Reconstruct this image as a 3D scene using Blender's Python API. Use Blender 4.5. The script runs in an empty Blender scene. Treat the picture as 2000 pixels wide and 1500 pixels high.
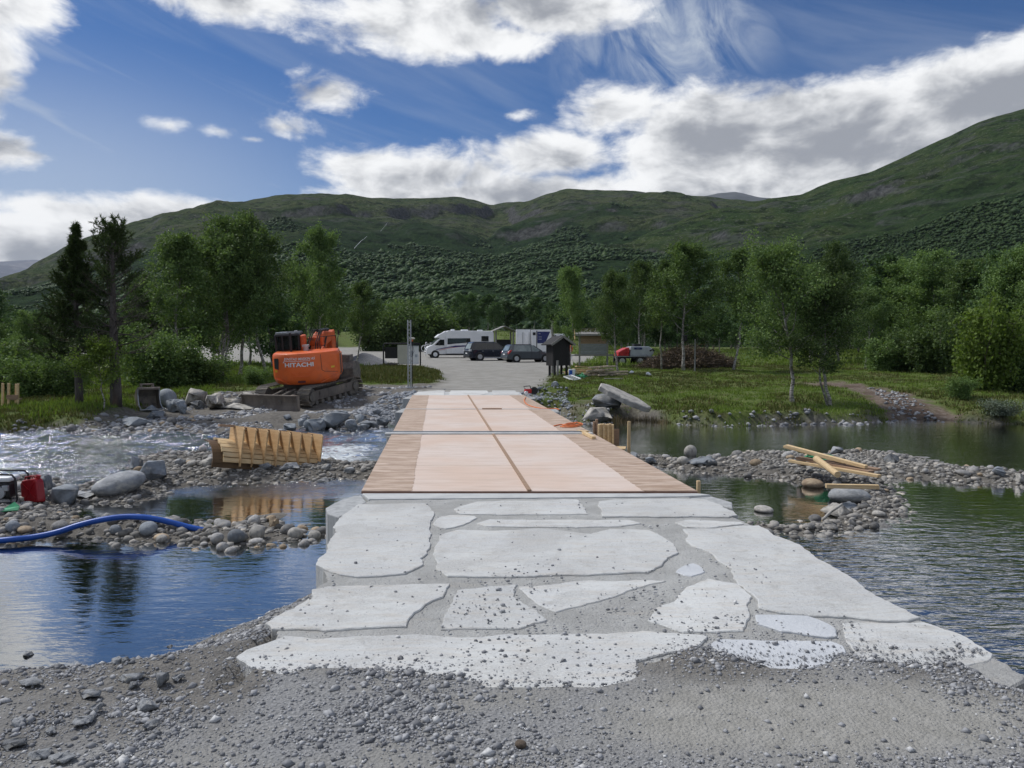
import bpy, bmesh, math, random
import numpy as np
from mathutils import Vector, Matrix, Euler
R = math.radians
random.seed(7)
sc = bpy.context.scene
col = sc.collection
F = 1502.0                     # focal length in photograph pixels (2000 wide)
CAMZ = 1.7
PITCH = R(2.67)
# ---------------------------------------------------------------- camera
cam_d = bpy.data.cameras.new('camera')
cam_d.sensor_width = 36.0
cam_d.lens = 36.0 * F / 2000.0
cam_d.clip_start = 0.05
cam_d.clip_end = 20000
cam = bpy.data.objects.new('camera', cam_d)
cam.location = (0, 0, CAMZ)
cam.rotation_euler = (math.pi / 2 - PITCH, 0, 0)
col.objects.link(cam)
sc.camera = cam

def ray(px, py):
    u = (px - 1000.0) / F; v = -(py - 750.0) / F
    c, s = math.cos(PITCH), math.sin(PITCH)
    return Vector((u, c + v * s, v * c - s))
def at(px, py, z):             # photograph pixel -> place on the level z
    d = ray(px, py); t = (z - CAMZ) / d.z
    return Vector((d.x * t, d.y * t, z))
def atd(px, py, y):            # photograph pixel -> place at distance y
    d = ray(px, py); t = y / d.y
    return Vector((d.x * t, y, CAMZ + d.z * t))

# ---------------------------------------------------------------- world
SUN_AZ, SUN_EL = R(-62), R(52)       # azimuth from +Y towards +X
EXPOSURE = 0.62
sc.view_settings.view_transform = 'Standard'
sc.view_settings.look = 'None'
sc.view_settings.exposure = EXPOSURE
sc.view_settings.gamma = 1.0
sc.view_settings.use_curve_mapping = False

world = bpy.data.worlds.new('World')
sc.world = world
world.use_nodes = True
wt = world.node_tree
wt.nodes.clear()
class NB:                       # tiny node builder
    def __init__(s, tree): s.t = tree; s.n = tree.nodes; s.l = tree.links
    def new(s, typ, **kw):
        n = s.n.new(typ)
        for k, v in kw.items(): setattr(n, k, v)
        return n
    def put(s, sock, v):
        if isinstance(v, bpy.types.NodeSocket): s.l.new(v, sock)
        elif v is not None: sock.default_value = v
    def math(s, op, a, b=None, c=None, clamp=False):
        n = s.new('ShaderNodeMath', operation=op); n.use_clamp = clamp
        s.put(n.inputs[0], a); s.put(n.inputs[1], b)
        if c is not None: s.put(n.inputs[2], c)
        return n.outputs[0]
    def vmath(s, op, a, b=None):
        n = s.new('ShaderNodeVectorMath', operation=op)
        s.put(n.inputs[0], a); s.put(n.inputs[1], b)
        return n.outputs['Value'] if op in ('LENGTH', 'DOT_PRODUCT') else n.outputs[0]
    def smooth(s, x, lo, hi):
        n = s.new('ShaderNodeMapRange', interpolation_type='SMOOTHSTEP')
        s.put(n.inputs['Value'], x); s.put(n.inputs['From Min'], lo); s.put(n.inputs['From Max'], hi)
        return n.outputs[0]
    def lin(s, x, lo, hi, a=0.0, b=1.0):
        n = s.new('ShaderNodeMapRange')
        s.put(n.inputs['Value'], x); s.put(n.inputs['From Min'], lo); s.put(n.inputs['From Max'], hi)
        s.put(n.inputs['To Min'], a); s.put(n.inputs['To Max'], b)
        return n.outputs[0]
    def mix(s, f, a, b, blend='MIX'):
        n = s.new('ShaderNodeMix', data_type='RGBA', blend_type=blend)
        s.put(n.inputs[0], f)
        for sock, v in ((n.inputs[6], a), (n.inputs[7], b)):
            if isinstance(v, tuple): v = (v + (1,))[:4]
            s.put(sock, v)
        return n.outputs[2]
    def noise(s, vec, scale, detail=4, rough=0.55, dist=0.0):
        n = s.new('ShaderNodeTexNoise'); n.inputs['Scale'].default_value = scale
        n.inputs['Detail'].default_value = detail; n.inputs['Roughness'].default_value = rough
        n.inputs['Distortion'].default_value = dist
        if vec is not None: s.l.new(vec, n.inputs['Vector'])
        return n.outputs[0]
    def comb(s, x, y, z=0.0):
        n = s.new('ShaderNodeCombineXYZ'); s.put(n.inputs[0], x); s.put(n.inputs[1], y); s.put(n.inputs[2], z)
        return n.outputs[0]

w = NB(wt)
sky = w.new('ShaderNodeTexSky', sky_type='NISHITA')
sky.sun_disc = False
sky.sun_elevation = SUN_EL
sky.sun_rotation = SUN_AZ
sky.altitude = 700
sky.air_density = 1.0; sky.dust_density = 0.25; sky.ozone_density = 2.2
tc = w.new('ShaderNodeTexCoord')
sep = w.new('ShaderNodeSeparateXYZ'); wt.links.new(tc.outputs['Generated'], sep.inputs[0])
X, Y, Z = sep.outputs
az = w.math('ARCTAN2', X, Y)
el = w.math('ARCSINE', Z)
uv = w.comb(az, el, 0.0)
# the cloud field: billows warp the outline of every bank
uvs = w.vmath('MULTIPLY', uv, (1.0, 1.8, 1.0))
wn = w.new('ShaderNodeTexNoise'); wn.inputs['Scale'].default_value = 5.0; wn.inputs['Detail'].default_value = 2; wt.links.new(uvs, wn.inputs['Vector'])
warp = w.vmath('MULTIPLY', w.vmath('SUBTRACT', wn.outputs['Color'], (.5, .5, .5)), (.09, .09, 0))
uvw = w.vmath('ADD', uvs, warp)
n_big = w.noise(uvw, 6.0, 8, 0.60, 0.0)
n_fine = w.noise(uvw, 34.0, 5, 0.65, 0.3)
nz = w.math('ADD', w.math('MULTIPLY', w.math('SUBTRACT', n_big, 0.5), 2.1), w.math('MULTIPLY', w.math('SUBTRACT', n_fine, 0.5), 0.55))
def pxdir(px, py):
    d = ray(px, py).normalized()
    return math.atan2(d.x, d.y), math.asin(d.z)
BANKS = [  # cloud banks of this sky: centre, half sizes (photograph pixels turned into azimuth and elevation), weight
    (-85, 105, 180, 150, 1.1), (20, 0, 150, 80, 1.0), (-20, 290, 145, 50, .85),
    (830, 35, 290, 80, 1.1), (430, -12, 280, 58, .85), (1080, 22, 220, 64, 1.0), (930, 72, 215, 46, .95),
    (650, 187, 92, 38, .50), (335, 246, 62, 26, .50), (428, 256, 66, 18, .50), (548, 246, 86, 24, .46), (492, 272, 46, 10, .42),
    (1200, 215, 130, 72, .9), (830, 345, 260, 64, .9), (1070, 305, 240, 58, .8), (1000, 400, 480, 80, 1.2), (1020, 226, 46, 14, .38),
    (1400, 300, 270, 140, 1.4), (1650, 260, 340, 140, 1.7), (1950, 195, 340, 130, 1.7), (1500, 370, 460, 100, 1.2), (2250, 160, 300, 200, 1.6),
    (40, 490, 260, 95, 1.6), (310, 430, 230, 52, .9), (-200, 430, 290, 150, 1.5), (110, 410, 190, 44, .7),
]
acc = None
for (cx, cy, rx, ry, wgt) in BANKS:
    a0, e0 = pxdir(cx, cy)
    k_ = math.cos(math.atan((cx - 1000) / F))
    ra, re = rx / F * k_ ** 2, ry / F * k_
    v = w.vmath('MULTIPLY', w.vmath('SUBTRACT', uv, (a0, e0, 0)), (1 / ra, 1 / re, 0))
    ln = w.math('MULTIPLY_ADD', w.vmath('LENGTH', v), -wgt, wgt)
    acc = ln if acc is None else w.math('SMOOTH_MAX', acc, ln, 0.15)
# the same kind of broken cloud carries on round the rest of the sky
n_gen = w.noise(tc.outputs['Generated'], 2.6, 6, 0.55, 0.2)
gen = w.math('MULTIPLY', w.math('SUBTRACT', n_gen, 0.47), 5.0)
aabs = w.math('ABSOLUTE', az)
outm = w.math('MAXIMUM', w.smooth(aabs, R(42), R(60)), w.smooth(el, R(30), R(44)))
acc_in = w.math('MAXIMUM', acc, -1.0)
dens0 = w.math('ADD', w.math('MULTIPLY', acc_in, w.math('SUBTRACT', 1.0, outm)), w.math('MULTIPLY', gen, outm))
dens = w.math('SUBTRACT', w.math('ADD', dens0, w.math('MULTIPLY', nz, 0.86)), 0.10)
alpha = w.smooth(dens, -0.05, 0.42)
# thin high cirrus
cirv = w.vmath('MULTIPLY', w.comb(w.math('ADD', az, w.math('MULTIPLY', el, 1.1)), w.math('ADD', el, w.math('MULTIPLY', az, 0.30)), 0.3), (2.0, 11.0, 1.0))
cir = w.noise(cirv, 1.5, 5, 0.6, 0.6)
a1, e1 = pxdir(1290, 70)
fan = w.vmath('LENGTH', w.vmath('MULTIPLY', w.vmath('SUBTRACT', uv, (a1, e1, 0)), (1 / .17, 1 / .10, 0)))
fanm = w.smooth(fan, 1.15, 0.1)
fibv = w.vmath('MULTIPLY', w.comb(w.math('ADD', az, w.math('MULTIPLY', el, 0.75)), w.math('SUBTRACT', el, w.math('MULTIPLY', az, 0.4)), 0.7), (11.0, 4.5, 1.0))
fib = w.noise(fibv, 1.9, 6, 0.62, 0.9)
a2, e2 = pxdir(60, 400)
veil = w.smooth(w.vmath('LENGTH', w.vmath('MULTIPLY', w.vmath('SUBTRACT', uv, (a2, e2, 0)), (1 / .50, 1 / .20, 0))), 1.1, 0.0)
cirA = w.math('MULTIPLY', w.smooth(cir, 0.36, 0.80), w.math('MULTIPLY_ADD', veil, 0.75, 0.24))
cirA = w.math('MAXIMUM', cirA, w.math('MULTIPLY', veil, 0.55))
cirB = w.math('MULTIPLY', fanm, w.smooth(fib, 0.30, 0.78))
cirrus = w.math('MAXIMUM', cirA, w.math('MULTIPLY', cirB, 0.95), clamp=True)
# light inside the cloud: bright thin rims and tops, grey thick bellies
uvo = w.vmath('ADD', uvw, (-0.016, 0.040, 0.0))
n_off = w.noise(uvo, 6.0, 5, 0.60, 0.0)
relief = w.math('MULTIPLY', w.math('SUBTRACT', n_big, n_off), 2.6)
n_mid = w.noise(uvw, 4.2, 5, 0.55)
thick = w.math('ADD', w.math('SUBTRACT', w.math('MULTIPLY', dens, 0.62), relief), w.math('MULTIPLY', w.math('SUBTRACT', n_mid, 0.5), 1.5))
grey = w.smooth(thick, -0.05, 0.85)
ccol = w.mix(grey, (0.65, 0.655, 0.66), (0.22, 0.233, 0.26))
SKYK = 0.040
blue = w.mix(1.0, sky.outputs[0], (0.50, 0.83, 1.24), 'MULTIPLY')
blue = w.mix(1.0, blue, (SKYK, SKYK, SKYK), 'MULTIPLY')
c1 = w.mix(cirrus, blue, (0.38, 0.42, 0.47))
c2 = w.mix(alpha, c1, ccol)
bg = w.new('ShaderNodeBackground')
wt.links.new(c2, bg.inputs[0]); bg.inputs[1].default_value = 1.0
wo = w.new('ShaderNodeOutputWorld')
wt.links.new(bg.outputs[0], wo.inputs[0])
world.cycles.sampling_method = 'MANUAL'
world.cycles.sample_map_resolution = 512

# ---------------------------------------------------------------- sun (behind thin cloud)
sun_d = bpy.data.lights.new('sun', 'SUN')
sun_d.energy = 2.2
sun_d.angle = R(10)
sun_d.color = (1.0, 0.975, 0.94)
sun = bpy.data.objects.new('sun', sun_d)
sdir = Vector((math.sin(SUN_AZ) * math.cos(SUN_EL), math.cos(SUN_AZ) * math.cos(SUN_EL), math.sin(SUN_EL)))
sun.rotation_euler = sdir.to_track_quat('Z', 'Y').to_euler()
sun.location = sdir * 60
col.objects.link(sun)
sc.cycles.max_bounces = 6
sc.cycles.diffuse_bounces = 3
sc.cycles.glossy_bounces = 3
sc.cycles.transparent_max_bounces = 6
sc.cycles.transmission_bounces = 3
sc.cycles.volume_bounces = 0
sc.cycles.caustics_reflective = False
sc.cycles.caustics_refractive = False
sc.cycles.use_denoising = True
# ---------------------------------------------------------------- helpers
def mesh_np(name, V, Fc, mats=None, smooth=False, mi=None):
    """one mesh from numpy verts (N,3) and a list of face arrays [(M,k), ...]"""
    if not isinstance(Fc, list): Fc = [Fc]
    Fc = [np.asarray(f, dtype=np.int32) for f in Fc if len(f)]
    me = bpy.data.meshes.new(name)
    V = np.asarray(V, dtype=np.float32)
    me.vertices.add(len(V)); me.vertices.foreach_set('co', V.ravel())
    nl = sum(f.size for f in Fc); nf = sum(len(f) for f in Fc)
    me.loops.add(nl); me.polygons.add(nf)
    me.loops.foreach_set('vertex_index', np.concatenate([f.ravel() for f in Fc]))
    tot = np.concatenate([np.full(len(f), f.shape[1], np.int32) for f in Fc])
    st = np.concatenate([[0], np.cumsum(tot)[:-1]]).astype(np.int32)
    me.polygons.foreach_set('loop_start', st)
    if mi is not None: me.polygons.foreach_set('material_index', np.asarray(mi, np.int32))
    if smooth: me.polygons.foreach_set('use_smooth', np.ones(nf, bool))
    for m in (mats or []): me.materials.append(m)
    me.update(calc_edges=True)
    return me

def link(o, parent=None):
    col.objects.link(o)
    if parent is not None: o.parent = parent
    return o
def tag(o, label=None, cat=None, group=None, kind=None):
    if label: o['label'] = label
    if cat: o['category'] = cat
    if group: o['group'] = group
    if kind: o['kind'] = kind
    return o
def empty(name, loc=(0, 0, 0), rz=0.0, label=None, cat=None, group=None, rot=None):
    o = bpy.data.objects.new(name, None); o.empty_display_size = 0.2
    o.location = loc; o.rotation_euler = rot if rot else (0, 0, rz)
    link(o); return tag(o, label, cat, group)
def copy_tree(o, parent=None):
    c = o.copy(); col.objects.link(c)
    if parent is not None: c.parent = parent
    for ch in o.children: copy_tree(ch, c)
    return c

class MB:
    """collects boxes, prisms, tubes ... and builds ONE mesh object"""
    def __init__(s): s.v = []; s.f = []; s.m = []; s.cur = 0
    def add(s, vs, fs, M=None):
        b = len(s.v)
        if M is not None: vs = [M @ Vector(p) for p in vs]
        s.v += [tuple(p) for p in vs]
        for f in fs: s.f.append([i + b for i in f]); s.m.append(s.cur)
        return s
    def box(s, c, d, rot=(0, 0, 0), taper=None):
        x, y, z = d[0] / 2, d[1] / 2, d[2] / 2
        tx, ty = taper or (1, 1)
        vs = [(-x, -y, -z), (x, -y, -z), (x, y, -z), (-x, y, -z), (-x * tx, -y * ty, z), (x * tx, -y * ty, z), (x * tx, y * ty, z), (-x * tx, y * ty, z)]
        M = Matrix.Translation(c) @ Euler(rot).to_matrix().to_4x4()
        return s.add(vs, [(0, 3, 2, 1), (4, 5, 6, 7), (0, 1, 5, 4), (1, 2, 6, 5), (2, 3, 7, 6), (3, 0, 4, 7)], M)
    def bar(s, p, q, w, h, up=(0, 0, 1)):
        p, q = Vector(p), Vector(q); d = (q - p); L = d.length; d.normalize()
        u = Vector(up); x = d.cross(u)
        if x.length < 1e-4: x = d.cross(Vector((1, 0, 0)))
        x.normalize(); u = x.cross(d)
        vs = []
        for e in (p, q):
            for a, b in ((-1, -1), (1, -1), (1, 1), (-1, 1)): vs.append(e + x * (a * w / 2) + u * (b * h / 2))
        return s.add(vs, [(0, 3, 2, 1), (4, 5, 6, 7), (0, 1, 5, 4), (1, 2, 6, 5), (2, 3, 7, 6), (3, 0, 4, 7)])
    def prism(s, poly, a, b, axis='z', M=None):
        n = len(poly)
        def P(u, v, t):
            return {'z': (u, v, t), 'y': (u, t, v), 'x': (t, u, v)}[axis]
        vs = [P(u, v, a) for u, v in poly] + [P(u, v, b) for u, v in poly]
        fs = [list(range(n))[::-1], list(range(n, 2 * n))] + [[i, (i + 1) % n, (i + 1) % n + n, i + n] for i in range(n)]
        return s.add(vs, fs, M)
    def cyl(s, p, q, r, r2=None, n=12, cap=True):
        return s.tube([p, q], [r, r if r2 is None else r2], n, cap)
    def tube(s, pts, r, n=6, cap=True):
        pts = [Vector(p) for p in pts]; k = len(pts)
        rs = r if isinstance(r, (list, tuple)) else [r] * k
        vs = []; prev = None
        for i, p in enumerate(pts):
            d = (pts[min(i + 1, k - 1)] - pts[max(i - 1, 0)])
            d = d.normalized() if d.length > 1e-9 else Vector((0, 0, 1))
            if prev is None:
                a = d.orthogonal().normalized()
            else:
                a = prev - d * prev.dot(d)
                a = a.normalized() if a.length > 1e-6 else d.orthogonal().normalized()
            prev = a; b = d.cross(a)
            for j in range(n):
                t = 2 * math.pi * j / n
                vs.append(p + (a * math.cos(t) + b * math.sin(t)) * rs[i])
        fs = []
        for i in range(k - 1):
            for j in range(n):
                fs.append((i * n + j, i * n + (j + 1) % n, (i + 1) * n + (j + 1) % n, (i + 1) * n + j))
        if cap: fs += [list(range(n))[::-1], list(range((k - 1) * n, k * n))]
        return s.add(vs, fs)
    def poly(s, pts): return s.add(pts, [list(range(len(pts)))])
    def build(s, name, mat, parent=None, bevel=0, smooth=False, seg=2, recalc=True):
        me = bpy.data.meshes.new(name)
        me.from_pydata(s.v, [], s.f)
        mats = mat if isinstance(mat, (list, tuple)) else [mat]
        for m in mats: me.materials.append(m)
        if len(mats) > 1: me.polygons.foreach_set('material_index', s.m)
        if recalc:
            bm = bmesh.new(); bm.from_mesh(me)
            bmesh.ops.recalc_face_normals(bm, faces=bm.faces); bm.to_mesh(me); bm.free()
        if smooth:
            me.polygons.foreach_set('use_smooth', [True] * len(me.polygons))
        o = bpy.data.objects.new(name, me)
        link(o, parent)
        if bevel:
            md = o.modifiers.new('bevel', 'BEVEL'); md.width = bevel; md.segments = seg; md.limit_method = 'ANGLE'; md.angle_limit = R(28)
            md.harden_normals = False
        return o

def text_geo(body, size, shear=0.0, bold=0.0):
    cu = bpy.data.curves.new('lettering', 'FONT'); cu.body = body; cu.size = size; cu.shear = shear
    cu.align_x = 'CENTER'; cu.align_y = 'CENTER'; cu.offset = bold; cu.resolution_u = 3
    o = bpy.data.objects.new('lettering', cu); col.objects.link(o)
    dg = bpy.context.evaluated_depsgraph_get(); dg.update()
    me = bpy.data.meshes.new_from_object(o.evaluated_get(dg))
    V = [tuple(v.co) for v in me.vertices]; Fs = [tuple(p.vertices) for p in me.polygons]
    bpy.data.objects.remove(o); bpy.data.curves.remove(cu); bpy.data.meshes.remove(me)
    return V, Fs

# ---------------------------------------------------------------- materials
def mat_new(name):
    m = bpy.data.materials.new(name); m.use_nodes = True
    nt = m.node_tree; nt.nodes.clear()
    b = NB(nt)
    p = b.new('ShaderNodeBsdfPrincipled'); o = b.new('ShaderNodeOutputMaterial')
    nt.links.new(p.outputs[0], o.inputs[0])
    return m, b, p, o
def obj_co(b):
    n = b.new('ShaderNodeTexCoord'); return n.outputs['Object']
def mat(name, c1, c2=None, scale=6.0, rough=0.7, metal=0.0, bump=0.0, bscale=None, detail=5, spec=0.4, coat=0.0, stretch=None, world_co=False, lo=0.35, hi=0.68, c3=None, s3=2.0, vary=0.0):
    m, b, p, o = mat_new(name)
    if world_co:
        g = b.new('ShaderNodeNewGeometry'); co = g.outputs['Position']
    else: co = obj_co(b)
    if stretch: co = b.vmath('MULTIPLY', co, stretch)
    c2 = c2 or tuple(x * 0.75 for x in c1)
    f = b.smooth(b.noise(co, scale, detail, 0.6), lo, hi)
    cc = b.mix(f, c1, c2)
    if c3: cc = b.mix(b.smooth(b.noise(co, s3, 4, 0.6), 0.52, 0.7), cc, c3)
    if vary:
        oi = b.new('ShaderNodeObjectInfo')
        k = b.lin(oi.outputs['Random'], 0, 1, 1 - vary, 1 + vary)
        cc = b.mix(1.0, cc, b.comb(k, k, k), 'MULTIPLY')
    b.l.new(cc, p.inputs['Base Color'])
    p.inputs['Roughness'].default_value = rough; p.inputs['Metallic'].default_value = metal
    p.inputs['Specular IOR Level'].default_value = spec; p.inputs['Coat Weight'].default_value = coat
    if bump:
        bn = b.new('ShaderNodeBump'); bn.inputs['Strength'].default_value = min(1.0, bump); bn.inputs['Distance'].default_value = 0.02
        b.l.new(b.noise(co, bscale or scale * 3, 6, 0.65), bn.inputs['Height']); b.l.new(bn.outputs[0], p.inputs['Normal'])
    return m
M = {}
M['concrete'] = mat('concrete', (0.50, 0.51, 0.50), (0.40, 0.41, 0.41), 3.0, 0.85, bump=0.25, bscale=40)
M['concrete_wall'] = mat('concrete_wall', (0.42, 0.43, 0.43), (0.30, 0.31, 0.31), 2.0, 0.9, bump=0.3, bscale=20, stretch=(6, 6, .6))
M['mortar'] = mat('mortar', (0.45, 0.45, 0.435), (0.36, 0.36, 0.345), 2.5, 0.95, bump=0.8, bscale=70, world_co=True, c3=(.36, .35, .33), s3=1.2)
def dust(b, co, c):                                # grit and cement dust trodden over stones and joints alike
    d1 = b.smooth(b.noise(co, 1.15, 6, .66, .6), .47, .64); d2 = b.smooth(b.noise(co, 70, 3, .7), .42, .66)
    c = b.mix(b.math('MULTIPLY', d1, b.math('MULTIPLY_ADD', d2, .55, .25)), c, (.37, .365, .35))
    return b.mix(b.math('MULTIPLY', b.smooth(b.noise(b.vmath('MULTIPLY', co, (.7, 2.2, 1)), 2.6, 6, .7, .4), .56, .70), .45), c, (.47, .44, .39))
def mortar_mat():
    m, b, p, o = mat_new('mortar'); g = b.new('ShaderNodeNewGeometry'); co = g.outputs['Position']
    n1 = b.noise(co, 2.4, 6, .65, .3); n2 = b.noise(co, 60, 4, .7); n3 = b.noise(co, 14, 5, .65)
    c = b.mix(b.smooth(n1, .35, .65), (.475, .478, .462), (.375, .375, .36))
    c = b.mix(b.math('MULTIPLY', b.smooth(n2, .5, .68), .6), c, (.27, .265, .25)); c = b.mix(b.math('MULTIPLY', b.smooth(n3, .55, .7), .4), c, (.55, .55, .54))
    c = dust(b, co, c)
    b.l.new(c, p.inputs['Base Color']); p.inputs['Roughness'].default_value = .95; p.inputs['Specular IOR Level'].default_value = .2
    bn = b.new('ShaderNodeBump'); bn.inputs['Strength'].default_value = .9; bn.inputs['Distance'].default_value = .02
    b.l.new(b.math('ADD', n2, n3), bn.inputs['Height']); b.l.new(bn.outputs[0], p.inputs['Normal']); return m
M['mortar'] = mortar_mat()
def flag_mat():
    m, b, p, o = mat_new('flagstone')
    g = b.new('ShaderNodeNewGeometry'); co = g.outputs['Position']; oi = b.new('ShaderNodeObjectInfo')
    n1 = b.noise(co, 1.4, 5, .6, .3); n2 = b.noise(b.vmath('MULTIPLY', co, (1.5, 9, 1)), 1.6, 6, .65, .4); n3 = b.noise(co, 48, 5, .7); n4 = b.noise(b.vmath('MULTIPLY', co, (2, 5, 1)), 7, 6, .7)
    c = b.mix(b.smooth(n1, .34, .66), (.62, .63, .615), (.56, .57, .565))
    c = b.mix(b.math('MULTIPLY', b.smooth(n2, .45, .68), .55), c, (.56, .525, .47))
    c = b.mix(b.math('MULTIPLY', b.smooth(n4, .52, .72), .5), c, (.40, .40, .39))
    c = b.mix(b.math('MULTIPLY', b.smooth(n3, .56, .70), b.math('MULTIPLY', b.smooth(n1, .36, .60), .9)), c, (.27, .26, .245))
    c = b.mix(b.math('MULTIPLY', b.smooth(b.noise(co, 5.5, 6, .7, .5), .54, .70), .55), c, (.38, .37, .345))
    k = b.lin(oi.outputs['Random'], 0, 1, .90, 1.04); c = b.mix(1.0, c, b.comb(k, k, k), 'MULTIPLY')
    c = dust(b, co, c)
    b.l.new(c, p.inputs['Base Color']); p.inputs['Roughness'].default_value = .9; p.inputs['Specular IOR Level'].default_value = .25
    bn = b.new('ShaderNodeBump'); bn.inputs['Strength'].default_value = .7; bn.inputs['Distance'].default_value = .02
    b.l.new(b.math('ADD', b.math('MULTIPLY', n3, .35), b.math('ADD', n4, b.math('MULTIPLY', n2, .6))), bn.inputs['Height']); b.l.new(bn.outputs[0], p.inputs['Normal'])
    return m
M['flag'] = flag_mat()
M['rock'] = mat('rock', (0.30, 0.31, 0.32), (0.17, 0.18, 0.19), 4.0, 0.85, bump=0.7, bscale=14, vary=.3, c3=(.36, .35, .32), s3=3)
M['rock_blue'] = mat('rock_blue', (0.24, 0.265, 0.29), (0.15, 0.165, 0.185), 3.0, 0.8, bump=0.6, bscale=14, vary=.25, c3=(.33, .33, .32), s3=3)
M['rock_pale'] = mat('rock_pale', (0.45, 0.43, 0.39), (0.27, 0.26, 0.24), 4.0, 0.9, bump=0.7, bscale=14, vary=.15)
M['rock_warm'] = mat('rock_warm', (0.40, 0.32, 0.22), (0.26, 0.19, 0.13), 5.0, 0.85, bump=0.4, bscale=16, vary=.3)
M['cobble'] = mat('cobble', (0.31, 0.305, 0.295), (0.19, 0.188, 0.185), 5.0, 0.75, bump=0.5, bscale=20, vary=.58, c3=(.38, .34, .28), s3=2.5)
M['pine_ply'] = mat('plywood', (0.62, 0.42, 0.22), (0.52, 0.33, 0.16), 3.0, 0.7, stretch=(1, 1, 9), vary=.08)
M['plank'] = mat('plank', (0.66, 0.50, 0.29), (0.54, 0.38, 0.20), 4.0, 0.75, stretch=(1.2, 10, 10), vary=.12)
M['plank_brown'] = mat('plank_brown', (0.36, 0.245, 0.165), (0.27, 0.175, 0.115), 4.0, 0.8, stretch=(1.2, 10, 10), vary=.1)
M['film_ply'] = mat('film_plywood', (0.13, 0.075, 0.03), (0.09, 0.05, 0.02), 3.0, 0.55)
M['grey_wood'] = mat('grey_wood', (0.27, 0.265, 0.25), (0.17, 0.16, 0.15), 5.0, 0.9, bump=0.4, bscale=12, stretch=(1, 1, 8), vary=.1)
M['grey_board'] = mat('grey_board', (0.27, 0.29, 0.31), (0.19, 0.205, 0.22), 5.0, 0.85, stretch=(1.0, 8, 8), vary=.12)
M['tar_wood'] = mat('tarred_wood', (0.022, 0.021, 0.022), (0.012, 0.011, 0.012), 6.0, 0.75, stretch=(8, 8, 1), vary=.2)
M['log'] = mat('log_wood', (0.46, 0.39, 0.30), (0.30, 0.24, 0.18), 6.0, 0.9, bump=.4, bscale=14, stretch=(1, 6, 6), vary=.2)
M['steel'] = mat('galvanised_steel', (0.42, 0.44, 0.46), (0.34, 0.36, 0.38), 9.0, 0.45, metal=0.6)
M['black'] = mat('black_metal', (0.014, 0.014, 0.016), (0.02, 0.02, 0.022), 8.0, 0.5)
M['rubber'] = mat('rubber', (0.018, 0.018, 0.019), (0.028, 0.027, 0.026), 12.0, 0.85)
M['track'] = mat('track_steel', (0.13, 0.12, 0.108), (0.22, 0.195, 0.165), 7.0, 0.75, metal=0.15, bump=.4, bscale=20, c3=(.20, .175, .145), s3=4)
M['rust'] = mat('worn_steel', (0.20, 0.172, 0.148), (0.135, 0.115, 0.10), 3.5, 0.65, metal=0.15, bump=.3, bscale=14, c3=(.28, .235, .19), s3=2.5, stretch=(1, 1, .35))
M['orange'] = mat('orange_paint', (0.78, 0.15, 0.03), (0.70, 0.125, 0.022), 1.4, 0.42, coat=.15, c3=(.62, .13, .04), s3=1.7)
M['orange_dark'] = mat('orange_boom_paint', (0.74, 0.135, 0.03), (0.55, 0.10, 0.03), 3.0, 0.5, bump=.1, c3=(.25, .09, .05), s3=4)
M['white'] = mat('white_paint', (0.78, 0.79, 0.80), (0.72, 0.73, 0.745), 1.5, 0.4)
M['decal'] = mat('white_lettering', (0.80, 0.80, 0.79), (0.74, 0.74, 0.74), 9.0, 0.5)
M['glass'] = mat('dark_glass', (0.012, 0.015, 0.018), (0.016, 0.018, 0.02), 2.0, 0.05, spec=0.6)
M['glass_sky_sheen'] = mat('painted_sky_sheen_glass', (0.12, 0.16, 0.17), (0.2, 0.25, 0.26), 2.0, 0.06, spec=0.8)  # pale base colour paints the sky's reflection into the panes
M['carblack'] = mat('dark_blue_car_paint', (0.010, 0.013, 0.024), (0.012, 0.015, 0.028), 2.0, 0.25, coat=.6)
M['cargrey'] = mat('grey_car_paint', (0.075, 0.088, 0.102), (0.065, 0.077, 0.09), 2.0, 0.35, metal=.25, coat=.5)
M['alloy'] = mat('alloy_rim', (0.55, 0.56, 0.58), (0.45, 0.46, 0.48), 6.0, 0.35, metal=.5)
M['taillight'] = mat('tail_light', (0.55, 0.03, 0.03), (0.42, 0.02, 0.025), 5.0, 0.25, coat=.5)
M['headlight'] = mat('headlight_lens', (0.55, 0.57, 0.6), (0.4, 0.42, 0.45), 9.0, 0.15, coat=.5)
M['navy'] = mat('navy_panel', (0.018, 0.028, 0.12), (0.022, 0.033, 0.14), 2.0, 0.45)
M['red'] = mat('red_plastic', (0.33, 0.012, 0.018), (0.27, 0.010, 0.014), 5.0, 0.42, coat=.15)
M['redpaint'] = mat('red_paint', (0.52, 0.03, 0.03), (0.40, 0.02, 0.025), 4.0, 0.4)
M['blue'] = mat('blue_plastic', (0.012, 0.085, 0.40), (0.010, 0.07, 0.34), 5.0, 0.4)
M['green'] = mat('green_plastic', (0.05, 0.36, 0.17), (0.03, 0.26, 0.12), 7.0, 0.55, vary=.2)
M['cream'] = mat('cream_panel', (0.52, 0.51, 0.44), (0.46, 0.45, 0.39), 2.0, 0.6)
M['orange_cord'] = mat('orange_cord', (0.72, 0.20, 0.06), (0.6, 0.16, 0.05), 20.0, 0.6)
M['silver'] = mat('silver_paint', (0.46, 0.49, 0.53), (0.38, 0.41, 0.45), 3.0, 0.4, metal=.3)
M['bark_pine'] = mat('pine_bark', (0.115, 0.10, 0.09), (0.06, 0.052, 0.048), 9.0, 0.95, bump=.9, bscale=18, stretch=(1, 1, .3), c3=(.14, .095, .07), s3=1.3)
M['twig'] = mat('dead_twig', (0.17, 0.145, 0.125), (0.10, 0.085, 0.075), 8.0, 0.95)
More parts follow.
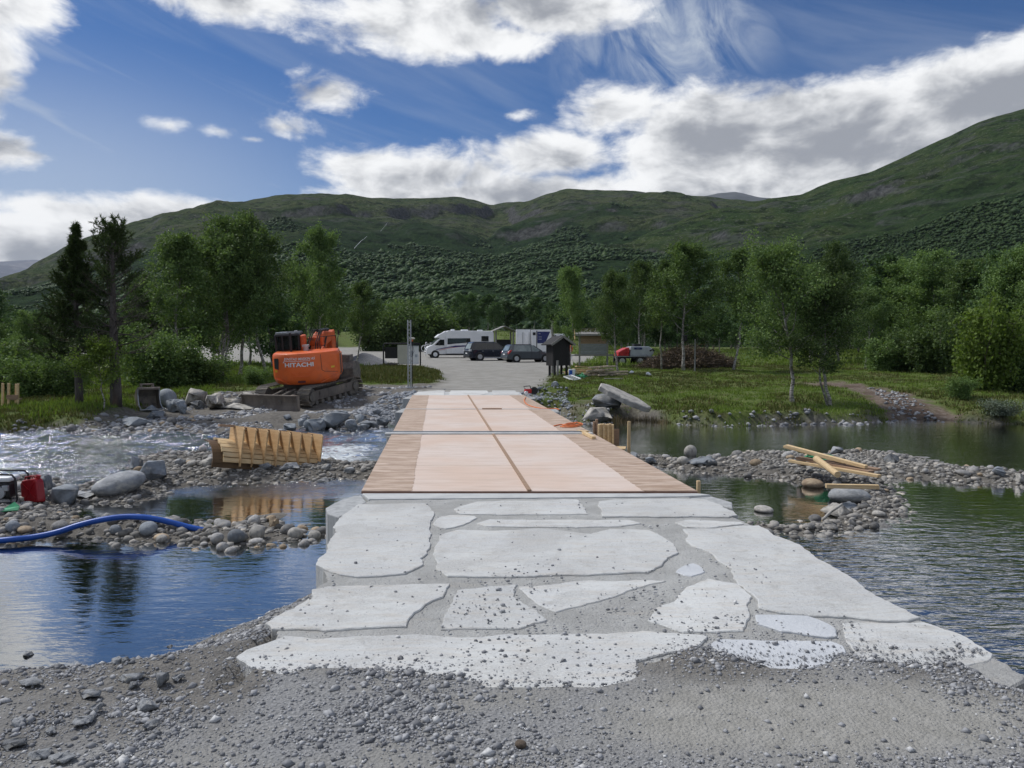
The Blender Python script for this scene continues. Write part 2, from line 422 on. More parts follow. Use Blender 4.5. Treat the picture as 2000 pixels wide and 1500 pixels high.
M['brush'] = mat('brush_twig', (0.13, 0.10, 0.075), (0.07, 0.055, 0.042), 3.0, 0.95, vary=.2)
M['sod'] = mat('sod_roof', (0.075, 0.085, 0.03), (0.10, 0.075, 0.04), 6.0, 1.0, bump=.9, bscale=18)

def birch_bark():
    m, b, p, o = mat_new('birch_bark')
    co = b.vmath('MULTIPLY', obj_co(b), (5, 5, 9))
    f = b.smooth(b.noise(co, 1.6, 6, .65), .46, .60)
    c = b.mix(f, (0.40, 0.38, 0.35), (0.07, 0.062, 0.055))
    f2 = b.smooth(b.noise(co, .35, 3, .5), .42, .62)
    c = b.mix(f2, c, (0.17, 0.15, 0.135))
    b.l.new(c, p.inputs['Base Color']); p.inputs['Roughness'].default_value = .9
    return m
M['bark_birch'] = birch_bark()

def leaf_mat(name, c1, c2, trans=0.25, tvar=0.35):
    m, b, p, o = mat_new(name)
    g = b.new('ShaderNodeNewGeometry')
    oi = b.new('ShaderNodeObjectInfo')
    c = b.mix(g.outputs['Random Per Island'], c1, c2)
    k = b.lin(oi.outputs['Random'], 0, 1, 1 - tvar, 1 + tvar)
    c = b.mix(1.0, c, b.comb(k, k, k), 'MULTIPLY')
    b.l.new(c, p.inputs['Base Color']); p.inputs['Roughness'].default_value = .6
    p.inputs['Specular IOR Level'].default_value = 0.12
    t = b.new('ShaderNodeBsdfTranslucent')
    b.l.new(b.mix(1.0, c, (1.5, 1.6, .8), 'MULTIPLY'), t.inputs[0])
    mx = b.new('ShaderNodeMixShader'); mx.inputs[0].default_value = trans
    b.l.new(p.outputs[0], mx.inputs[1]); b.l.new(t.outputs[0], mx.inputs[2]); b.l.new(mx.outputs[0], o.inputs[0])
    return m
M['leaf'] = leaf_mat('birch_leaf', (0.064, 0.110, 0.040), (0.155, 0.220, 0.078))
M['leaf_far'] = leaf_mat('wood_leaf', (0.042, 0.078, 0.032), (0.084, 0.135, 0.052), .2, .35)
M['leaf_lime'] = leaf_mat('lime_leaf', (0.105, 0.16, 0.035), (0.15, 0.21, 0.05), .3, .1)
M['leaf_grey'] = leaf_mat('willow_leaf', (0.12, 0.155, 0.115), (0.2, 0.235, 0.18), .15, .1)
M['needle'] = leaf_mat('pine_needle', (0.036, 0.062, 0.022), (0.078, 0.112, 0.038), .1, .1)
M['hill_leaf'] = leaf_mat('hillside_leaf', (0.020, 0.042, 0.014), (0.044, 0.076, 0.022), .05, .1)
M['grass'] = leaf_mat('grass_blade', (0.088, 0.138, 0.027), (0.18, 0.245, 0.055), .25, .1)
M['heather'] = leaf_mat('heather_sprig', (0.085, 0.12, 0.03), (0.165, 0.15, 0.06), .1, .1)
M['drygrass'] = leaf_mat('dry_grass', (0.15, 0.12, 0.07), (0.25, 0.2, 0.12), .1, .1)
# ================================================================ terrain
W = -0.60                                        # water level (bridge deck is 0)
rng = np.random.default_rng(11)
def sstep(x, a, b):
    t = np.clip((x - a) / (b - a), 0, 1); return t * t * (3 - 2 * t)
_lat = np.random.default_rng(3).random((256, 256))
def vnoise(x, y):
    xi = np.floor(x).astype(int); yi = np.floor(y).astype(int); fx = x - xi; fy = y - yi
    fx = fx * fx * (3 - 2 * fx); fy = fy * fy * (3 - 2 * fy)
    g = lambda a, b: _lat[a & 255, b & 255]
    return (g(xi, yi) * (1 - fx) + g(xi + 1, yi) * fx) * (1 - fy) + (g(xi, yi + 1) * (1 - fx) + g(xi + 1, yi + 1) * fx) * fy - 0.5
def fbm(x, y, o=4, lac=2.1, g=0.5):
    a = 1.0; s = 0.0
    for i in range(o):
        s = s + a * vnoise(x + 17.3 * i, y - 9.1 * i); x = x * lac; y = y * lac; a *= g
    return s
def psd(poly, x, y):                              # signed distance, + inside
    P = np.array([(p[0], p[1]) for p in poly]); Q = np.roll(P, -1, 0)
    best = np.full(x.shape, 1e18); inside = np.zeros(x.shape, bool)
    for (ax, ay), (bx, by) in zip(P, Q):
        dx, dy = bx - ax, by - ay
        t = np.clip(((x - ax) * dx + (y - ay) * dy) / (dx * dx + dy * dy + 1e-12), 0, 1)
        best = np.minimum(best, (x - ax - t * dx) ** 2 + (y - ay - t * dy) ** 2)
        c = ((ay > y) != (by > y)) & (x < (bx - ax) * (y - ay) / (by - ay + 1e-12) + ax)
        inside ^= c
    return np.where(inside, 1, -1) * np.sqrt(best)
def onw(pts, z=W): return [tuple(at(a, b, z)[:2]) for a, b in pts]

LEFT_BAR = onw([(-500, 945), (0, 938), (110, 930), (170, 952), (225, 915), (255, 895), (330, 890), (420, 886), (560, 890), (640, 900), (735, 908), (840, 910),
                (840, 940), (735, 940), (640, 939), (560, 948), (480, 944), (400, 950), (330, 967), (250, 990), (172, 987), (152, 1004), (176, 1014), (330, 1017), (450, 1015), (540, 1010), (640, 1032), (720, 1035),
                (720, 1052), (640, 1058), (560, 1072), (440, 1080), (350, 1075), (250, 1066), (130, 1060), (0, 1066), (-500, 1090)])
RIGHT_BAR = onw([(1180, 880), (1230, 886), (1290, 890), (1350, 898), (1400, 889), (1500, 882), (1590, 887), (1640, 878), (1700, 883), (1790, 893), (1850, 912), (2000, 924), (2300, 935),
                 (2300, 962), (2000, 953), (1900, 947), (1800, 940), (1752, 938), (1765, 957), (1775, 987), (1795, 1012), (1745, 1028), (1680, 1043), (1640, 1050), (1590, 1066), (1530, 1056), (1470, 1034), (1440, 1015), (1500, 1020), (1560, 1018),
                 (1605, 1008), (1632, 985), (1642, 962), (1600, 957), (1560, 947), (1500, 938), (1430, 932), (1380, 927), (1330, 928), (1250, 910), (1150, 905)])
SLAB_R = [(1432, 1003), (1480, 1025), (1560, 1065), (1640, 1115), (1720, 1165), (1790, 1203), (1870, 1235), (1935, 1272), (2010, 1315)]
SLAB_L = [(428, 1352), (445, 1328), (474, 1292), (480, 1272), (530, 1235), (528, 1216), (560, 1190), (605, 1165), (612, 1146), (634, 1128), (622, 1108), (645, 1065), (660, 1030), (692, 985)]
NEAR = [(-90, 4)] + onw([(-300, 1290), (0, 1280), (60, 1287), (180, 1302), (245, 1297), (300, 1264), (400, 1217), (480, 1190), (540, 1160), (600, 1125), (630, 1090), (645, 1062)]) \
    + [(-1.75, 8.9), (2.1, 8.9)] + [tuple(at(a, b, 0)[:2]) for a, b in SLAB_R] + [tuple(at(2700, 1420, W)[:2]), (90, -5), (90, -90), (-90, -90)]
FAR = [(-4000, 60), (-300, 30), (-60, 21.5)] + onw([(-700, 852), (-200, 851), (0, 847), (90, 837), (150, 839), (200, 851), (330, 855), (420, 856), (540, 849), (600, 838), (690, 844), (750, 838), (790, 822)]) \
    + [(-3.2, 27.2), (0.5, 27.2)] + onw([(1072, 805), (1100, 818), (1140, 829), (1200, 824), (1240, 818), (1320, 829), (1420, 834), (1520, 831), (1640, 829), (1730, 824), (1780, 821), (1860, 824), (1920, 827), (2000, 829), (2400, 832)]) \
    + [(60, 26), (300, 36), (4000, 60), (4000, 9000), (-4000, 9000)]
DIRT = [(-12.6, 19), (-12.4, 23.2), (-11.9, 27), (-10.8, 31.5), (-8, 33.6), (-5.2, 34.4), (-3.6, 36), (-2, 40), (-2, 28), (-3, 26), (-3, 19)]
LOT = [(-3.9, 27.5), (-3.6, 33), (-3.3, 37), (-4.0, 43), (-6.2, 54), (-11.5, 57), (-20, 62), (-45, 74), (-70, 110), (-62, 150), (-18, 142), (-8, 112), (2, 97), (10, 92), (8, 76), (5.4, 62), (3.2, 50), (2.1, 43), (1.6, 36), (0.9, 31), (0.7, 27.5)]
PATH = [tuple(p[:2]) for p in (at(1560, 752, .02), at(1640, 748, .02), at(1760, 770, -.1), at(1880, 812, -.5), at(1885, 830, W), at(1770, 830, W), at(1700, 790, -.2), at(1640, 762, -.05))]
FRONT_PX = [(300, 1390), (430, 1352), (480, 1308), (560, 1312), (640, 1305), (800, 1306), (930, 1318), (960, 1336), (1100, 1334), (1235, 1326), (1242, 1292), (1360, 1264), (1440, 1282), (1520, 1299), (1600, 1292), (1650, 1282), (1720, 1292), (1800, 1300), (1935, 1276), (2010, 1318), (2200, 1370)]
_fr = np.array([at(a, b, 0)[:2] for a, b in FRONT_PX])
def front_y(x): return np.interp(x, _fr[:, 0], _fr[:, 1])
SLAB = [tuple(at(a, b, 0)[:2]) for a, b in SLAB_L] + [tuple(at(a, b, 0)[:2]) for a, b in ((700, 972), (1360, 961))] + [tuple(at(a, b, 0)[:2]) for a, b in SLAB_R] + [tuple(at(2010, 1420, 0)[:2]), tuple(at(430, 1420, 0)[:2])]

def lotz(y):
    return np.clip(y - 29, 0, 130) * 0.0145 + np.clip(y - 159, 0, 4000) * 0.012
def height(x, y):
    x = np.asarray(x, float); y = np.asarray(y, float)
    s_lb, s_rb, s_n, s_f = psd(LEFT_BAR, x, y), psd(RIGHT_BAR, x, y), psd(NEAR, x, y), psd(FAR, x, y)
    wob = fbm(x * 1.3, y * 1.3, 3) * .22
    s_lb = s_lb + wob; s_rb = s_rb + wob; s_fw = s_f + wob * 1.2
    s_nw = s_n + np.where(x < -1.2, wob * .5, 0)
    sd = np.maximum.reduce([s_lb, s_rb, s_nw, s_fw])
    h = W - 0.05 - 0.55 * sstep(-sd, 0.0, 2.2) + fbm(x * .9, y * .9, 4) * .12
    n1 = fbm(x * .8, y * .8, 4); n2 = fbm(x * 3.1, y * 3.1, 3)
    bar = lambda s, top: W - .04 + (top + .07 * n1) * sstep(s, -.05, .75) + n2 * .035
    h = np.where(s_lb > -.05, np.maximum(h, bar(s_lb, np.where(x > -4.2, np.where(y < 10.3, .10, .17), .19))), h)
    h = np.where(s_rb > -.05, np.maximum(h, bar(s_rb, np.where(y > 9.6, .13, .09))), h)
    # near bank
    lft = W - .04 + (0.04 - W) * sstep(s_nw, -.02, 1.75) + n2 * .03 * sstep(s_nw, .1, .5) + n1 * .05 * sstep(-x, 1.5, 2.5)
    rgt = W - .04 + (-.12 - W) * sstep(s_nw, -.02, .22)
    hn = np.where(x < -1.1, lft, rgt)
    inslab = psd(SLAB, x, y)
    g_front = 0.016 + n1 * .012 + n2 * .008
    infr = sstep(front_y(x) + fbm(x * 5, y * 5, 2) * .07 - y, -.04, .05)
    hn = np.where(inslab > 0, np.minimum(hn, -.10), hn)
    hn = hn + (np.maximum(g_front, hn) - hn) * infr * np.where(x < -1.35, sstep(x, -2.6, -1.35), 1.0) * np.where(x > 2, sstep(s_nw, 0, .35), 1)
    h = np.where(s_nw > -.02, np.maximum(h, hn), h)
    # far bank
    lz = lotz(y)
    gl = np.interp(y, [20.8, 22.2, 25, 34, 50, 60, 70], [-.5, -.22, -.14, .05, .34, .46, .60]); gl = np.where(y > 58, lz + .03, gl)
    gd = np.interp(y, [20.0, 22.0, 24, 26.6, 29.6, 34], [-.58, -.50, -.44, -.40, -.04, .06]); gd = np.where(y > 34, lz, gd)
    gr = np.maximum(W + .36 * sstep(s_fw, 0, .45) + .26 * sstep(s_fw, .4, 6), np.where(y > 31, lz + .02, -9))
    s_d, s_l = psd(DIRT, x, y), psd(LOT, x, y)
    k = sstep(s_d, -.5, .5)
    G = np.where(x < -1.5, gl + (gd - gl) * k, gr)
    G = G + (lz - .02 - G) * sstep(s_l, -.4, .4) * sstep(y, 26, 30)
    G = G + (n1 * np.where(y < 60, .16, .25) + n2 * .05 * (y < 45)) * (1 - sstep(s_l, -.5, .5)) * np.where(k > .5, .6, 1)
    G = G + .28 * sstep(1 - np.hypot((x + 7.2) / 4.4, (y - 42) / 8.5), 0, .6)          # heath mound by the notice board
    G = G + 3.2 * sstep(y, 100, 135) * sstep(-s_l, 0, 10) * sstep(-x, -22, -4) * sstep(x, -75, -55)
    G = G - .35 * sstep(psd(PATH, x, y), -.4, .4) * sstep(27 - y, 0, 3)
    G = G + .18 * sstep(1 - np.hypot((x + 5.6) / 3.6, (y - 23.4) / 1.4), 0, .8)          # spoil ridge at the water
    hf = W - .04 + (G - W + .04) * sstep(s_fw, -.05, np.where(x < -12, .6, np.where(x < -1, 1.6, .5)))
    h = np.where(s_fw > -.05, np.maximum(h, hf), h)
    return h
def hz(x, y): return float(height(np.array([x]), np.array([y]))[0])

def axis(segs, grow, lim):
    a = [segs[0][0]]
    for lo, hi, st in segs:
        n = max(1, int(round((hi - lo) / st))); a += list(np.linspace(lo, hi, n + 1)[1:])
    st = segs[-1][2]
    while a[-1] < lim: st *= grow; a.append(a[-1] + st)
    return a
xp = axis([(0, 5, .085), (5, 20, .19)], 1.17, 5000)
xs = np.array([-v for v in xp[:0:-1]] + xp)
ys = np.array([-80, -40, -20, -10, -5, -2, 0, 1] + axis([(1.8, 8.6, .075), (8.6, 16, .12), (16, 32, .2)], 1.055, 6000))
GX, GY = np.meshgrid(xs, ys)
gx, gy = GX.ravel(), GY.ravel()
gz = height(gx, gy)
nx, ny = len(xs), len(ys)
idx = np.arange(nx * ny).reshape(ny, nx)
quads = np.stack([idx[:-1, :-1], idx[:-1, 1:], idx[1:, 1:], idx[1:, :-1]], -1).reshape(-1, 4)

def ground_mat():
    m, b, p, o = mat_new('ground')
    g = b.new('ShaderNodeNewGeometry'); co = g.outputs['Position']
    A = lambda n: b.new('ShaderNodeAttribute', attribute_name=n).outputs['Fac']
    n_s = b.noise(co, 1.3, 5, .6); n_m = b.noise(co, 9, 6, .65); n_f = b.noise(co, 60, 4, .7)
    vor = b.new('ShaderNodeTexVoronoi'); vor.inputs['Scale'].default_value = 55; b.l.new(co, vor.inputs['Vector'])
    grav = b.mix(b.smooth(n_f, .3, .7), (.185, .187, .187), (.335, .336, .335))
    grav = b.mix(b.math('MULTIPLY', b.smooth(n_s, .42, .62), .75), grav, (.275, .268, .245))
    sil = b.mix(b.smooth(n_m, .3, .7), (.285, .278, .252), (.35, .342, .315))
    mud = b.mix(b.smooth(n_m, .35, .65), (.10, .092, .08), (.175, .162, .142))
    mud = b.mix(b.math('MULTIPLY', b.smooth(n_f, .5, .75), .6), mud, (.26, .25, .23))
    lot = b.mix(b.smooth(n_s, .35, .65), (.31, .30, .275), (.24, .23, .205))
    lot = b.mix(b.math('MULTIPLY', b.smooth(n_f, .45, .7), .5), lot, (.38, .37, .34))
    gr = b.mix(b.smooth(n_m, .3, .7), (.062, .096, .021), (.12, .15, .036))
    gr = b.mix(b.math('MULTIPLY', b.smooth(n_s, .5, .68), .7), gr, (.085, .072, .030))
    dirt = b.mix(b.smooth(n_m, .35, .65), (.11, .078, .056), (.20, .165, .135))
    dirt = b.mix(b.math('MULTIPLY', b.smooth(n_s, .45, .6), .7), dirt, (.075, .048, .034))
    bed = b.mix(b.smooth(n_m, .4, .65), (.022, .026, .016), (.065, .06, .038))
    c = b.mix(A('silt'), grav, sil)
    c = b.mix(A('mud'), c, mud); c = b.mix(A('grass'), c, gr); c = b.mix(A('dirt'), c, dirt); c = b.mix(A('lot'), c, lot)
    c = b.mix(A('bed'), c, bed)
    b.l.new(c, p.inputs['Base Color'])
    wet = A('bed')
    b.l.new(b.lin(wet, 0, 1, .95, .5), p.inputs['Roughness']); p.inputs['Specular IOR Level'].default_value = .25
    hgt = b.math('ADD', b.math('MULTIPLY', n_f, .35), b.math('ADD', b.math('MULTIPLY', n_m, .6), b.math('MULTIPLY', vor.outputs['Distance'], -.25)))
    bn = b.new('ShaderNodeBump'); bn.inputs['Strength'].default_value = .9; bn.inputs['Distance'].default_value = .035
    b.l.new(hgt, bn.inputs['Height']); b.l.new(bn.outputs[0], p.inputs['Normal'])
    return m
me = mesh_np('ground', np.stack([gx, gy, gz], 1), quads, [ground_mat()], smooth=True)
s_bar = np.maximum(psd(LEFT_BAR, gx, gy), psd(RIGHT_BAR, gx, gy)); s_far = psd(FAR, gx, gy); s_lot = psd(LOT, gx, gy); s_dirt = psd(DIRT, gx, gy); s_near = psd(NEAR, gx, gy); s_path = psd(PATH, gx, gy)
nn = fbm(gx * .7, gy * .7, 4); nn2 = fbm(gx * 2.6, gy * 2.6, 3)
a_mud = np.maximum(sstep(s_bar + nn2 * .3, -.4, .0), sstep(s_far, -.5, .1) * (gy < 40))
a_mud = np.maximum(a_mud, np.where(gy < 9, sstep(nn + .32 * (gx < -1.2), .02, .35) * .8, 0))
a_grass = sstep(s_far + nn * .5, np.where(gx > -1, .05, np.where(gx < -12, .12, .35)), np.where((gx > -1) | (gx < -12), .4, 1.1)) * (1 - sstep(s_dirt + nn2, -.3, .5)) * (1 - sstep(s_lot + nn2 * .8, -.5, .4))
bare = sstep(1 - np.hypot((gx - 3.0) / 2.6, (gy - 26.0) / 3.2) + nn * .5, .2, .7)
a_grass *= 1 - .75 * bare
a_lot = sstep(s_lot + nn2 * .6, -.3, .5)
a_dirt = np.clip(np.maximum(sstep(s_path + nn2 * .9 + nn * .6, -.1, .5), bare * .4), 0, 1) * (s_far > .2)
a_dirt = np.maximum(a_dirt, sstep(1 - np.hypot((gx + 10.5) / 1.7, (gy - 46) / 4.5) + nn * .4, .2, .6) * .8)
a_silt = np.where(gy < 9, sstep(1 - np.hypot((gx - 1.4) / 1.35, (gy - 3.35) / .60) + nn * .7, .0, .5), 0)
a_silt = np.maximum(a_silt, np.where((gy < 9) & (gx < -1.0), sstep(.9 - np.abs(s_near - .55) + nn, .35, .8) * .8, 0))
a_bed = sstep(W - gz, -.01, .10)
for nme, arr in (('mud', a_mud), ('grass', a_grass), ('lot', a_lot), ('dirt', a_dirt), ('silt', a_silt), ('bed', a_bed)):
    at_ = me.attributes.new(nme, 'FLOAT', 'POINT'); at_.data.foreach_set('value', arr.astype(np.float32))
tag(link(bpy.data.objects.new('ground', me)), 'stony river banks, gravel bars, gravel road and grass ground', kind='structure')

# ================================================================ water
wx = np.array(sorted(set([-400, -200, -100, -60, -40, -28, -22, 22, 28, 40, 60, 100, 200, 400] + list(np.arange(-18, 18.01, .15)))))
wy = np.array([1.5, 2.5] + list(np.arange(3.2, 24.5, .14)) + [25.5, 27, 29, 32, 40])
WX, WY = np.meshgrid(wx, wy); fx, fy = WX.ravel(), WY.ravel()
bx = -0.096 * (fy - 9) + .2
rap = sstep(bx - 1.6 - fx, 0, 1.5) * sstep(fy, 11.3, 13.5) * sstep(22.5 - fy, 0, 1.5)             # fast water upstream (left)
foam = np.maximum(rap * .16, rap * sstep(1 - np.hypot((fx + 4.0) / 4.2, (fy - 15.6) / 4.2), 0, .6))
rapr = sstep(fx - bx - 1.5, 0, 1.2) * sstep(fy, 12.5, 14.5) * .10
still = np.maximum(rap, rapr)
wz = W + rap * (.085 * fbm(fx * 1.1, fy * 2.6, 3) + .05 * fbm(fx * 3.3 + 5, fy * 6.3, 2)) + rapr * .03 * fbm(fx * 1.5, fy * 3.4, 3)
foam = np.clip(np.maximum(foam, rapr * 2.2 * sstep(1 - np.hypot((fx - 4.4) / 3.5, (fy - 17.0) / 2.6), 0, .7)), 0, 1)
i2 = np.arange(len(wx) * len(wy)).reshape(len(wy), len(wx))
q2 = np.stack([i2[:-1, :-1], i2[:-1, 1:], i2[1:, 1:], i2[1:, :-1]], -1).reshape(-1, 4)
def water_mat():
    m, b, p, o = mat_new('water'); b.n.remove(p)
    g = b.new('ShaderNodeNewGeometry'); co = g.outputs['Position']
    A = lambda n: b.new('ShaderNodeAttribute', attribute_name=n).outputs['Fac']
    rp, fo, rg = A('rapid'), A('foam'), A('rightside')
    n1 = b.noise(b.vmath('MULTIPLY', co, (1, 2.3, 1)), 3.2, 3, .5, .3)
    n2 = b.noise(b.vmath('MULTIPLY', co, (1, 2.6, 1)), 11, 3, .55, .2)
    wv = b.noise(b.vmath('MULTIPLY', b.vmath('ADD', co, b.comb(b.math('MULTIPLY', n1, .12), b.math('MULTIPLY', n1, .12), 0)), (1.5, 4.2, 1)), 2.0, 3, .5, .4)
    n3 = b.noise(b.vmath('MULTIPLY', co, (1, 2.2, 1)), 7, 5, .6, .6)
    hh = b.math('ADD', b.math('MULTIPLY', n1, .055), b.math('MULTIPLY', n2, .018))
    hh = b.math('ADD', hh, b.math('MULTIPLY', b.math('MULTIPLY', wv, rg), .42))
    hh = b.math('ADD', hh, b.math('MULTIPLY', b.math('MULTIPLY', n3, rp), 1.0))
    bn = b.new('ShaderNodeBump'); bn.inputs['Strength'].default_value = 1.0; bn.inputs['Distance'].default_value = .035
    b.l.new(hh, bn.inputs['Height'])
    gl = b.new('ShaderNodeBsdfGlossy'); gl.inputs['Roughness'].default_value = .05; gl.inputs['Color'].default_value = (1, 1, 1, 1)
    b.l.new(bn.outputs[0], gl.inputs['Normal'])
    fr = b.new('ShaderNodeFresnel'); fr.inputs['IOR'].default_value = 1.34; b.l.new(bn.outputs[0], fr.inputs['Normal'])
    tr = b.new('ShaderNodeBsdfTransparent'); tr.inputs[0].default_value = (.42, .50, .44, 1)
    mx = b.new('ShaderNodeMixShader'); b.l.new(b.math('MULTIPLY_ADD', fr.outputs[0], 2.5, .12, clamp=True), mx.inputs[0]); b.l.new(tr.outputs[0], mx.inputs[1]); b.l.new(gl.outputs[0], mx.inputs[2])
    df = b.new('ShaderNodeBsdfDiffuse'); df.inputs[0].default_value = (.62, .66, .68, 1); b.l.new(bn.outputs[0], df.inputs['Normal'])
    fn = b.noise(b.vmath('MULTIPLY', co, (.8, 3.2, 1)), 5.5, 7, .68, .8)
    th = b.lin(fo, 0, 1, .74, .40)
    ff = b.math('MULTIPLY', b.smooth(b.math('SUBTRACT', fn, th), 0, .16), b.smooth(fo, .01, .2))
    m2 = b.new('ShaderNodeMixShader'); b.l.new(ff, m2.inputs[0]); b.l.new(mx.outputs[0], m2.inputs[1]); b.l.new(df.outputs[0], m2.inputs[2])
    b.l.new(m2.outputs[0], o.inputs[0])
    return m
wme = mesh_np('river', np.stack([fx, fy, wz], 1), q2, [water_mat()], smooth=True)
rside = np.clip(sstep(fx, 1.5, 3.5) * (1 - .78 * sstep(fy, 8.5, 11)) + .22 * sstep(-1.5 - fx, 0, 1), 0, 1)
for nme, arr in (('rapid', still), ('foam', foam), ('rightside', rside)):
    at_ = wme.attributes.new(nme, 'FLOAT', 'POINT'); at_.data.foreach_set('value', arr.astype(np.float32))
tag(link(bpy.data.objects.new('river', wme)), 'clear shallow river with pools and a small rapid', kind='structure')

# ================================================================ hills
def hill_mat(name, low, low2, heath, heath2, rockc):
    m, b, p, o = mat_new(name)
    g = b.new('ShaderNodeNewGeometry'); co = g.outputs['Position']
    t = b.new('ShaderNodeAttribute', attribute_name='up').outputs['Fac']
    n_l = b.noise(b.vmath('MULTIPLY', co, (1, 1, 2)), .0065, 6, .62, .3); n_m = b.noise(co, .03, 6, .65, .2); n_f = b.noise(co, .16, 5, .7)
    lowc = b.mix(b.smooth(n_f, .3, .7), low, low2)
    hc = b.mix(b.smooth(n_m, .38, .62), heath, heath2)
    hc = b.mix(b.math('MULTIPLY', b.smooth(n_f, .4, .75), .5), hc, low)
    k = b.smooth(b.math('ADD', t, b.math('MULTIPLY', b.math('SUBTRACT', n_l, .5), .9)), .52, .76)
    c = b.mix(k, lowc, hc)
    n_d = b.noise(b.vmath('MULTIPLY', co, (1, 1, 1.6)), .055, 5, .68, .2); n_x = b.noise(co, .30, 3, .7)
    c = b.mix(b.math('MULTIPLY', b.smooth(n_d, .50, .60), .72), c, tuple(x * .42 for x in low))
    c = b.mix(b.math('MULTIPLY', b.math('MULTIPLY', b.smooth(n_x, .56, .68), k), .5), c, (.24, .235, .20))
    sepn = b.new('ShaderNodeSeparateXYZ'); b.l.new(g.outputs['Normal'], sepn.inputs[0])
    steep = b.smooth(b.math('ADD', sepn.outputs[2], b.math('MULTIPLY', b.math('SUBTRACT', n_m, .5), .7)), .82, .62)
    rk = b.mix(b.smooth(n_f, .35, .65), rockc, tuple(x * .5 for x in rockc))
    c = b.mix(b.math('MULTIPLY', steep, b.smooth(t, .42, .62)), c, rk)
    scr = b.math('MULTIPLY', b.smooth(b.noise(b.vmath('MULTIPLY', co, (1, 1, 4)), .012, 7, .70, .4), .535, .62), b.smooth(t, .52, .70))
    c = b.mix(b.math('MULTIPLY', scr, .6), c, rk)
    b.l.new(c, p.inputs['Base Color']); p.inputs['Roughness'].default_value = 1.0; p.inputs['Specular IOR Level'].default_value = .05
    bn = b.new('ShaderNodeBump'); bn.inputs['Strength'].default_value = 1.0; bn.inputs['Distance'].default_value = 11.0
    b.l.new(b.math('ADD', n_f, b.math('MULTIPLY', n_m, 2.0)), bn.inputs['Height']); b.l.new(bn.outputs[0], p.inputs['Normal'])
    return m
class Hill:
    def __init__(s, crest, r0, prof, amp, seed, z0=2.0):
        c = np.array(crest, float)
        s.a = np.arctan((c[:, 0] - 1000) / F)
        rc = c[:, 2]; s.rc = rc
        s.zc = CAMZ + (680 - c[:, 1]) / F * np.cos(s.a) * rc
        s.r0 = r0; s.prof = prof; s.amp = amp; s.seed = seed; s.z0 = z0
    def z(s, az, r):
        rc = np.interp(az, s.a, s.rc); zc = np.interp(az, s.a, s.zc)
        t = (r - s.r0) / (rc - s.r0)
        tt = np.clip(t, 0, 1)
        base = s.z0 + (zc - s.z0) * (s.prof[0] * tt + (1 - s.prof[0]) * tt ** s.prof[1])
        over = np.clip(t - 1, 0, 9)
        base = base - over * (zc - s.z0) * .5 - np.clip(-t, 0, 1) * 30
        x, y = r * np.sin(az), r * np.cos(az)
        q = fbm(x / 150 + s.seed, y / 150, 5, 2.1, .52)
        terr = fbm(x / 60 - s.seed, y / 60 + 4, 4)
        fall = np.clip(tt * 1.6, 0, 1) * (1 - .62 * sstep(tt, .86, 1.0))
        zz = base + (q * s.amp + terr * s.amp * .35) * fall
        # rock steps on the upper slope
        st = fbm(x / 210 + 3 * s.seed, y / 210, 3)
        zz = zz + s.amp * .55 * sstep(st + (tt - .72) * 2.2, -.06, .06) * fall * sstep(tt, .45, .6)
        return zz, t
    def build(s, name, material, az0, az1, na, nr, label):
        A = np.linspace(az0, az1, na); T = np.concatenate([np.linspace(-.05, 1.0, nr), np.linspace(1.02, 1.5, 8)])
        AA, TT = np.meshgrid(A, T)
        rc = np.interp(AA, s.a, s.rc); RR = s.r0 + (rc - s.r0) * TT
        zz, t = s.z(AA, RR)
        V = np.stack([RR * np.sin(AA), RR * np.cos(AA), zz], -1).reshape(-1, 3)
        n2 = len(T); i = np.arange(na * n2).reshape(n2, na)
        q = np.stack([i[:-1, :-1], i[:-1, 1:], i[1:, 1:], i[1:, :-1]], -1).reshape(-1, 4)
        me = mesh_np(name, V, q, [material], smooth=True)
        at_ = me.attributes.new('up', 'FLOAT', 'POINT'); at_.data.foreach_set('value', np.clip(t, 0, 1).astype(np.float32).ravel())
        return tag(link(bpy.data.objects.new(name, me)), label, kind='structure')
    def hit(s, px, py):
        a = math.atan((px - 1000) / F)
        rr = np.linspace(s.r0, np.interp(a, s.a, s.rc), 1500)
        zz, _ = s.z(np.full(rr.shape, a), rr)
        pyy = 680 - (zz - CAMZ) / rr * F / math.cos(a)
        k = np.argmax(pyy <= py)
        return Vector((rr[k] * math.sin(a), rr[k] * math.cos(a), zz[k])), a, rr[k]
fell = Hill([(-700, 690, 1300), (-200, 615, 1400), (0, 558, 1450), (60, 537, 1480), (100, 517, 1500), (180, 478, 1500), (240, 456, 1500), (320, 424, 1500), (430, 406, 1500), (480, 403, 1500), (560, 390, 1500), (600, 388, 1500), (650, 386, 1500), (690, 386, 1500), (720, 391, 1500), (800, 393, 1550), (890, 393, 1550), (930, 399, 1600), (960, 407, 1650),
             (1010, 402, 1550), (1060, 392, 1500), (1110, 381, 1500), (1200, 380, 1500), (1300, 382, 1500), (1380, 390, 1500), (1450, 394, 1550), (1500, 399, 1600), (1700, 420, 1600), (2000, 430, 1600), (2700, 430, 1600)], 190, (.30, 1.5), 26, 4.0)
shoulder = Hill([(700, 660, 700), (900, 600, 740), (1050, 545, 780), (1200, 490, 830), (1320, 445, 880), (1430, 408, 930), (1500, 394, 950), (1560, 386, 960), (1590, 372, 960), (1650, 352, 970), (1700, 340, 980), (1760, 312, 1000), (1850, 272, 1020), (1900, 246, 1030), (1950, 230, 1040), (2000, 219, 1050), (2100, 196, 1060), (2300, 170, 1080), (2800, 160, 1080)], 170, (.22, 1.7), 17, 9.0)
fell_m = hill_mat('fell', (.020, .044, .017), (.038, .068, .024), (.054, .084, .028), (.100, .118, .052), (.135, .138, .13))
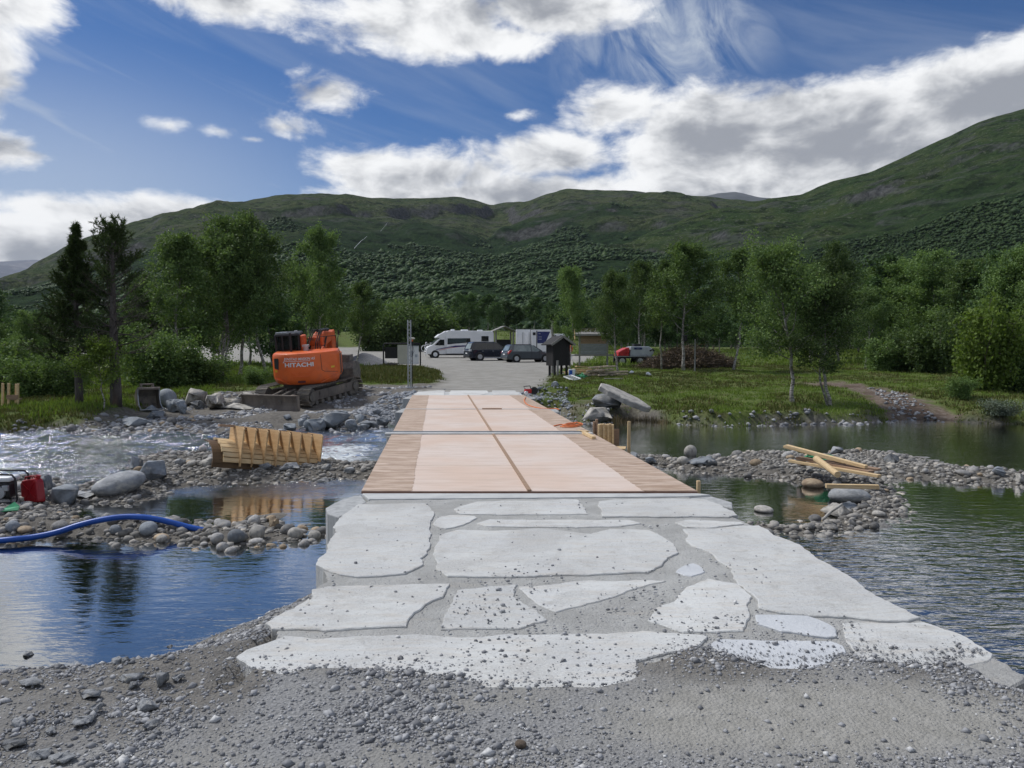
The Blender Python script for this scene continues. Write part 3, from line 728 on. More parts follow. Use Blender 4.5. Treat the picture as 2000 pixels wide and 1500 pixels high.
shoulder_m = hill_mat('shoulder', (.022, .047, .016), (.040, .073, .022), (.044, .080, .023), (.072, .100, .034), (.14, .143, .14))
fell.build('hill', fell_m, R(-52), R(50), 420, 170, 'long rounded fell with heath top behind the birches')
shoulder.build('hillside', shoulder_m, R(-10), R(52), 320, 160, 'steep green hillside with rocky crest rising to the right')
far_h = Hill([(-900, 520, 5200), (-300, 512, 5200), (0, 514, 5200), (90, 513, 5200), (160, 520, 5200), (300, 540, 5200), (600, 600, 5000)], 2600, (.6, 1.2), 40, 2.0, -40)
far_h.build('far_hill', mat('far_fell_haze_tint', (.16, .17, .20), (.11, .125, .155), .004, 1.0, world_co=True, c3=(.22, .22, .24), s3=.008), R(-52), R(-8), 120, 60, 'distant bare grey mountain with haze blue put into its colour at the valley end')  # bluish haze of distance is painted into these mountain colours
hg = Hill([(1300, 420, 2600), (1360, 392, 2600), (1400, 386, 2600), (1430, 384, 2600), (1470, 391, 2600), (1560, 400, 2600)], 1800, (.6, 1.2), 20, 6.0, 200)
hg.build('far_hill', mat('far_ridge', (.10, .11, .12), (.075, .085, .09), .01, 1.0, world_co=True), math.atan(.2), math.atan(.37), 60, 30, 'small grey ridge peeping over the saddle of the fell')

def hill_ribbon(hill, pts, wid, name, material, label):
    m = MB(); L = []; Rr = []
    for px, py in pts:
        p, a, r = hill.hit(px, py); up = Vector((-p.x, -p.y, 0)).normalized() * 4 + Vector((0, 0, 3))
        s_ = Vector((math.cos(a), -math.sin(a), 0))
        wd = wid * random.uniform(.5, 1.2)
        L.append(p + up - s_ * wd); Rr.append(p + up + s_ * wd)
    for i in range(len(pts) - 1): m.add([L[i], Rr[i], Rr[i + 1], L[i + 1]], [(0, 1, 2, 3)])
    return tag(m.build(name, material), label, kind='structure')
M['snow'] = mat('snow', (.80, .82, .85), (.7, .72, .76), .1, .8)
M['fall'] = mat('white_water', (.55, .58, .60), (.35, .38, .40), .2, .7)
hill_ribbon(fell, [(694, 495), (700, 487), (707, 480), (714, 474), (719, 470)], .22, 'stream', M['fall'], 'thin white waterfall on the fell side')
hill_ribbon(fell, [(745, 460), (751, 453), (756, 447), (759, 442)], .15, 'stream', M['fall'], 'faint white waterfall higher up the fell side')

# ---------------------------------------------------------------- forest on the slopes (one mass)
def leaf_quads(C, size, rg, flat=0.0):
    n = len(C)
    a = rg.normal(size=(n, 3)); a[:, 2] *= (1 - flat); a /= np.linalg.norm(a, axis=1)[:, None]
    b_ = np.cross(a, rg.normal(size=(n, 3))); b_ /= np.linalg.norm(b_, axis=1)[:, None]
    sz = np.asarray(size).reshape(-1, 1) * rg.uniform(.7, 1.3, (n, 1))
    V = np.stack([C + a * sz * .55, C + b_ * sz * .36, C - a * sz * .55, C - b_ * sz * .36], 1).reshape(-1, 3)
    return V, np.arange(4 * n).reshape(n, 4)
_bm = bmesh.new(); _bm.free(); BLOB = (np.array([(1, 0, 0), (-1, 0, 0), (0, 1, 0), (0, -1, 0), (0, 0, 1), (0, 0, -1)], float), np.array([(0, 2, 4), (2, 1, 4), (1, 3, 4), (3, 0, 4), (2, 0, 5), (1, 2, 5), (3, 1, 5), (0, 3, 5)]))
def slope_forest(hill, n, a0, a1, tmax, label, seed, hgt=(1.9, 3.8)):
    rg = np.random.default_rng(seed)
    a = rg.uniform(a0, a1, n * 3); u = rg.uniform(0, 1, n * 3)
    rc = np.interp(a, hill.a, hill.rc); r = hill.r0 + (rc - hill.r0) * tmax * u ** .72
    z, t = hill.z(a, r)
    x, y = r * np.sin(a), r * np.cos(a)
    dn = fbm(x / 70 + seed, y / 70, 4) + fbm(x / 22, y / 22 + seed, 2) * .4
    keep = dn > (-.22 + 1.0 * sstep(t, tmax * .40, tmax))
    sel = np.flatnonzero(keep)[:n]
    P = np.stack([x, y, z], 1)[sel]; m = len(P)
    h = rg.uniform(hgt[0], hgt[1], m) * np.clip(rg.lognormal(0, .28, m), .5, 1.8) * (1 + .5 * fbm(P[:, 0] / 60, P[:, 1] / 60, 3)); rr_ = np.hypot(P[:, 0], P[:, 1]); VV, FF, o_ = [], [], 0
    sl = rr_ < 235; mm = int(sl.sum()); k = 16
    off = rg.normal(size=(mm, k, 3)); off /= np.linalg.norm(off, axis=2)[..., None]
    off *= rg.uniform(.35, 1, (mm, k, 1)) ** .5
    hh_ = h[sl]; wd = hh_ * rg.uniform(.26, .42, mm)
    C = P[sl][:, None, :] + off * np.stack([wd, wd, hh_ * .46], 1)[:, None, :] + np.array([0, 0, 1.0]) * (hh_ * .52)[:, None, None]
    V, Fq = leaf_quads(C.reshape(-1, 3), np.repeat(hh_ * .20, k), rg); VV.append(V); FF.append(np.concatenate([Fq[:, [0, 1, 2]], Fq[:, [0, 2, 3]]])); o_ += len(V)
    sl = ~sl; mm = int(sl.sum()); hh_ = h[sl]; wd = hh_ * rg.uniform(.30, .52, mm); BV, BF = BLOB
    X_ = (BV[None] * (1 + rg.normal(size=(mm, len(BV), 1)) * .34) + rg.normal(size=(mm, len(BV), 3)) * .16) * np.stack([wd * 1.25, wd * 1.25, hh_ * .34], 1)[:, None, :]
    X_ = X_ + (P[sl] + np.array([0, 0, 1.0]) * (hh_ * .26)[:, None])[:, None, :]
    VV.append(X_.reshape(-1, 3)); FF.append((BF[None] + (np.arange(mm) * len(BV))[:, None, None]).reshape(-1, 3) + o_)
    V = np.concatenate(VV); Fq = np.concatenate(FF)
    me = mesh_np('forest', V, Fq, [M['hill_leaf']])
    return tag(link(bpy.data.objects.new('forest', me)), label, 'forest', kind='stuff')
slope_forest(fell, 33000, R(-44), R(30), .82, 'dark birch wood covering the lower slope of the long fell', 21)
slope_forest(shoulder, 27000, R(-6), R(36), .88, 'green birch scrub covering the slope of the right hillside', 22, (1.5, 3.1))
# ================================================================ stone approach (pavement with flagstones)
def rough_outline(pts, step=.05, amp=.018, seed=0):
    rg = random.Random(seed); out = []
    n = len(pts)
    for i in range(n):
        p, q = Vector(pts[i]), Vector(pts[(i + 1) % n]); L = (q - p).length; k = max(1, int(L / step))
        nrm = Vector((-(q - p).y, (q - p).x)).normalized()
        for j in range(k):
            t = j / k
            out.append(p.lerp(q, t) + nrm * (amp * (rg.random() - .5) * 1.2 + amp * 1.2 * float(vnoise(np.array([p.x * 9 + t * L * 7]), np.array([p.y * 9 + seed]))[0])))
    return out
def chaikin(pts, it=2):
    for _ in range(it):
        o = []
        for i in range(len(pts)):
            p, q = Vector(pts[i]), Vector(pts[(i + 1) % len(pts)])
            o += [p.lerp(q, .22), p.lerp(q, .78)]
        pts = o
    return pts
def slabmesh(name, outline, z0, z1, material, parent=None, bev=.012, tilt=0.0):
    bm = bmesh.new()
    vs = [bm.verts.new((p[0], p[1], z1)) for p in outline]
    f = bm.faces.new(vs)
    if f.normal.z < 0: f.normal_flip()
    r = bmesh.ops.extrude_face_region(bm, geom=[f])
    for g in r['geom']:
        if isinstance(g, bmesh.types.BMVert): g.co.z = z0
    top = [fc for fc in bm.faces if fc.is_valid and all(abs(v.co.z - z1) < 1e-5 for v in fc.verts)]
    # chipped arris: inset the top and lower its rim
    if top:
        ins = bmesh.ops.inset_region(bm, faces=top, thickness=bev, depth=0)
        rim = set()
        for fc in ins['faces']:
            for v in fc.verts: rim.add(v)
        inner = set(v for v in top[0].verts)
        for v in rim - inner: v.co.z -= bev * .7 + random.random() * bev * .5
    bmesh.ops.recalc_face_normals(bm, faces=bm.faces)
    bmesh.ops.triangulate(bm, faces=[fc for fc in bm.faces if len(fc.verts) > 4])
    me = bpy.data.meshes.new(name); bm.to_mesh(me); bm.free(); me.materials.append(material)
    return link(bpy.data.objects.new(name, me), parent)

pave_out = [Vector(at(a, b, 0)[:2]) for a, b in [(470, 1345), (490, 1300), (487, 1275), (545, 1233), (540, 1214), (575, 1190), (612, 1165), (618, 1146), (640, 1128), (630, 1108), (650, 1065), (664, 1030), (692, 990)]] \
    + [Vector((-1.60, 8.62)), Vector((2.02, 8.78))] + [Vector(at(a - 6, b, 0)[:2]) for a, b in SLAB_R] + [Vector(at(1900, 1400, 0)[:2]), Vector(at(480, 1400, 0)[:2])]
pave = slabmesh('pavement', rough_outline(pave_out, .07, .02, 1), -.55, -.014, M['mortar'])
tag(pave, 'pale flagstones set in grey mortar as the bridge approach', kind='structure')
FLAGS = [
    [(700, 985), (828, 983), (843, 995), (836, 1060), (822, 1100), (790, 1119), (700, 1124), (636, 1113), (622, 1101), (640, 1070), (655, 1030), (680, 1000)],
    [(885, 992), (935, 979), (1128, 975), (1135, 987), (1145, 1002), (1020, 1003), (900, 1002)],
    [(1170, 979), (1200, 976), (1370, 975), (1402, 985), (1434, 1005), (1420, 1009), (1182, 1008), (1176, 995)],
    [(848, 1026), (860, 1010), (885, 1005), (936, 1008), (915, 1022), (880, 1031)],
    [(935, 1021), (960, 1013), (1090, 1015), (1225, 1015), (1252, 1022), (1200, 1028), (1050, 1027), (950, 1027)],
    [(1324, 1020), (1345, 1015), (1440, 1019), (1452, 1023), (1380, 1030), (1340, 1028)],
    [(862, 1046), (900, 1035), (1000, 1036), (1050, 1033), (1110, 1038), (1150, 1043), (1190, 1033), (1265, 1035), (1290, 1045), (1310, 1060), (1320, 1078), (1290, 1100), (1262, 1116), (1180, 1119), (1000, 1124), (880, 1123), (853, 1110), (850, 1080)],
    [(1335, 1034), (1400, 1033), (1460, 1028), (1482, 1027), (1560, 1067), (1640, 1117), (1720, 1167), (1790, 1203), (1770, 1211), (1650, 1204), (1520, 1196), (1490, 1185), (1450, 1140), (1430, 1110), (1390, 1080), (1342, 1055)],
    [(612, 1152), (640, 1148), (760, 1142), (872, 1140), (862, 1165), (800, 1200), (790, 1223), (640, 1226), (531, 1226), (528, 1215), (560, 1195), (602, 1180), (612, 1165)],
    [(556, 1192), (576, 1170), (606, 1156), (607, 1172), (582, 1186)],
    [(895, 1150), (1008, 1141), (1000, 1165), (1040, 1190), (1060, 1206), (1010, 1223), (860, 1226), (870, 1195), (895, 1170)],
    [(1018, 1144), (1150, 1134), (1296, 1133), (1232, 1151), (1150, 1176), (1092, 1190), (1042, 1175)],
    [(1262, 1206), (1310, 1172), (1342, 1147), (1380, 1131), (1440, 1141), (1465, 1165), (1460, 1200), (1450, 1229), (1340, 1229)],
    [(1482, 1206), (1510, 1202), (1590, 1207), (1620, 1222), (1638, 1241), (1600, 1239), (1510, 1229), (1485, 1220)],
    [(475, 1282), (500, 1265), (560, 1245), (680, 1243), (830, 1243), (1100, 1240), (1250, 1233), (1370, 1240), (1360, 1262), (1242, 1290), (1236, 1340), (1100, 1350), (950, 1352), (925, 1335), (800, 1335), (640, 1330), (530, 1330), (490, 1307)],
    [(1382, 1251), (1520, 1248), (1640, 1255), (1640, 1275), (1600, 1300), (1520, 1308), (1440, 1285)],
    [(1652, 1216), (1800, 1215), (1870, 1237), (1936, 1274), (1925, 1285), (1800, 1310), (1700, 1300), (1660, 1250)],
    [(1320, 1112), (1345, 1099), (1368, 1105), (1375, 1117), (1345, 1122)],
]
M['flag_blue'] = mat('flagstone_blue', (0.56, 0.58, 0.60), (0.50, 0.52, 0.54), 3.0, 0.85, bump=.5, bscale=40, world_co=True)
for i, f in enumerate(FLAGS):
    ang = i in (8, 9, 10, 11, 12, 14)
    o = [Vector(at(a, b, 0)[:2]) for a, b in f]
    if i in (3, 13, 15, 17): o = chaikin(o, 1)
    cen = sum(o, Vector((0, 0))) / len(o); o = [p + (p - cen).normalized() * .018 for p in o]
    o = rough_outline(rough_outline(o, .16, .035, 90 + i), .045, .012, 30 + i)
    zt = [.0, -.004, .002, -.003, -.004, -.003, 0, .002, -.001, -.05, -.004, -.006, -.003, .001, .0, -.006, -.008, -.007][i]
    slabmesh('flagstone', o, -.30, zt, M['flag_blue'] if i in (13, 15, 17) else M['flag'], pave, .006)
lowst = slabmesh('flagstone', rough_outline([Vector(at(a, b, -.10)[:2]) for a, b in [(424, 1348), (440, 1325), (468, 1298), (492, 1308), (478, 1340), (446, 1364)]], .04, .03, 60), -.35, -.10, M['flag'], pave, .02)

# ================================================================ bridge
def bl(y): return -1.775 - .0972 * (y - 9.0)
def br(y): return 2.185 - .0953 * (y - 9.0)
def bc(y): return (bl(y) + br(y)) / 2
AXR = math.atan(.0962)
bridge = empty('bridge', (bc(18), 18, 0), 0, 'low pink plywood decked bridge between concrete ends over the river', 'bridge')
off = Vector((-bc(18), -18, 0))
def quadprism(m, pts, z0, z1):                    # plan points in world
    m.prism([(p[0] + off.x, p[1] + off.y) for p in pts], z0, z1)
def deck_mat(name, edge):
    m, b, p, o = mat_new(name)
    g = b.new('ShaderNodeNewGeometry'); co = g.outputs['Position']
    co2 = b.vmath('MULTIPLY', co, (1.2, 7.0, 1)) 
    n1 = b.noise(co, .55, 4, .55); n2 = b.noise(co2, 1.1, 6, .62); n3 = b.noise(co, 30, 5, .7); n4 = b.noise(b.vmath('MULTIPLY', co, (.5, 6, 1)), 6, 5, .6)
    if not edge:
        c = b.mix(b.smooth(n1, .35, .65), (.60, .465, .38), (.63, .54, .48))
        c = b.mix(b.math('MULTIPLY', b.smooth(n2, .42, .70), .60), c, (.50, .385, .305))
        c = b.mix(b.math('MULTIPLY', b.smooth(n4, .5, .75), .25), c, (.66, .585, .54))
        spk = b.smooth(n3, .60, .72)
        c = b.mix(b.math('MULTIPLY', spk, b.math('MULTIPLY', b.smooth(n1, .40, .6), .75)), c, (.30, .23, .18))
    else:
        c = b.mix(b.smooth(n2, .35, .62), (.58, .465, .38), (.40, .295, .22))
        c = b.mix(b.math('MULTIPLY', b.smooth(n4, .48, .62), .8), c, (.245, .165, .115))
        c = b.mix(b.math('MULTIPLY', b.smooth(n3, .6, .75), .5), c, (.26, .19, .15))
    b.l.new(c, p.inputs['Base Color']); p.inputs['Roughness'].default_value = .8; p.inputs['Specular IOR Level'].default_value = .3
    bn = b.new('ShaderNodeBump'); bn.inputs['Strength'].default_value = .3; bn.inputs['Distance'].default_value = .01
    b.l.new(b.math('ADD', n4, n3), bn.inputs['Height']); b.l.new(bn.outputs[0], p.inputs['Normal'])
    return m
M['deck'] = deck_mat('pink_deck_sheet', False); M['deck_edge'] = deck_mat('stained_edge_sheet', True)
M['sheet_edge'] = mat('red_brown_edge', (.20, .11, .08), (.15, .08, .06), 6, .7)
JO = [9.0, 15.05, 21.2, 27.5]
m = MB(); quadprism(m, [(bl(9) + .03, 9.02), (br(9) - .03, 9.02), (br(27.5) - .03, 27.45), (bl(27.5) + .03, 27.45)], -.30, -.02)
m.build('deck_slab', M['concrete'], bridge)
zt = .016
for k in range(3):
    y0, y1 = JO[k] + (.02 if k else 0), JO[k + 1] - .02
    for side in (-1, 1):
        ew = .58 if side < 0 else (.62, .56, .50)[k]
        e = (bl if side < 0 else br); s_ = 1 if side < 0 else -1
        # split each lane of a span into sheets laid across
        n = 3
        for q in range(n):
            ya, yb = y0 + (y1 - y0) * q / n + .004, y0 + (y1 - y0) * (q + 1) / n - .004
            m = MB()
            quadprism(m, [(e(ya) + s_ * ew, ya), (bc(ya) - s_ * .006, ya), (bc(yb) - s_ * .006, yb), (e(yb) + s_ * ew, yb)], -.018, zt)
            m.build('plywood_sheet', M['deck'], bridge)
            m = MB(); y_mid = .5 * (ya + yb)
            # ragged inner edge of the unpainted margin lapping over the sheet
            pts = []; nn_ = 40
            rr = random.Random(k * 10 + q * 3 + side)
            for t in range(nn_ + 1):
                yy = ya + (yb - ya) * t / nn_; pts.append((e(yy) + s_ * (ew + .012 + rr.uniform(-.012, .012) + .006 * math.sin(yy * 2.1 + k)), yy))
            quadprism(m, [(e(ya), ya)] + pts + [(e(yb), yb)], -.018, zt + .003)
            m.build('edge_sheet', M['deck_edge'], bridge)
    m = MB(); m.bar((bc(y0) + off.x, y0 + off.y, zt + .004), (bc(y1) + off.x, y1 + off.y, zt + .004), .045, .03)
    m.build('centre_batten', M['plank_brown'], bridge)
m = MB(); m.bar((bl(9) + off.x, 9 - .006 + off.y, -.001), (br(9) + off.x, 9 - .006 + off.y, -.001), .012, .022); m.build('sheet_edging', M['sheet_edge'], bridge)
m = MB(); quadprism(m, [(bl(15) - .12, 14.93), (br(15) - .02, 14.97), (br(15.2) - .02, 15.13), (bl(15.2) - .12, 15.15)], -.02, .040); m.build('joint_strip', M['concrete'], bridge, bevel=.006)
m = MB(); m.bar((bl(15) - .02 + off.x, 15.2 + off.y, .036), (br(15) - .25 + off.x, 15.22 + off.y, .036), .05, .04); m.build('joint_batten', M['steel'], bridge)
m = MB(); quadprism(m, [(bl(21.1), 21.14), (br(21.1), 21.14), (br(21.26), 21.27), (bl(21.26), 21.27)], -.02, .026); m.build('joint_strip', M['concrete'], bridge)
m = MB(); m.bar((-.82 + off.x, 21.12 + off.y, .034), (-.28 + off.x, 21.12 + off.y, .034), .05, .03); m.build('joint_batten', M['plank_brown'], bridge)
m = MB(); quadprism(m, [(-1.62, 8.64), (2.0, 8.80), (2.32, 8.90), (br(9) - .01, 8.985), (bl(9) + .01, 8.985)], -.5, -.006); m.build('end_beam', M['concrete'], bridge, bevel=.01)
# concrete wing walls and pier ends
def wing(pts, z0, z1):
    m = MB(); quadprism(m, pts, z0, z1); return m.build('wing_wall', M['concrete_wall'], bridge, bevel=.012)
W1 = [at(636, 992, -.03), at(655, 981, -.03), at(690, 968, -.03), (bl(9) + .0, 8.98), (-1.64, 8.60), at(662, 1010, -.03), at(640, 1003, -.03)]
wing(W1, -1.2, -.03)
W2 = [(2.02, 8.76), (br(9) + .0, 9.0), at(1385, 966, -.02), at(1430, 981, -.03), at(1431, 992, -.03), at(1400, 985, -.03)]
wing(W2, -1.2, -.03)
for (yy, ln, wd) in ((15.2, 1.0, .12), (21.0, 1.5, .27), (26.7, 1.3, .32)):
    for sd in (-1, 1):
        e = bl(yy) if sd < 0 else br(yy)
        if sd > 0 and yy < 16: continue
        wing([(e, yy - .1), (e + sd * wd, yy), (e + sd * wd * .9, yy + ln * .8), (bl(yy + ln) if sd < 0 else br(yy + ln), yy + ln)], -1.2, -.05)
for yy in (15.1, 21.2):
    m = MB(); quadprism(m, [(bl(yy) + .05, yy - .25), (br(yy) - .05, yy - .25), (br(yy) - .05, yy + .25), (bl(yy) + .05, yy + .25)], -1.3, -.3); m.build('pier', M['concrete_wall'], bridge)
for yy in (9.3, 27.2):
    m = MB(); quadprism(m, [(bl(yy) + .02, yy - .3), (br(yy) - .02, yy - .3), (br(yy) - .02, yy + .25), (bl(yy) + .02, yy + .25)], -1.3, -.3); m.build('abutment', M['concrete_wall'], bridge)
fo = [(bl(27.5), 27.52), (br(27.5), 27.52), at(1006, 757, 0)[:2], at(819, 759, 0)[:2]]
fs = slabmesh('pavement', rough_outline([Vector(p) for p in fo], .15, .03, 5), -.4, -.006, M['concrete']); tag(fs, 'pale concrete and stone end slab joining bridge to gravel road', kind='structure')
for i, q in enumerate([[(815, 765), (870, 762), (868, 772), (812, 773)], [(880, 762), (950, 760), (955, 768), (940, 772), (876, 772)], [(960, 760), (1003, 759), (1015, 771), (962, 772)]]):
    slabmesh('flagstone', rough_outline([Vector(at(a, b, 0)[:2]) for a, b in q], .15, .03, 70 + i), -.2, .006, M['flag'], fs, .02)

# ================================================================ right side timber shutter, planks on the deck
def plank(p, q, wd, th, label, cat='plank', material=None, group=None, name='plank', roll=(0, 0, 1)):
    p, q = Vector(p), Vector(q); c = (p + q) / 2; d = q - p
    rot = d.to_track_quat('X', 'Z').to_euler()
    m = MB(); m.box((0, 0, 0), (d.length, wd, th))
    o = m.build(name, material or M['plank'], bevel=.003, seg=1); o.location = c; o.rotation_euler = rot
    if roll != (0, 0, 1): o.rotation_euler.rotate_axis('X', roll)
    return tag(o, label, cat, group)
sh = empty('formwork', (0, 0, 0), 0, 'upright board shutter beside the pier on the right of the deck', 'formwork')
bx0, bz0 = 1.66, -.62
yb = 15.15
for i in range(7):
    xx = atd(1170 + i * 4.4, 840, 15.2).x
    m = MB(); m.box((xx, 15.2 + .03 * (i % 2), -.18 + .006 * (i % 3)), (.042, .10, .74)); m.build('board', M['plank'], sh, bevel=.003, seg=1)
for i in range(2):
    xx = atd(1161 + i * 5, 840, 15.5).x
    m = MB(); m.box((xx, 15.55, -.16 + .05 * i), (.045, .09, .74)); m.build('board', M['plank_brown'], sh, bevel=.003, seg=1)
m = MB(); m.box((1.95, 15.36, -.22), (.40, .02, .6)); m.build('back_sheet', M['plank_brown'], sh)
pl = empty('platform', (0, 0, 0), 0, 'small pale plywood shelf with a tall stake beside the shutter', 'platform')
m = MB(); a_, b_, c_, d_ = at(1195, 858, -.22), at(1228, 869, -.22), at(1231, 872, -.22), at(1190, 866, -.22)
m.prism([(1.72, 14.75), (2.16, 14.6), (2.24, 15.0), (1.76, 15.15)], -.245, -.222); m.build('shelf', M['plank'], pl)
m = MB(); p0 = atd(1229, 885, 14.75); m.box((p0.x, 14.80, -.22), (.055, .055, 1.02)); m.build('stake', M['plank'], pl, bevel=.003, seg=1)
plank(at(1129, 841, .05), at(1147, 843, .05), .09, .03, 'short pale plank lying across the deck joint', group=None)
plank(at(1140, 845, .055), at(1160, 855, .05), .075, .05, 'stubby pale timber laid along the deck edge by the shutter')
m = MB(); m.box((0, 0, 0), (.04, .05, .16)); st = m.build('stake', M['plank'], bevel=.003, seg=1); st.location = at(1358, 950, .03) + Vector((.05, .05, -.02)); tag(st, 'tiny wooden peg at the right corner of the deck', 'peg')
# orange cord and hose on the deck
def curve_tube(name, pts, r, material, label, cat, n=6, parent=None, sub=6):
    P = []
    pts = [Vector(p) for p in pts]
    for i in range(len(pts) - 1):
        p0, p1, p2, p3 = pts[max(i - 1, 0)], pts[i], pts[i + 1], pts[min(i + 2, len(pts) - 1)]
        for j in range(sub):
            t = j / sub; P.append(.5 * ((2 * p1) + (p2 - p0) * t + (2 * p0 - 5 * p1 + 4 * p2 - p3) * t * t + (3 * p1 - p0 - 3 * p2 + p3) * t ** 3))
    P.append(pts[-1])
    m = MB(); m.tube(P, r, n); o = m.build(name, material, parent, smooth=True)
    return tag(o, label, cat) if label else o
zc = .03
curve_tube('cord', [at(a, b, zc) for a, b in [(1082, 832), (1096, 829), (1110, 831), (1125, 826), (1108, 827), (1098, 833), (1120, 834), (1138, 829), (1126, 825), (1112, 828), (1100, 831), (1118, 831), (1136, 827), (1128, 830), (1108, 834), (1094, 833)]], .013, M['orange_cord'], 'tangled orange cord lying on the deck margin', 'cord')
curve_tube('hose', [at(a, b, zc) for a, b in [(1027, 776), (1024, 782), (1030, 790), (1048, 796), (1068, 798), (1084, 798), (1092, 800)]], .016, M['orange_cord'], 'thin orange hose curving from the red cutter over the deck', 'hose')
saw = empty('cut_off_saw', at(1031, 771, .03), R(20), 'small red power cutter left on the far end slab', 'power tool')
m = MB(); m.box((0, 0, .13), (.24, .18, .16)); m.build('body', M['redpaint'], saw, bevel=.03)
m = MB(); m.cyl((.24, -.02, .14), (.24, .02, .14), .14, n=16); m.build('disc', M['black'], saw)
m = MB(); m.tube([(-.1, 0, .2), (-.16, 0, .3), (.08, 0, .32), (.12, 0, .2)], .016, 6); m.build('handle', M['black'], saw)
m = MB(); m.cyl((-.1, -.13, .08), (-.1, -.05, .08), .06, n=10); m.build('starter', M['white'], saw)
# ================================================================ stones
def ico(sub):
    bm = bmesh.new(); bmesh.ops.create_icosphere(bm, subdivisions=sub, radius=1)
    V = np.array([v.co[:] for v in bm.verts]); Fq = np.array([[v.index for v in f.verts] for f in bm.faces]); bm.free()
    return V, Fq
OCT = (np.array([(1, 0, 0), (-1, 0, 0), (0, 1, 0), (0, -1, 0), (0, 0, 1), (0, 0, -1)], float), np.array([(0, 2, 4), (2, 1, 4), (1, 3, 4), (3, 0, 4), (2, 0, 5), (1, 2, 5), (3, 1, 5), (0, 3, 5)]))
I1 = ico(1); I2 = ico(2); I3 = ico(3)
def lumpy(base, seed, amp, sq):
    rg = np.random.default_rng(seed); V, Fq = base
    d = np.ones(len(V))
    for k in range(7):
        a = rg.normal(size=3); a /= np.linalg.norm(a)
        d += amp * rg.uniform(-1, 1) * np.cos(V @ a * rg.uniform(1.5, 4) + rg.uniform(0, 6))
    return V * d[:, None] * np.array(sq), Fq
def hull_rock(seed, sq, npt=13, rough=.025):
    rg = np.random.default_rng(seed)
    P = rg.normal(size=(npt, 3)); P /= np.linalg.norm(P, axis=1)[:, None]; P *= rg.uniform(.72, 1.15, (npt, 1)); P *= np.array(sq)
    bm = bmesh.new()
    for p in P: bm.verts.new(p)
    r = bmesh.ops.convex_hull(bm, input=bm.verts)
    junk = list({g for g in r['geom_interior'] + r['geom_unused'] if isinstance(g, bmesh.types.BMVert)})
    if junk: bmesh.ops.delete(bm, geom=junk, context='VERTS')
    bmesh.ops.dissolve_limit(bm, angle_limit=R(16), verts=bm.verts, edges=bm.edges)
    bmesh.ops.bevel(bm, geom=list(bm.edges), offset=.03, segments=1, affect='EDGES', clamp_overlap=True)
    bmesh.ops.triangulate(bm, faces=bm.faces)
    bmesh.ops.subdivide_edges(bm, edges=[e for e in bm.edges if e.calc_length() > .3], cuts=1)
    bmesh.ops.triangulate(bm, faces=bm.faces)
    for v in bm.verts: v.co += Vector(rg.normal(size=3)) * rough
    V = np.array([v.co[:] for v in bm.verts]); bm.verts.index_update(); Fq = np.array([[v.index for v in f.verts] for f in bm.faces]); bm.free()
    return V, Fq
def norm_geo(g):                                  # unit width 1, base at 0
    V, Fq = g; V = V.copy(); V[:, :2] -= (V[:, :2].max(0) + V[:, :2].min(0)) / 2; V[:, 2] -= V[:, 2].min()
    V /= (V[:, 0].max() - V[:, 0].min()); return V, Fq
COB = [mesh_np('cobble', *norm_geo(lumpy(I2, 100 + i, .07, (1, random.uniform(.7, .9), random.uniform(.45, .75)))), [M['cobble']], True) for i in range(7)]
COBW = [mesh_np('cobble', *norm_geo(lumpy(I2, 120 + i, .07, (1, .8, .6))), [M['rock_warm']], True) for i in range(2)]
ROCKG = [norm_geo(hull_rock(200 + i, (1, random.uniform(.65, .95), random.uniform(.45, .75)))) for i in range(7)]
SLABG = [norm_geo(hull_rock(230 + i, (1, random.uniform(.6, .8), random.uniform(.2, .3)), 16)) for i in range(4)]
ROUNDG = [norm_geo(lumpy(I3, 250 + i, .06, (1, .85, .6))) for i in range(3)]
_tt = np.concatenate([np.linspace(2.0, 16, 700), np.linspace(16.02, 40, 700), np.linspace(40.1, 140, 400)])
def ground_at(px, py):
    d = ray(px, py); t = _tt / d.y
    x, y, z = d.x * t, d.y * t, CAMZ + d.z * t
    h = np.maximum(height(x, y), W - .02)
    k = int(np.argmax(z <= h))
    return Vector((x[k], y[k], h[k]))
_rk = {}
def boulder(px, py, wpx, hpx, kind, mt, label, cat='boulder', group=None, rz=None, tilt=(0, 0), sink=.12, name='boulder', var=None):
    p = ground_at(px, py); sc_ = p.y / F; wd = wpx * sc_ ; ht = hpx * sc_
    lst = {'rock': ROCKG, 'slab': SLABG, 'round': ROUNDG}[kind]
    v = random.randrange(len(lst)) if var is None else var % len(lst)
    key = (kind, v, mt)
    if key not in _rk: _rk[key] = mesh_np(name, *lst[v], [M[mt]], kind == 'round')
    me = _rk[key]
    zs = max(x.co.z for x in me.vertices)
    o = bpy.data.objects.new(name, me)
    o.scale = (wd, wd, ht / zs)
    o.location = p + Vector((0, wd * .3, -ht * sink)); o.rotation_euler = (tilt[0], tilt[1], random.uniform(0, 6.28) if rz is None else rz)
    link(o); return tag(o, label, cat, group)
B = boulder
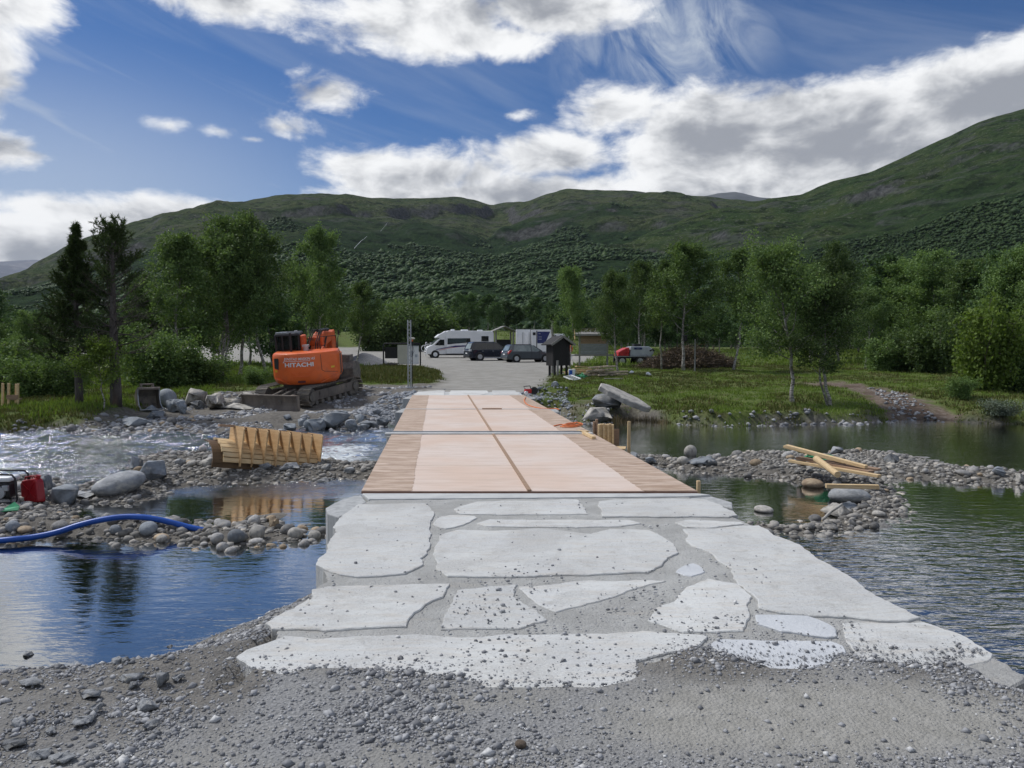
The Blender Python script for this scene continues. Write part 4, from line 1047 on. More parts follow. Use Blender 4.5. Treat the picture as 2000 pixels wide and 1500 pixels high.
# left bars
B(118, 985, 54, 42, 'rock', 'rock_blue', 'angular blue grey boulder right beside the red canister', var=0)
B(82, 958, 34, 34, 'rock', 'rock_blue', 'dark pointed boulder behind the red canister', var=2)
B(222, 967, 100, 44, 'round', 'rock', 'large smooth grey boulder with slanting back at the pool edge', rz=.3, tilt=(0, -.2), var=1)
B(168, 975, 70, 16, 'slab', 'rock', 'flat grey slab lying between the two boulders at the pool')
B(288, 938, 52, 42, 'rock', 'rock_blue', 'blocky grey boulder at the head of the gravel bar', var=3)
B(262, 918, 28, 32, 'rock', 'rock_blue', 'dark upright rock standing at the river edge of the bar', var=4)
B(267, 922, 18, 12, 'round', 'rock_warm', 'brown rounded stone against the dark upright rock')
B(408, 915, 44, 24, 'slab', 'rock_pale', 'pale flat boulder just left of the plywood mould')
B(372, 912, 26, 14, 'round', 'rock_pale', 'whitish rounded stone on the bar left of the mould')
B(350, 912, 24, 18, 'rock', 'rock', 'brownish dark rock on the crest of the bar')
for px, py, a, b in ((455, 912, 22, 12), (520, 918, 30, 14), (560, 920, 38, 16), (640, 918, 22, 12), (680, 925, 28, 12), (632, 945, 34, 11)):
    B(px, py, a, b, 'rock', 'rock', 'grey angular stone under the plywood mould on the bar', group='stones under the mould')
for px, py, a, b, mt in ((285, 1048, 40, 30, 'rock_blue'), (222, 1045, 24, 20, 'rock_blue'), (458, 1062, 34, 30, 'rock_blue'), (498, 1056, 36, 32, 'rock_pale'), (575, 1055, 32, 26, 'rock_pale'), (612, 1056, 26, 20, 'rock_pale'), (312, 1062, 26, 18, 'rock_pale'), (20, 1040, 26, 24, 'rock_blue'), (42, 1042, 34, 14, 'rock_warm')):
    B(px, py, a, b, 'round', mt, 'fist to head sized rounded stone on the bar by the blue hose', group='rounded stones by the blue hose')
B(532, 1032, 24, 22, 'rock', 'rock_warm', 'rust brown stone perched on the stone bar beside the abutment')
# far left bank: quarried blocks beside the excavator
LB = [(322, 795, 42, 40, 'round', 'rock_blue', 'round blue grey boulder right of the digging bucket'), (378, 793, 56, 40, 'rock', 'rock_pale', 'largest pale block with a flat slanting top'), (414, 800, 54, 36, 'slab', 'rock_pale', 'pale grey tilted block with a white face'),
      (440, 798, 60, 22, 'slab', 'rock_pale', 'broad pale slab under the stacked stones'), (462, 800, 64, 14, 'slab', 'rock_pale', 'thick grey slab lowest in the stack by the blade'), (470, 788, 62, 14, 'slab', 'rock', 'grey slab in the middle of the stack by the blade'), (478, 778, 46, 12, 'slab', 'rock_pale', 'top slab of the stack by the blade'),
      (338, 806, 38, 30, 'rock', 'rock_blue', 'dark blue grey triangular rock below the round boulder'), (352, 808, 28, 30, 'rock', 'rock_blue', 'blue grey upright shard in the block pile'), (384, 800, 26, 20, 'rock', 'rock', 'small pale triangular block leaning on the pile'),
      (300, 818, 30, 18, 'rock', 'rock_blue', 'angular grey rock down the bank from the bucket'), (258, 835, 50, 22, 'rock', 'rock_blue', 'long blue grey boulder low on the stony bank'), (312, 812, 18, 12, 'round', 'rock_pale', 'whitish stone by the bucket lip'), (292, 803, 22, 14, 'rock', 'rock_blue', 'blocky rock touching the bucket lip')]
for t in LB: B(*t[:6], t[6])
for px, py, a, b in ((648, 838, 62, 36), (612, 842, 44, 26), (684, 842, 34, 26), (588, 832, 26, 18), (700, 826, 28, 20), (720, 838, 40, 18), (664, 822, 30, 22), (640, 820, 20, 14), (745, 832, 26, 18), (705, 842, 30, 14), (565, 842, 30, 16), (736, 812, 22, 14), (560, 820, 16, 12)):
    B(px, py, a, b, 'rock', 'rock_blue', 'blue grey blasted rock heaped at the water below the excavator', group='blasted rocks at the water')
# right bar
B(1376, 908, 56, 18, 'slab', 'rock_blue', 'flat slate grey block lying level on the right bar', rz=0)
B(1350, 893, 26, 26, 'round', 'rock_pale', 'pale round boulder beside the slate block')
B(1240, 900, 28, 18, 'rock', 'rock_blue', 'dark wedge rock at the deck end of the right bar', var=1)
B(1272, 908, 24, 16, 'rock', 'rock_blue', 'slate coloured rock next to the dark wedge rock', var=5)
B(1335, 908, 24, 18, 'round', 'rock_pale', 'buff rounded stone in front of the pale round boulder')
B(1592, 956, 42, 22, 'round', 'rock_warm', 'rust brown wet boulder at the edge of the right pool')
B(1670, 985, 82, 32, 'round', 'rock', 'big smooth grey boulder below the lone plank', rz=.1)
B(1640, 1012, 48, 28, 'rock', 'rock_pale', 'pale rough boulder beside the right pool', var=3)
B(1660, 995, 40, 14, 'slab', 'rock_blue', 'flat slate stone in front of the big smooth boulder')
B(1638, 888, 36, 18, 'rock', 'rock', 'sharp grey rock behind the timber heap', var=2)
B(1745, 905, 28, 22, 'rock', 'rock', 'angular grey rock right of the timber heap', var=4)
B(1995, 945, 24, 22, 'rock', 'rock_pale', 'pale block at the tail of the right bar', var=6)
B(1955, 930, 30, 20, 'rock', 'rock_blue', 'dark block near the tail of the right bar', var=6)
for px, py, a, b in ((1495, 1004, 40, 16), (1420, 1004, 18, 10), (1515, 1030, 24, 12), (1680, 1040, 20, 12), (1660, 1048, 20, 10), (1630, 940, 12, 8), (1720, 1010, 26, 12)):
    B(px, py, a, b, 'round', 'rock_pale', 'pale rounded stone along the edge of the right pool', group='stones edging the right pool')
# foreground stones, left
for i, (px, py, a, b, kd) in enumerate(((312, 1345, 34, 30, 'rock'), (282, 1392, 42, 24, 'rock'), (250, 1335, 50, 16, 'slab'), (256, 1350, 26, 16, 'rock'), (345, 1335, 26, 14, 'slab'), (172, 1370, 44, 16, 'slab'), (185, 1395, 30, 18, 'slab'), (155, 1425, 54, 18, 'slab'), (52, 1345, 50, 14, 'slab'), (30, 1425, 34, 16, 'rock'), (70, 1488, 46, 18, 'rock'), (110, 1498, 60, 18, 'slab'), (20, 1470, 50, 18, 'slab'), (290, 1425, 36, 14, 'slab'), (225, 1300, 26, 12, 'rock'), (330, 1272, 18, 9, 'rock'), (242, 1297, 22, 11, 'rock'), (50, 1287, 26, 14, 'rock'), (95, 1440, 30, 12, 'slab'))):
    B(px, py, a, b, kd, 'rock', 'sharp grey stone on the gravel slope below the flagstones', group='sharp stones on the gravel slope')
clod = B(1017, 1466, 24, 16, 'round', 'brush', 'small brown clump of dry leaves on the gravel', cat='leaf clump', name='leaf_clump')

def in_poly_pts(poly, n, rg, lo=.02):
    P = np.array(poly); a, b = P.min(0), P.max(0); out = np.zeros((0, 2))
    while len(out) < n:
        q = rg.uniform(a, b, (n * 3, 2)); q = q[psd(poly, q[:, 0], q[:, 1]) > lo]; out = np.concatenate([out, q])
    return out[:n]
rgs = np.random.default_rng(5)
def vis(p): return (np.abs(p[:, 0]) < p[:, 1] * .69)
def cobbles(poly, n, lo, hi, label, group, edge=0.0, filt=None):
    p = in_poly_pts(poly, n * 12, rgs, edge); p = p[vis(p)]
    if filt is not None: p = p[filt(p)]
    p = p[:n]; z = height(p[:, 0], p[:, 1])
    for (x, y), zz in zip(p, z):
        s_ = float(np.clip(rgs.lognormal(math.log(lo * 1.25), .35), lo, hi))
        warm = rgs.random() < .16
        o = bpy.data.objects.new('cobble', (COBW if warm else COB)[rgs.integers(2 if warm else 7)])
        o.scale = (s_, s_, s_ * rgs.uniform(.8, 1.15)); o.rotation_euler = (rgs.normal() * .18, rgs.normal() * .18, rgs.uniform(0, 6.28))
        o.location = (x, y, zz - s_ * .10); link(o); tag(o, label, 'stone', group)
cobbles(LEFT_BAR, 60, .10, .24, 'rounded river cobble on the low bar near the blue hose', 'cobbles on the hose bar', .03, lambda p: (p[:, 1] < 10.2) & (p[:, 0] > -4.5))
cobbles(LEFT_BAR, 55, .09, .24, 'rounded river cobble on the bar around the red canister', 'cobbles by the canister', .03, lambda p: (p[:, 1] < 13) & (p[:, 0] < -4.5))
cobbles(LEFT_BAR, 30, .10, .24, 'river cobble on the bar running under the plywood mould', 'cobbles on the mould bar', .05, lambda p: p[:, 1] > 11.5)
cobbles(RIGHT_BAR, 95, .10, .24, 'rounded river cobble on the gravel bar with the timber heap', 'cobbles on the right bar', .02)
FB = [(-12.5, 20.6), (-12.3, 22.6), (-8.7, 23.6), (-8.5, 20.8)]
cobbles(FB, 50, .12, .34, 'broken cobble on the stony bank below the quarried blocks', 'stones on the far bank', .05)
def merged(name, P, size, rg, mats, label, base=I1, amp=.13, sq=(1, .8, .55), nv=10):
    """many small stones joined into one mass"""
    VV, FF, MI = [], [], []
    bases = [lumpy(base, 400 + i, amp, sq) for i in range(nv)]
    which = rg.integers(0, nv, len(P)); off_ = 0
    for k in range(nv):
        V, Fq = bases[k]; sel = np.flatnonzero(which == k)
        if not len(sel): continue
        m = len(sel); an = rg.uniform(0, 6.28, m); ca, sa = np.cos(an), np.sin(an)
        tx = rg.normal(size=m) * .35
        Rz = np.zeros((m, 3, 3)); Rz[:, 0, 0] = ca; Rz[:, 0, 1] = -sa; Rz[:, 1, 0] = sa; Rz[:, 1, 1] = ca; Rz[:, 2, 2] = 1
        Rx = np.zeros((m, 3, 3)); Rx[:, 0, 0] = 1; Rx[:, 1, 1] = np.cos(tx); Rx[:, 1, 2] = -np.sin(tx); Rx[:, 2, 1] = np.sin(tx); Rx[:, 2, 2] = np.cos(tx)
        X_ = np.einsum('mij,vj->mvi', Rz @ Rx, V) * size[sel][:, None, None] + P[sel][:, None, :]
        VV.append(X_.reshape(-1, 3)); FF.append((Fq[None] + (np.arange(m) * len(V))[:, None, None]).reshape(-1, 3) + off_); off_ += m * len(V)
    me = mesh_np(name, np.concatenate(VV), np.concatenate(FF), mats, False)
    return tag(link(bpy.data.objects.new(name, me)), label, 'gravel', kind='stuff')
def pebble_mat(name, c1, c2, c3):
    m, b, p, o = mat_new(name)
    g = b.new('ShaderNodeNewGeometry'); r = g.outputs['Random Per Island']
    c = b.mix(b.smooth(r, 0, .8), c1, c2); c = b.mix(b.smooth(r, .90, .97), c, c3)
    n = b.noise(g.outputs['Position'], 60, 3, .6); c = b.mix(b.math('MULTIPLY', b.smooth(n, .4, .7), .35), c, c1)
    b.l.new(c, p.inputs['Base Color']); p.inputs['Roughness'].default_value = .8; p.inputs['Specular IOR Level'].default_value = .35
    return m
M['pebble'] = pebble_mat('crushed_gravel', (.15, .154, .164), (.38, .385, .395), (.60, .60, .59))
M['pebble_r'] = pebble_mat('river_gravel', (.12, .115, .105), (.33, .315, .29), (.50, .46, .40))
M['pebble_b'] = pebble_mat('blue_rubble', (.17, .185, .205), (.30, .32, .35), (.42, .42, .42))
# bars
for poly, n, lab in ((LEFT_BAR, 6500, 'small river gravel and pebbles on the left bars'), (RIGHT_BAR, 6000, 'small river gravel and pebbles on the right bar')):
    p = in_poly_pts(poly, n * 2, rgs, -.02); p = p[vis(p)][:n]
    s_ = np.clip(rgs.lognormal(math.log(.030), .5, len(p)), .012, .085)
    z = height(p[:, 0], p[:, 1]); merged('gravel', np.column_stack([p, z + s_ * .1]), s_, rgs, [M['pebble_r']], lab)
p = in_poly_pts(DIRT, 16000, rgs, 0); p = p[(p[:, 1] < 33) & (p[:, 1] > 19.5)]
dn = fbm(p[:, 0] * .7, p[:, 1] * .7, 3) + .55 * sstep(-p[:, 0], 7.5, 10.5) * sstep(25 - p[:, 1], 0, 2) + .25 * sstep(23.5 - p[:, 1], 0, 1.5)
p = p[dn > .02][:4200]
s_ = np.clip(rgs.lognormal(math.log(.045), .55, len(p)), .02, .16); z = height(p[:, 0], p[:, 1]); k_ = z > W - .06; p, s_, z = p[k_], s_[k_], z[k_]
merged('gravel', np.column_stack([p, z]), s_, rgs, [M['pebble']], 'broken stones strewn over the far working bank')
# rubble slopes at both far corners of the bridge, and the shore edge on the right
def rub(poly, n, lo, label, mt='pebble_b', zadd=0.0):
    p = in_poly_pts(poly, n, rgs, 0); z = height(p[:, 0], p[:, 1]); s_ = np.clip(rgs.lognormal(math.log(lo), .35, n), lo * .5, lo * 2)
    merged('gravel', np.column_stack([p, z + zadd]), s_, rgs, [M[mt]], label, base=I1, amp=.2)
rub([(-5.3, 24.2), (-3.5, 24.0), (-3.7, 29.5), (-4.1, 30.2), (-5.0, 28.0)], 700, .07, 'blue grey crushed rock beside the far left end of the deck')
rub([(.3, 29.4), (1.0, 26.0), (1.2, 23.8), (2.1, 23.8), (2.0, 27), (2.3, 32), (1.7, 33)], 600, .06, 'blue grey crushed rock beside the far right end of the deck')
sh_pts = onw([(1320, 826), (1420, 831), (1520, 828), (1640, 826), (1730, 822), (1790, 818), (1870, 822), (1870, 828), (1730, 829), (1640, 833), (1520, 836), (1420, 838), (1320, 834)])
rub(sh_pts, 260, .06, 'pale stones along the far right waterline', 'pebble', .02)
rub(onw([(40, 838), (150, 836), (210, 846), (210, 854), (90, 842), (0, 848)]), 120, .06, 'pale stones along the far left waterline', 'pebble', .02)
# foreground crushed gravel: coarse stones, then packed fines
for n, med, sg, lab in ((150000, .0076, .50, 'crushed grey gravel in front of and over the flagstones'), (150000, .0042, .35, 'packed fine grit between the crushed gravel')):
    p = np.column_stack([rgs.uniform(-4.2, 4.6, n), 2.2 + 4.0 * rgs.random(n) ** 1.5])
    p = p[vis(p) & (psd(NEAR, p[:, 0], p[:, 1]) > .02)]
    fr_ = front_y(p[:, 0]); over = p[:, 1] - fr_
    ins = (psd(SLAB, p[:, 0], p[:, 1]) > .03) & (over > 0)
    nq = fbm(p[:, 0] * 1.7 + 3, p[:, 1] * 1.7, 4)
    prob = np.where(ins, .75 * np.exp(-over / .10) + .16 * sstep(nq, .10, .35) * np.exp(-over / .9) + .008, .95)
    siltp = sstep(1 - np.hypot((p[:, 0] - 1.4) / 1.35, (p[:, 1] - 3.35) / .60) + fbm(p[:, 0] * .7, p[:, 1] * .7, 4) * .7, .0, .5)
    s_nr = psd(NEAR, p[:, 0], p[:, 1])
    siltp = np.maximum(siltp, (p[:, 0] < -1.0) * sstep(.9 - np.abs(s_nr - .55) + fbm(p[:, 0] * .7, p[:, 1] * .7, 4), .35, .8))
    prob = prob * (1 - .9 * siltp) * np.where(ins, 1, .22 + .78 * sstep(nq, -.2, .2))
    p = p[rgs.random(len(p)) < prob][:45000]
    ins = (psd(SLAB, p[:, 0], p[:, 1]) > .03) & (p[:, 1] > front_y(p[:, 0]))
    z = height(p[:, 0], p[:, 1]); z = np.where(ins, np.maximum(z, -.002), z)
    s_ = np.clip(rgs.lognormal(math.log(med), sg, len(p)), .003, .032) * np.where(ins, .8, 1.0) * np.where(p[:, 0] < .2, 1.12, 1.0)
    merged('gravel', np.column_stack([p, z + s_ * .15]), s_, rgs, [M['pebble']], lab, base=OCT, amp=.16, sq=(1, .8, .6), nv=16)
p = np.column_stack([rgs.uniform(-2.6, 3.2, 9000), rgs.uniform(4, 9.0, 9000)])
nq = fbm(p[:, 0] * 1.2 + 9, p[:, 1] * 1.2, 4)
p = p[(psd(SLAB, p[:, 0], p[:, 1]) > .06) & (p[:, 1] > front_y(p[:, 0])) & (p[:, 1] < 8.5) & (rgs.random(9000) < .04 + .75 * sstep(nq, .08, .4) * sstep(6.6 - p[:, 1], 0, 1.6))]
s_ = np.clip(rgs.lognormal(math.log(.0075), .4, len(p)), .004, .02)
merged('gravel', np.column_stack([p, np.full(len(p), .0) + s_ * .25]), s_, rgs, [M['pebble']], 'loose grit scattered over the flagstones')
# gravel heap behind the excavator
gh = atd(712, 714, 58)
gz0 = hz(gh.x, gh.y)
u = np.linspace(0, 1, 26); th = np.linspace(0, 2 * math.pi, 49)[:-1]
UU, TT = np.meshgrid(u, th, indexing='ij')
rad = 1.75 * (1 + .12 * np.cos(2 * TT + 1) + .06 * np.cos(5 * TT)); xh = gh.x + UU * rad * 1.25 * np.cos(TT); yh = gh.y + UU * rad * np.sin(TT)
zh = gz0 - .1 + 1.1 * np.clip(1 - UU ** 1.15, 0, 1) * (1 - .25 * (UU < .08)) + fbm(xh * 3, yh * 3, 3) * .06
ih = np.arange(UU.size).reshape(UU.shape); qh = np.stack([ih[:-1], np.roll(ih, -1, 1)[:-1], np.roll(ih, -1, 1)[1:], ih[1:]], -1).reshape(-1, 4)
me = mesh_np('gravel_heap', np.stack([xh, yh, zh], -1).reshape(-1, 3), qh, [mat('heap_gravel', (.25, .25, .255), (.17, .17, .175), 9, .95, bump=1, bscale=30)], True)
tag(link(bpy.data.objects.new('gravel_heap', me)), 'conical heap of grey gravel behind the excavator', 'gravel heap')
# ================================================================ trees
def limb_path(p, d, L, rg, n=6, curl=.25, up=.15):
    pts = [p.copy()]; d = d / np.linalg.norm(d)
    for i in range(n):
        d = d + rg.normal(size=3) * curl * .35 + np.array([0, 0, up * .3]); d /= np.linalg.norm(d)
        p = p + d * L / n; pts.append(p.copy())
    return np.array(pts)
def birch_geo(seed, h, crown_r, clear=.3, trunk_r=.09, leaves=16000, leaf=.085, lean=(0, 0), stems=1, top_shape=1.0, wob=.12):
    rg = np.random.default_rng(seed); wood = MB(); cl = []; cw = []
    for s in range(stems):
        az_ = rg.uniform(0, 6.28); sp = 0 if stems == 1 else .16
        base = np.array([0.06 * s * math.cos(az_), .06 * s * math.sin(az_), -.12]); hh = h * (1 if s == 0 else rg.uniform(.7, .95))
        n = 12; pts = [base]; d = np.array([lean[0] + sp * math.cos(az_), lean[1] + sp * math.sin(az_), 1.0])
        for i in range(n):
            dd = d + rg.normal(size=3) * wob * np.array([1, 1, .2]); dd /= np.linalg.norm(dd)
            pts.append(pts[-1] + dd * (hh * .97) / n); d = d * .85 + np.array([0, 0, .15])
        T = np.array(pts); ts = np.linspace(0, 1, n + 1); r0 = trunk_r * (1 if s == 0 else .7)
        wood.tube([tuple(q) for q in T], [r0 * (1.25 if i == 0 else (1 - .93 * t ** .9)) for i, t in enumerate(ts)], 7)
        nl = int(22 * (1 if stems == 1 else .65)); ga = rg.uniform(0, 6.28)
        for k in range(nl):
            t = clear + (.97 - clear) * ((k + rg.random()) / nl); q = np.array([np.interp(t, ts, T[:, j]) for j in range(3)])
            ga += 2.4 + rg.normal() * .4
            u = (t - clear) / (1 - clear)
            prof = (math.sin(math.pi * min(1, u * .80 + .20)) ** .65) * (1 - .30 * u * top_shape) + .08
            L = crown_r * prof * rg.uniform(.7, 1.15) * 1.15
            tilt = R(rg.uniform(20, 50)) + u * R(25)
            dv = np.array([math.cos(ga) * math.cos(tilt), math.sin(ga) * math.cos(tilt), math.sin(tilt)])
            P = limb_path(q, dv, L, rg, 6, .35, .1)
            rr = max(.010, r0 * (1 - .9 * t) * .42)
            wood.tube([tuple(x) for x in P], [rr * (1 - .82 * i / 6) for i in range(7)], 4, False)
            for i in range(2, 7):
                cl.append(P[i]); cw.append(.8)
                for b_ in range(2):
                    dv2 = dv + rg.normal(size=3) * .85 + np.array([0, 0, .1]); P2 = limb_path(P[i], dv2, L * rg.uniform(.22, .42), rg, 3, .5, 0)
                    wood.tube([tuple(x) for x in P2], [rr * .32, rr * .2, rr * .12, rr * .08], 3, False)
                    for x in P2[1:]: cl.append(x); cw.append(1.0)
        cl.append(T[-1]); cw.append(2); cl.append(T[-2]); cw.append(2)
    cl = np.array(cl); cw = np.array(cw) * rg.uniform(.15, 1.6, len(cl))
    pick = rg.choice(len(cl), leaves, p=cw / cw.sum())
    sig = .052 * crown_r + .055
    C = cl[pick] + rg.normal(size=(leaves, 3)) * np.array([sig, sig, sig * .8]) - np.array([0, 0, .3 * sig])
    V, Fq = leaf_quads(C, np.full(leaves, leaf), rg)
    return wood, V, Fq
def wood_mesh(mb, name, material):
    me = bpy.data.meshes.new(name); me.from_pydata(mb.v, [], mb.f); me.materials.append(material)
    me.polygons.foreach_set('use_smooth', [True] * len(me.polygons)); return me
def tree_proto(seed, **kw):
    lm = kw.pop('lm', 'leaf')
    wood, V, Fq = birch_geo(seed, **kw)
    return wood_mesh(wood, 'trunk', M['bark_birch']), mesh_np('crown', V, Fq, [M[lm]]), kw['h']
def put_tree(proto, x, y, h, rz, name, label, cat='tree', group=None, z=None, wide=1.0, parts=True):
    tr, cr, ph = proto; k = h / ph
    o = empty(name, (x, y, hz(x, y) if z is None else z), rz, label, cat, group); o.scale = (k * wide, k * wide, k)
    link(bpy.data.objects.new('trunk', tr), o); link(bpy.data.objects.new('crown', cr), o)
    return o
def base_at(px, py): return ground_at(px, py)
def tree_px(proto, px, py, top, dist, name, label, rz=0, wide=1.0, group=None, cat='tree'):
    p = atd(px, py, dist); zg = hz(p.x, p.y); tz = atd(px, top, dist).z
    return put_tree(proto, p.x, p.y, tz - zg, rz, name, label, cat, group, zg, wide)
PB = [tree_proto(31, h=9.0, crown_r=2.3, clear=.30, leaves=17000, leaf=.125, trunk_r=.11),
      tree_proto(32, h=9.0, crown_r=2.6, clear=.26, leaves=19000, leaf=.125, trunk_r=.12, lean=(.12, 0)),
      tree_proto(33, h=9.0, crown_r=2.0, clear=.34, leaves=14000, leaf=.12, trunk_r=.10, lean=(-.1, .05)),
      tree_proto(34, h=9.0, crown_r=2.8, clear=.16, leaves=30000, leaf=.125, trunk_r=.10, stems=3),
      tree_proto(35, h=5.4, crown_r=1.75, clear=.30, leaves=17000, leaf=.075, trunk_r=.075, lean=(-.18, 0), wob=.2),
      tree_proto(36, h=5.4, crown_r=1.55, clear=.26, leaves=16000, leaf=.075, trunk_r=.07, stems=2, lean=(.05, 0), wob=.18)]
# right bank birches
tree_px(PB[4], 1549, 781, 468, 26.0, 'birch_tree', 'leaning birch with curved pale trunk close to the far water', .2)
tree_px(PB[5], 1622, 783, 535, 25.6, 'birch_tree', 'forked low birch beside the bare path to the water', 2.6, 1.12)
tree_px(PB[0], 1335, 722, 474, 47, 'birch_tree', 'tall birch with a nest box in front of the brush pile', .7, 1.15)
tree_px(PB[2], 1292, 714, 505, 50, 'birch_tree', 'slim birch with bent white trunk at the brush pile edge', 1.9, .8)
tree_px(PB[2], 1432, 724, 478, 47, 'birch_tree', 'narrow birch on open grass right of the brush pile', 4.2, .95)
tree_px(PB[1], 1208, 724, 528, 42, 'birch_tree', 'twin trunked birch next to the roofed grey board', 3.3, .85)
tree_px(PB[0], 1112, 716, 520, 46, 'birch_tree', 'slender birch between the black kiosk and roofed board', 5.0, .72)
tree_px(PB[1], 1690, 722, 560, 50, 'birch_tree', 'dense birch beyond the path on the right meadow', 1.2, 1.0)
tree_px(PB[3], 1585, 712, 520, 60, 'birch_tree', 'bushy birch behind the leaning birch', .6, .9)
tree_px(PB[3], 1640, 710, 478, 62, 'birch_tree', 'tall bushy birch towering behind the forked birch', 2.0, .8)
tree_px(PB[0], 1250, 708, 510, 66, 'birch_tree', 'birch behind the red and silver lorry', 1.0, .9)
for i, (px, py, top, d, wd, lab) in enumerate(((1705, 712, 525, 70, 1.2, 'tall birch at the back of the meadow above the path'), (1765, 714, 505, 66, 1.2, 'tall bushy birch behind the mid green shrub'), (1835, 712, 495, 62, 1.25, 'tall dark birch behind the round shrub'), (1900, 716, 505, 56, 1.2, 'tall birch rising behind the yellow green bush'), (1965, 720, 490, 50, 1.1, 'very tall birch right behind the broad shrub'), (2035, 725, 490, 46, 1.1, 'tall birch at the downstream end of the right bank'))):
    tree_px(PB[(3, 1, 3, 0, 3, 1)[i]], px, py, top, d, 'birch_tree', lab, i * 1.3, wd)
# left bank birches
tree_px(PB[3], 430, 748, 424, 40, 'birch_tree', 'many stemmed birch clump left of the excavator', .4, 1.0)
tree_px(PB[1], 468, 745, 418, 42, 'birch_tree', 'birch with thick leaning trunk just left of the excavator cab', .3, .85)
tree_px(PB[0], 360, 752, 455, 38, 'birch_tree', 'broad dark birch behind the digging bucket', 2.3, 1.05)
tree_px(PB[2], 520, 735, 432, 44, 'birch_tree', 'pale topped birch above the excavator cab', 1.4, 1.05)
tree_px(PB[1], 636, 722, 446, 50, 'birch_tree', 'dark full crowned birch rising behind the excavator boom', 4.4, .78)
tree_px(PB[2], 692, 712, 545, 52, 'birch_tree', 'small birch with dark crooked trunk by the gravel heap', 3.9, 1.0)
tree_px(PB[2], 664, 712, 560, 56, 'birch_tree', 'thin birch standing right behind the excavator', .8, .8)
tree_px(PB[0], 590, 720, 520, 60, 'birch_tree', 'low birch filling the gap behind the cab', 5.2, 1.1)
tree_px(PB[3], 300, 750, 540, 44, 'birch_tree', 'bushy birch behind the sparse pine', 3.0, 1.0)
tree_px(PB[3], 250, 752, 630, 42, 'birch_tree', 'low dense birch between the pine and the birch clump', 1.0, 1.3)
tree_px(PB[3], 60, 765, 610, 34, 'birch_tree', 'grey green birch thicket tree left of the pines', 2.2, 1.0)
tree_px(PB[0], -20, 765, 625, 36, 'birch_tree', 'birch at the left end of the river bank', 1.1, 1.2)
tree_px(PB[3], 105, 765, 625, 38, 'birch_tree', 'dark birch close behind the tall pine', 4.9, 1.1)
tree_px(PB[3], -90, 765, 610, 36, 'birch_tree', 'outermost birch upstream on the left bank', 4.0, 1.1)
sap = tree_proto(37, h=2.4, crown_r=.75, clear=.36, leaves=5200, leaf=.07, trunk_r=.028, lm='leaf_lime', wob=.16)
tree_px(sap, 203, 800, 655, 23.6, 'birch_sapling', 'thin light green birch sapling between the two pines', 1.0)

# pines
def pine_geo(seed, h, rbase, clear, whorl, n_sh, dead=0.0, dead_side=0, shape=1.0, trunk_r=.11, up=.45):
    rg = np.random.default_rng(seed); wood = MB(); NV = []
    T = [(0.02 * math.sin(i), .02 * math.cos(i * 1.3), -.15 + h * i / 10) for i in range(11)]
    wood.tube(T, [trunk_r * (1.15 - .1 * i) if i < 10 else .012 for i in range(11)], 8)
    z = clear * h; C = []; D = []
    while z < h * .98:
        u = (z - clear * h) / (h - clear * h)
        nb = rg.integers(4, 7)
        for b_ in range(nb):
            a = rg.uniform(0, 6.28); L = rbase * ((1 - u) ** shape * .97 + .04) * rg.uniform(.55, 1.15) * (1 if u < .7 else 1.1)
            isdead = rg.random() < dead * (1 - sstep(np.array(u), .45, .8)) * (1.0 if math.cos(a - dead_side) > -.3 else .5)
            tl = R(-6) + u * R(58) + rg.normal() * .12
            dv = np.array([math.cos(a) * math.cos(tl), math.sin(a) * math.cos(tl), math.sin(tl)])
            P = limb_path(np.array([0, 0, z + rg.uniform(-.08, .08)]), dv, L, rg, 6, .28, up * (.4 + u))
            wood.tube([tuple(x) for x in P], [max(.005, .026 * (1 - u * .6) * (1 - .8 * i / 6)) for i in range(7)], 4, False)
            for i in range(2, 7):
                for s in range(3 if (i < 6 and u < .8) else 2):
                    dv2 = (P[i] - P[i - 1]) / np.linalg.norm(P[i] - P[i - 1]) + rg.normal(size=3) * np.array([.75, .75, .35]); dv2 /= np.linalg.norm(dv2)
                    L2 = L * rg.uniform(.14, .30) + .05
                    P2 = limb_path(P[i], dv2, L2, rg, 3, .4, .35)
                    wood.tube([tuple(x) for x in P2], .005, 3, False)
                    if isdead: continue
                    for q in range(n_sh):
                        t = rg.random(); j = min(2, int(t * 3)); f = t * 3 - j
                        C.append(P2[j] * (1 - f) + P2[j + 1] * f); D.append((P2[j + 1] - P2[j]))
        z += whorl * rg.uniform(.7, 1.3) * (1 + .25 * u)
    for k in range(60): C.append(np.array([rg.normal() * .02, rg.normal() * .02, h - .05 - .4 * rg.random()])); D.append(np.array([0, 0, 1.]))
    C = np.array(C); D = np.array(D); D /= np.linalg.norm(D, axis=1)[:, None]
    n = len(C); dv = D * .9 + rg.normal(size=(n, 3)) * .75; dv /= np.linalg.norm(dv, axis=1)[:, None]
    sd = np.cross(dv, rg.normal(size=(n, 3))); sd /= np.linalg.norm(sd, axis=1)[:, None]
    L = rg.uniform(.09, .17, (n, 1)); wv = .016
    V = np.stack([C - sd * wv, C + sd * wv, C + dv * L], 1).reshape(-1, 3)
    return wood, V, np.arange(3 * n).reshape(n, 3)
def pine(seed, px, py, top, dist, label, **kw):
    p = atd(px, py, dist); zg = hz(p.x, p.y); h = atd(px, top, dist).z - zg
    wood, V, Fq = pine_geo(seed, h, **kw)
    o = empty('pine_tree', (p.x, p.y, zg), 0, label, 'tree')
    link(bpy.data.objects.new('trunk', wood_mesh(wood, 'trunk', M['bark_pine'])), o)
    link(bpy.data.objects.new('crown', mesh_np('crown', V, Fq, [M['needle']])), o); return o
pine(51, 154, 791, 432, 24.8, 'dense spiky topped pine, the taller of two by the river', rbase=1.55, clear=.25, whorl=.18, n_sh=18, shape=1.15, trunk_r=.12, up=.5)
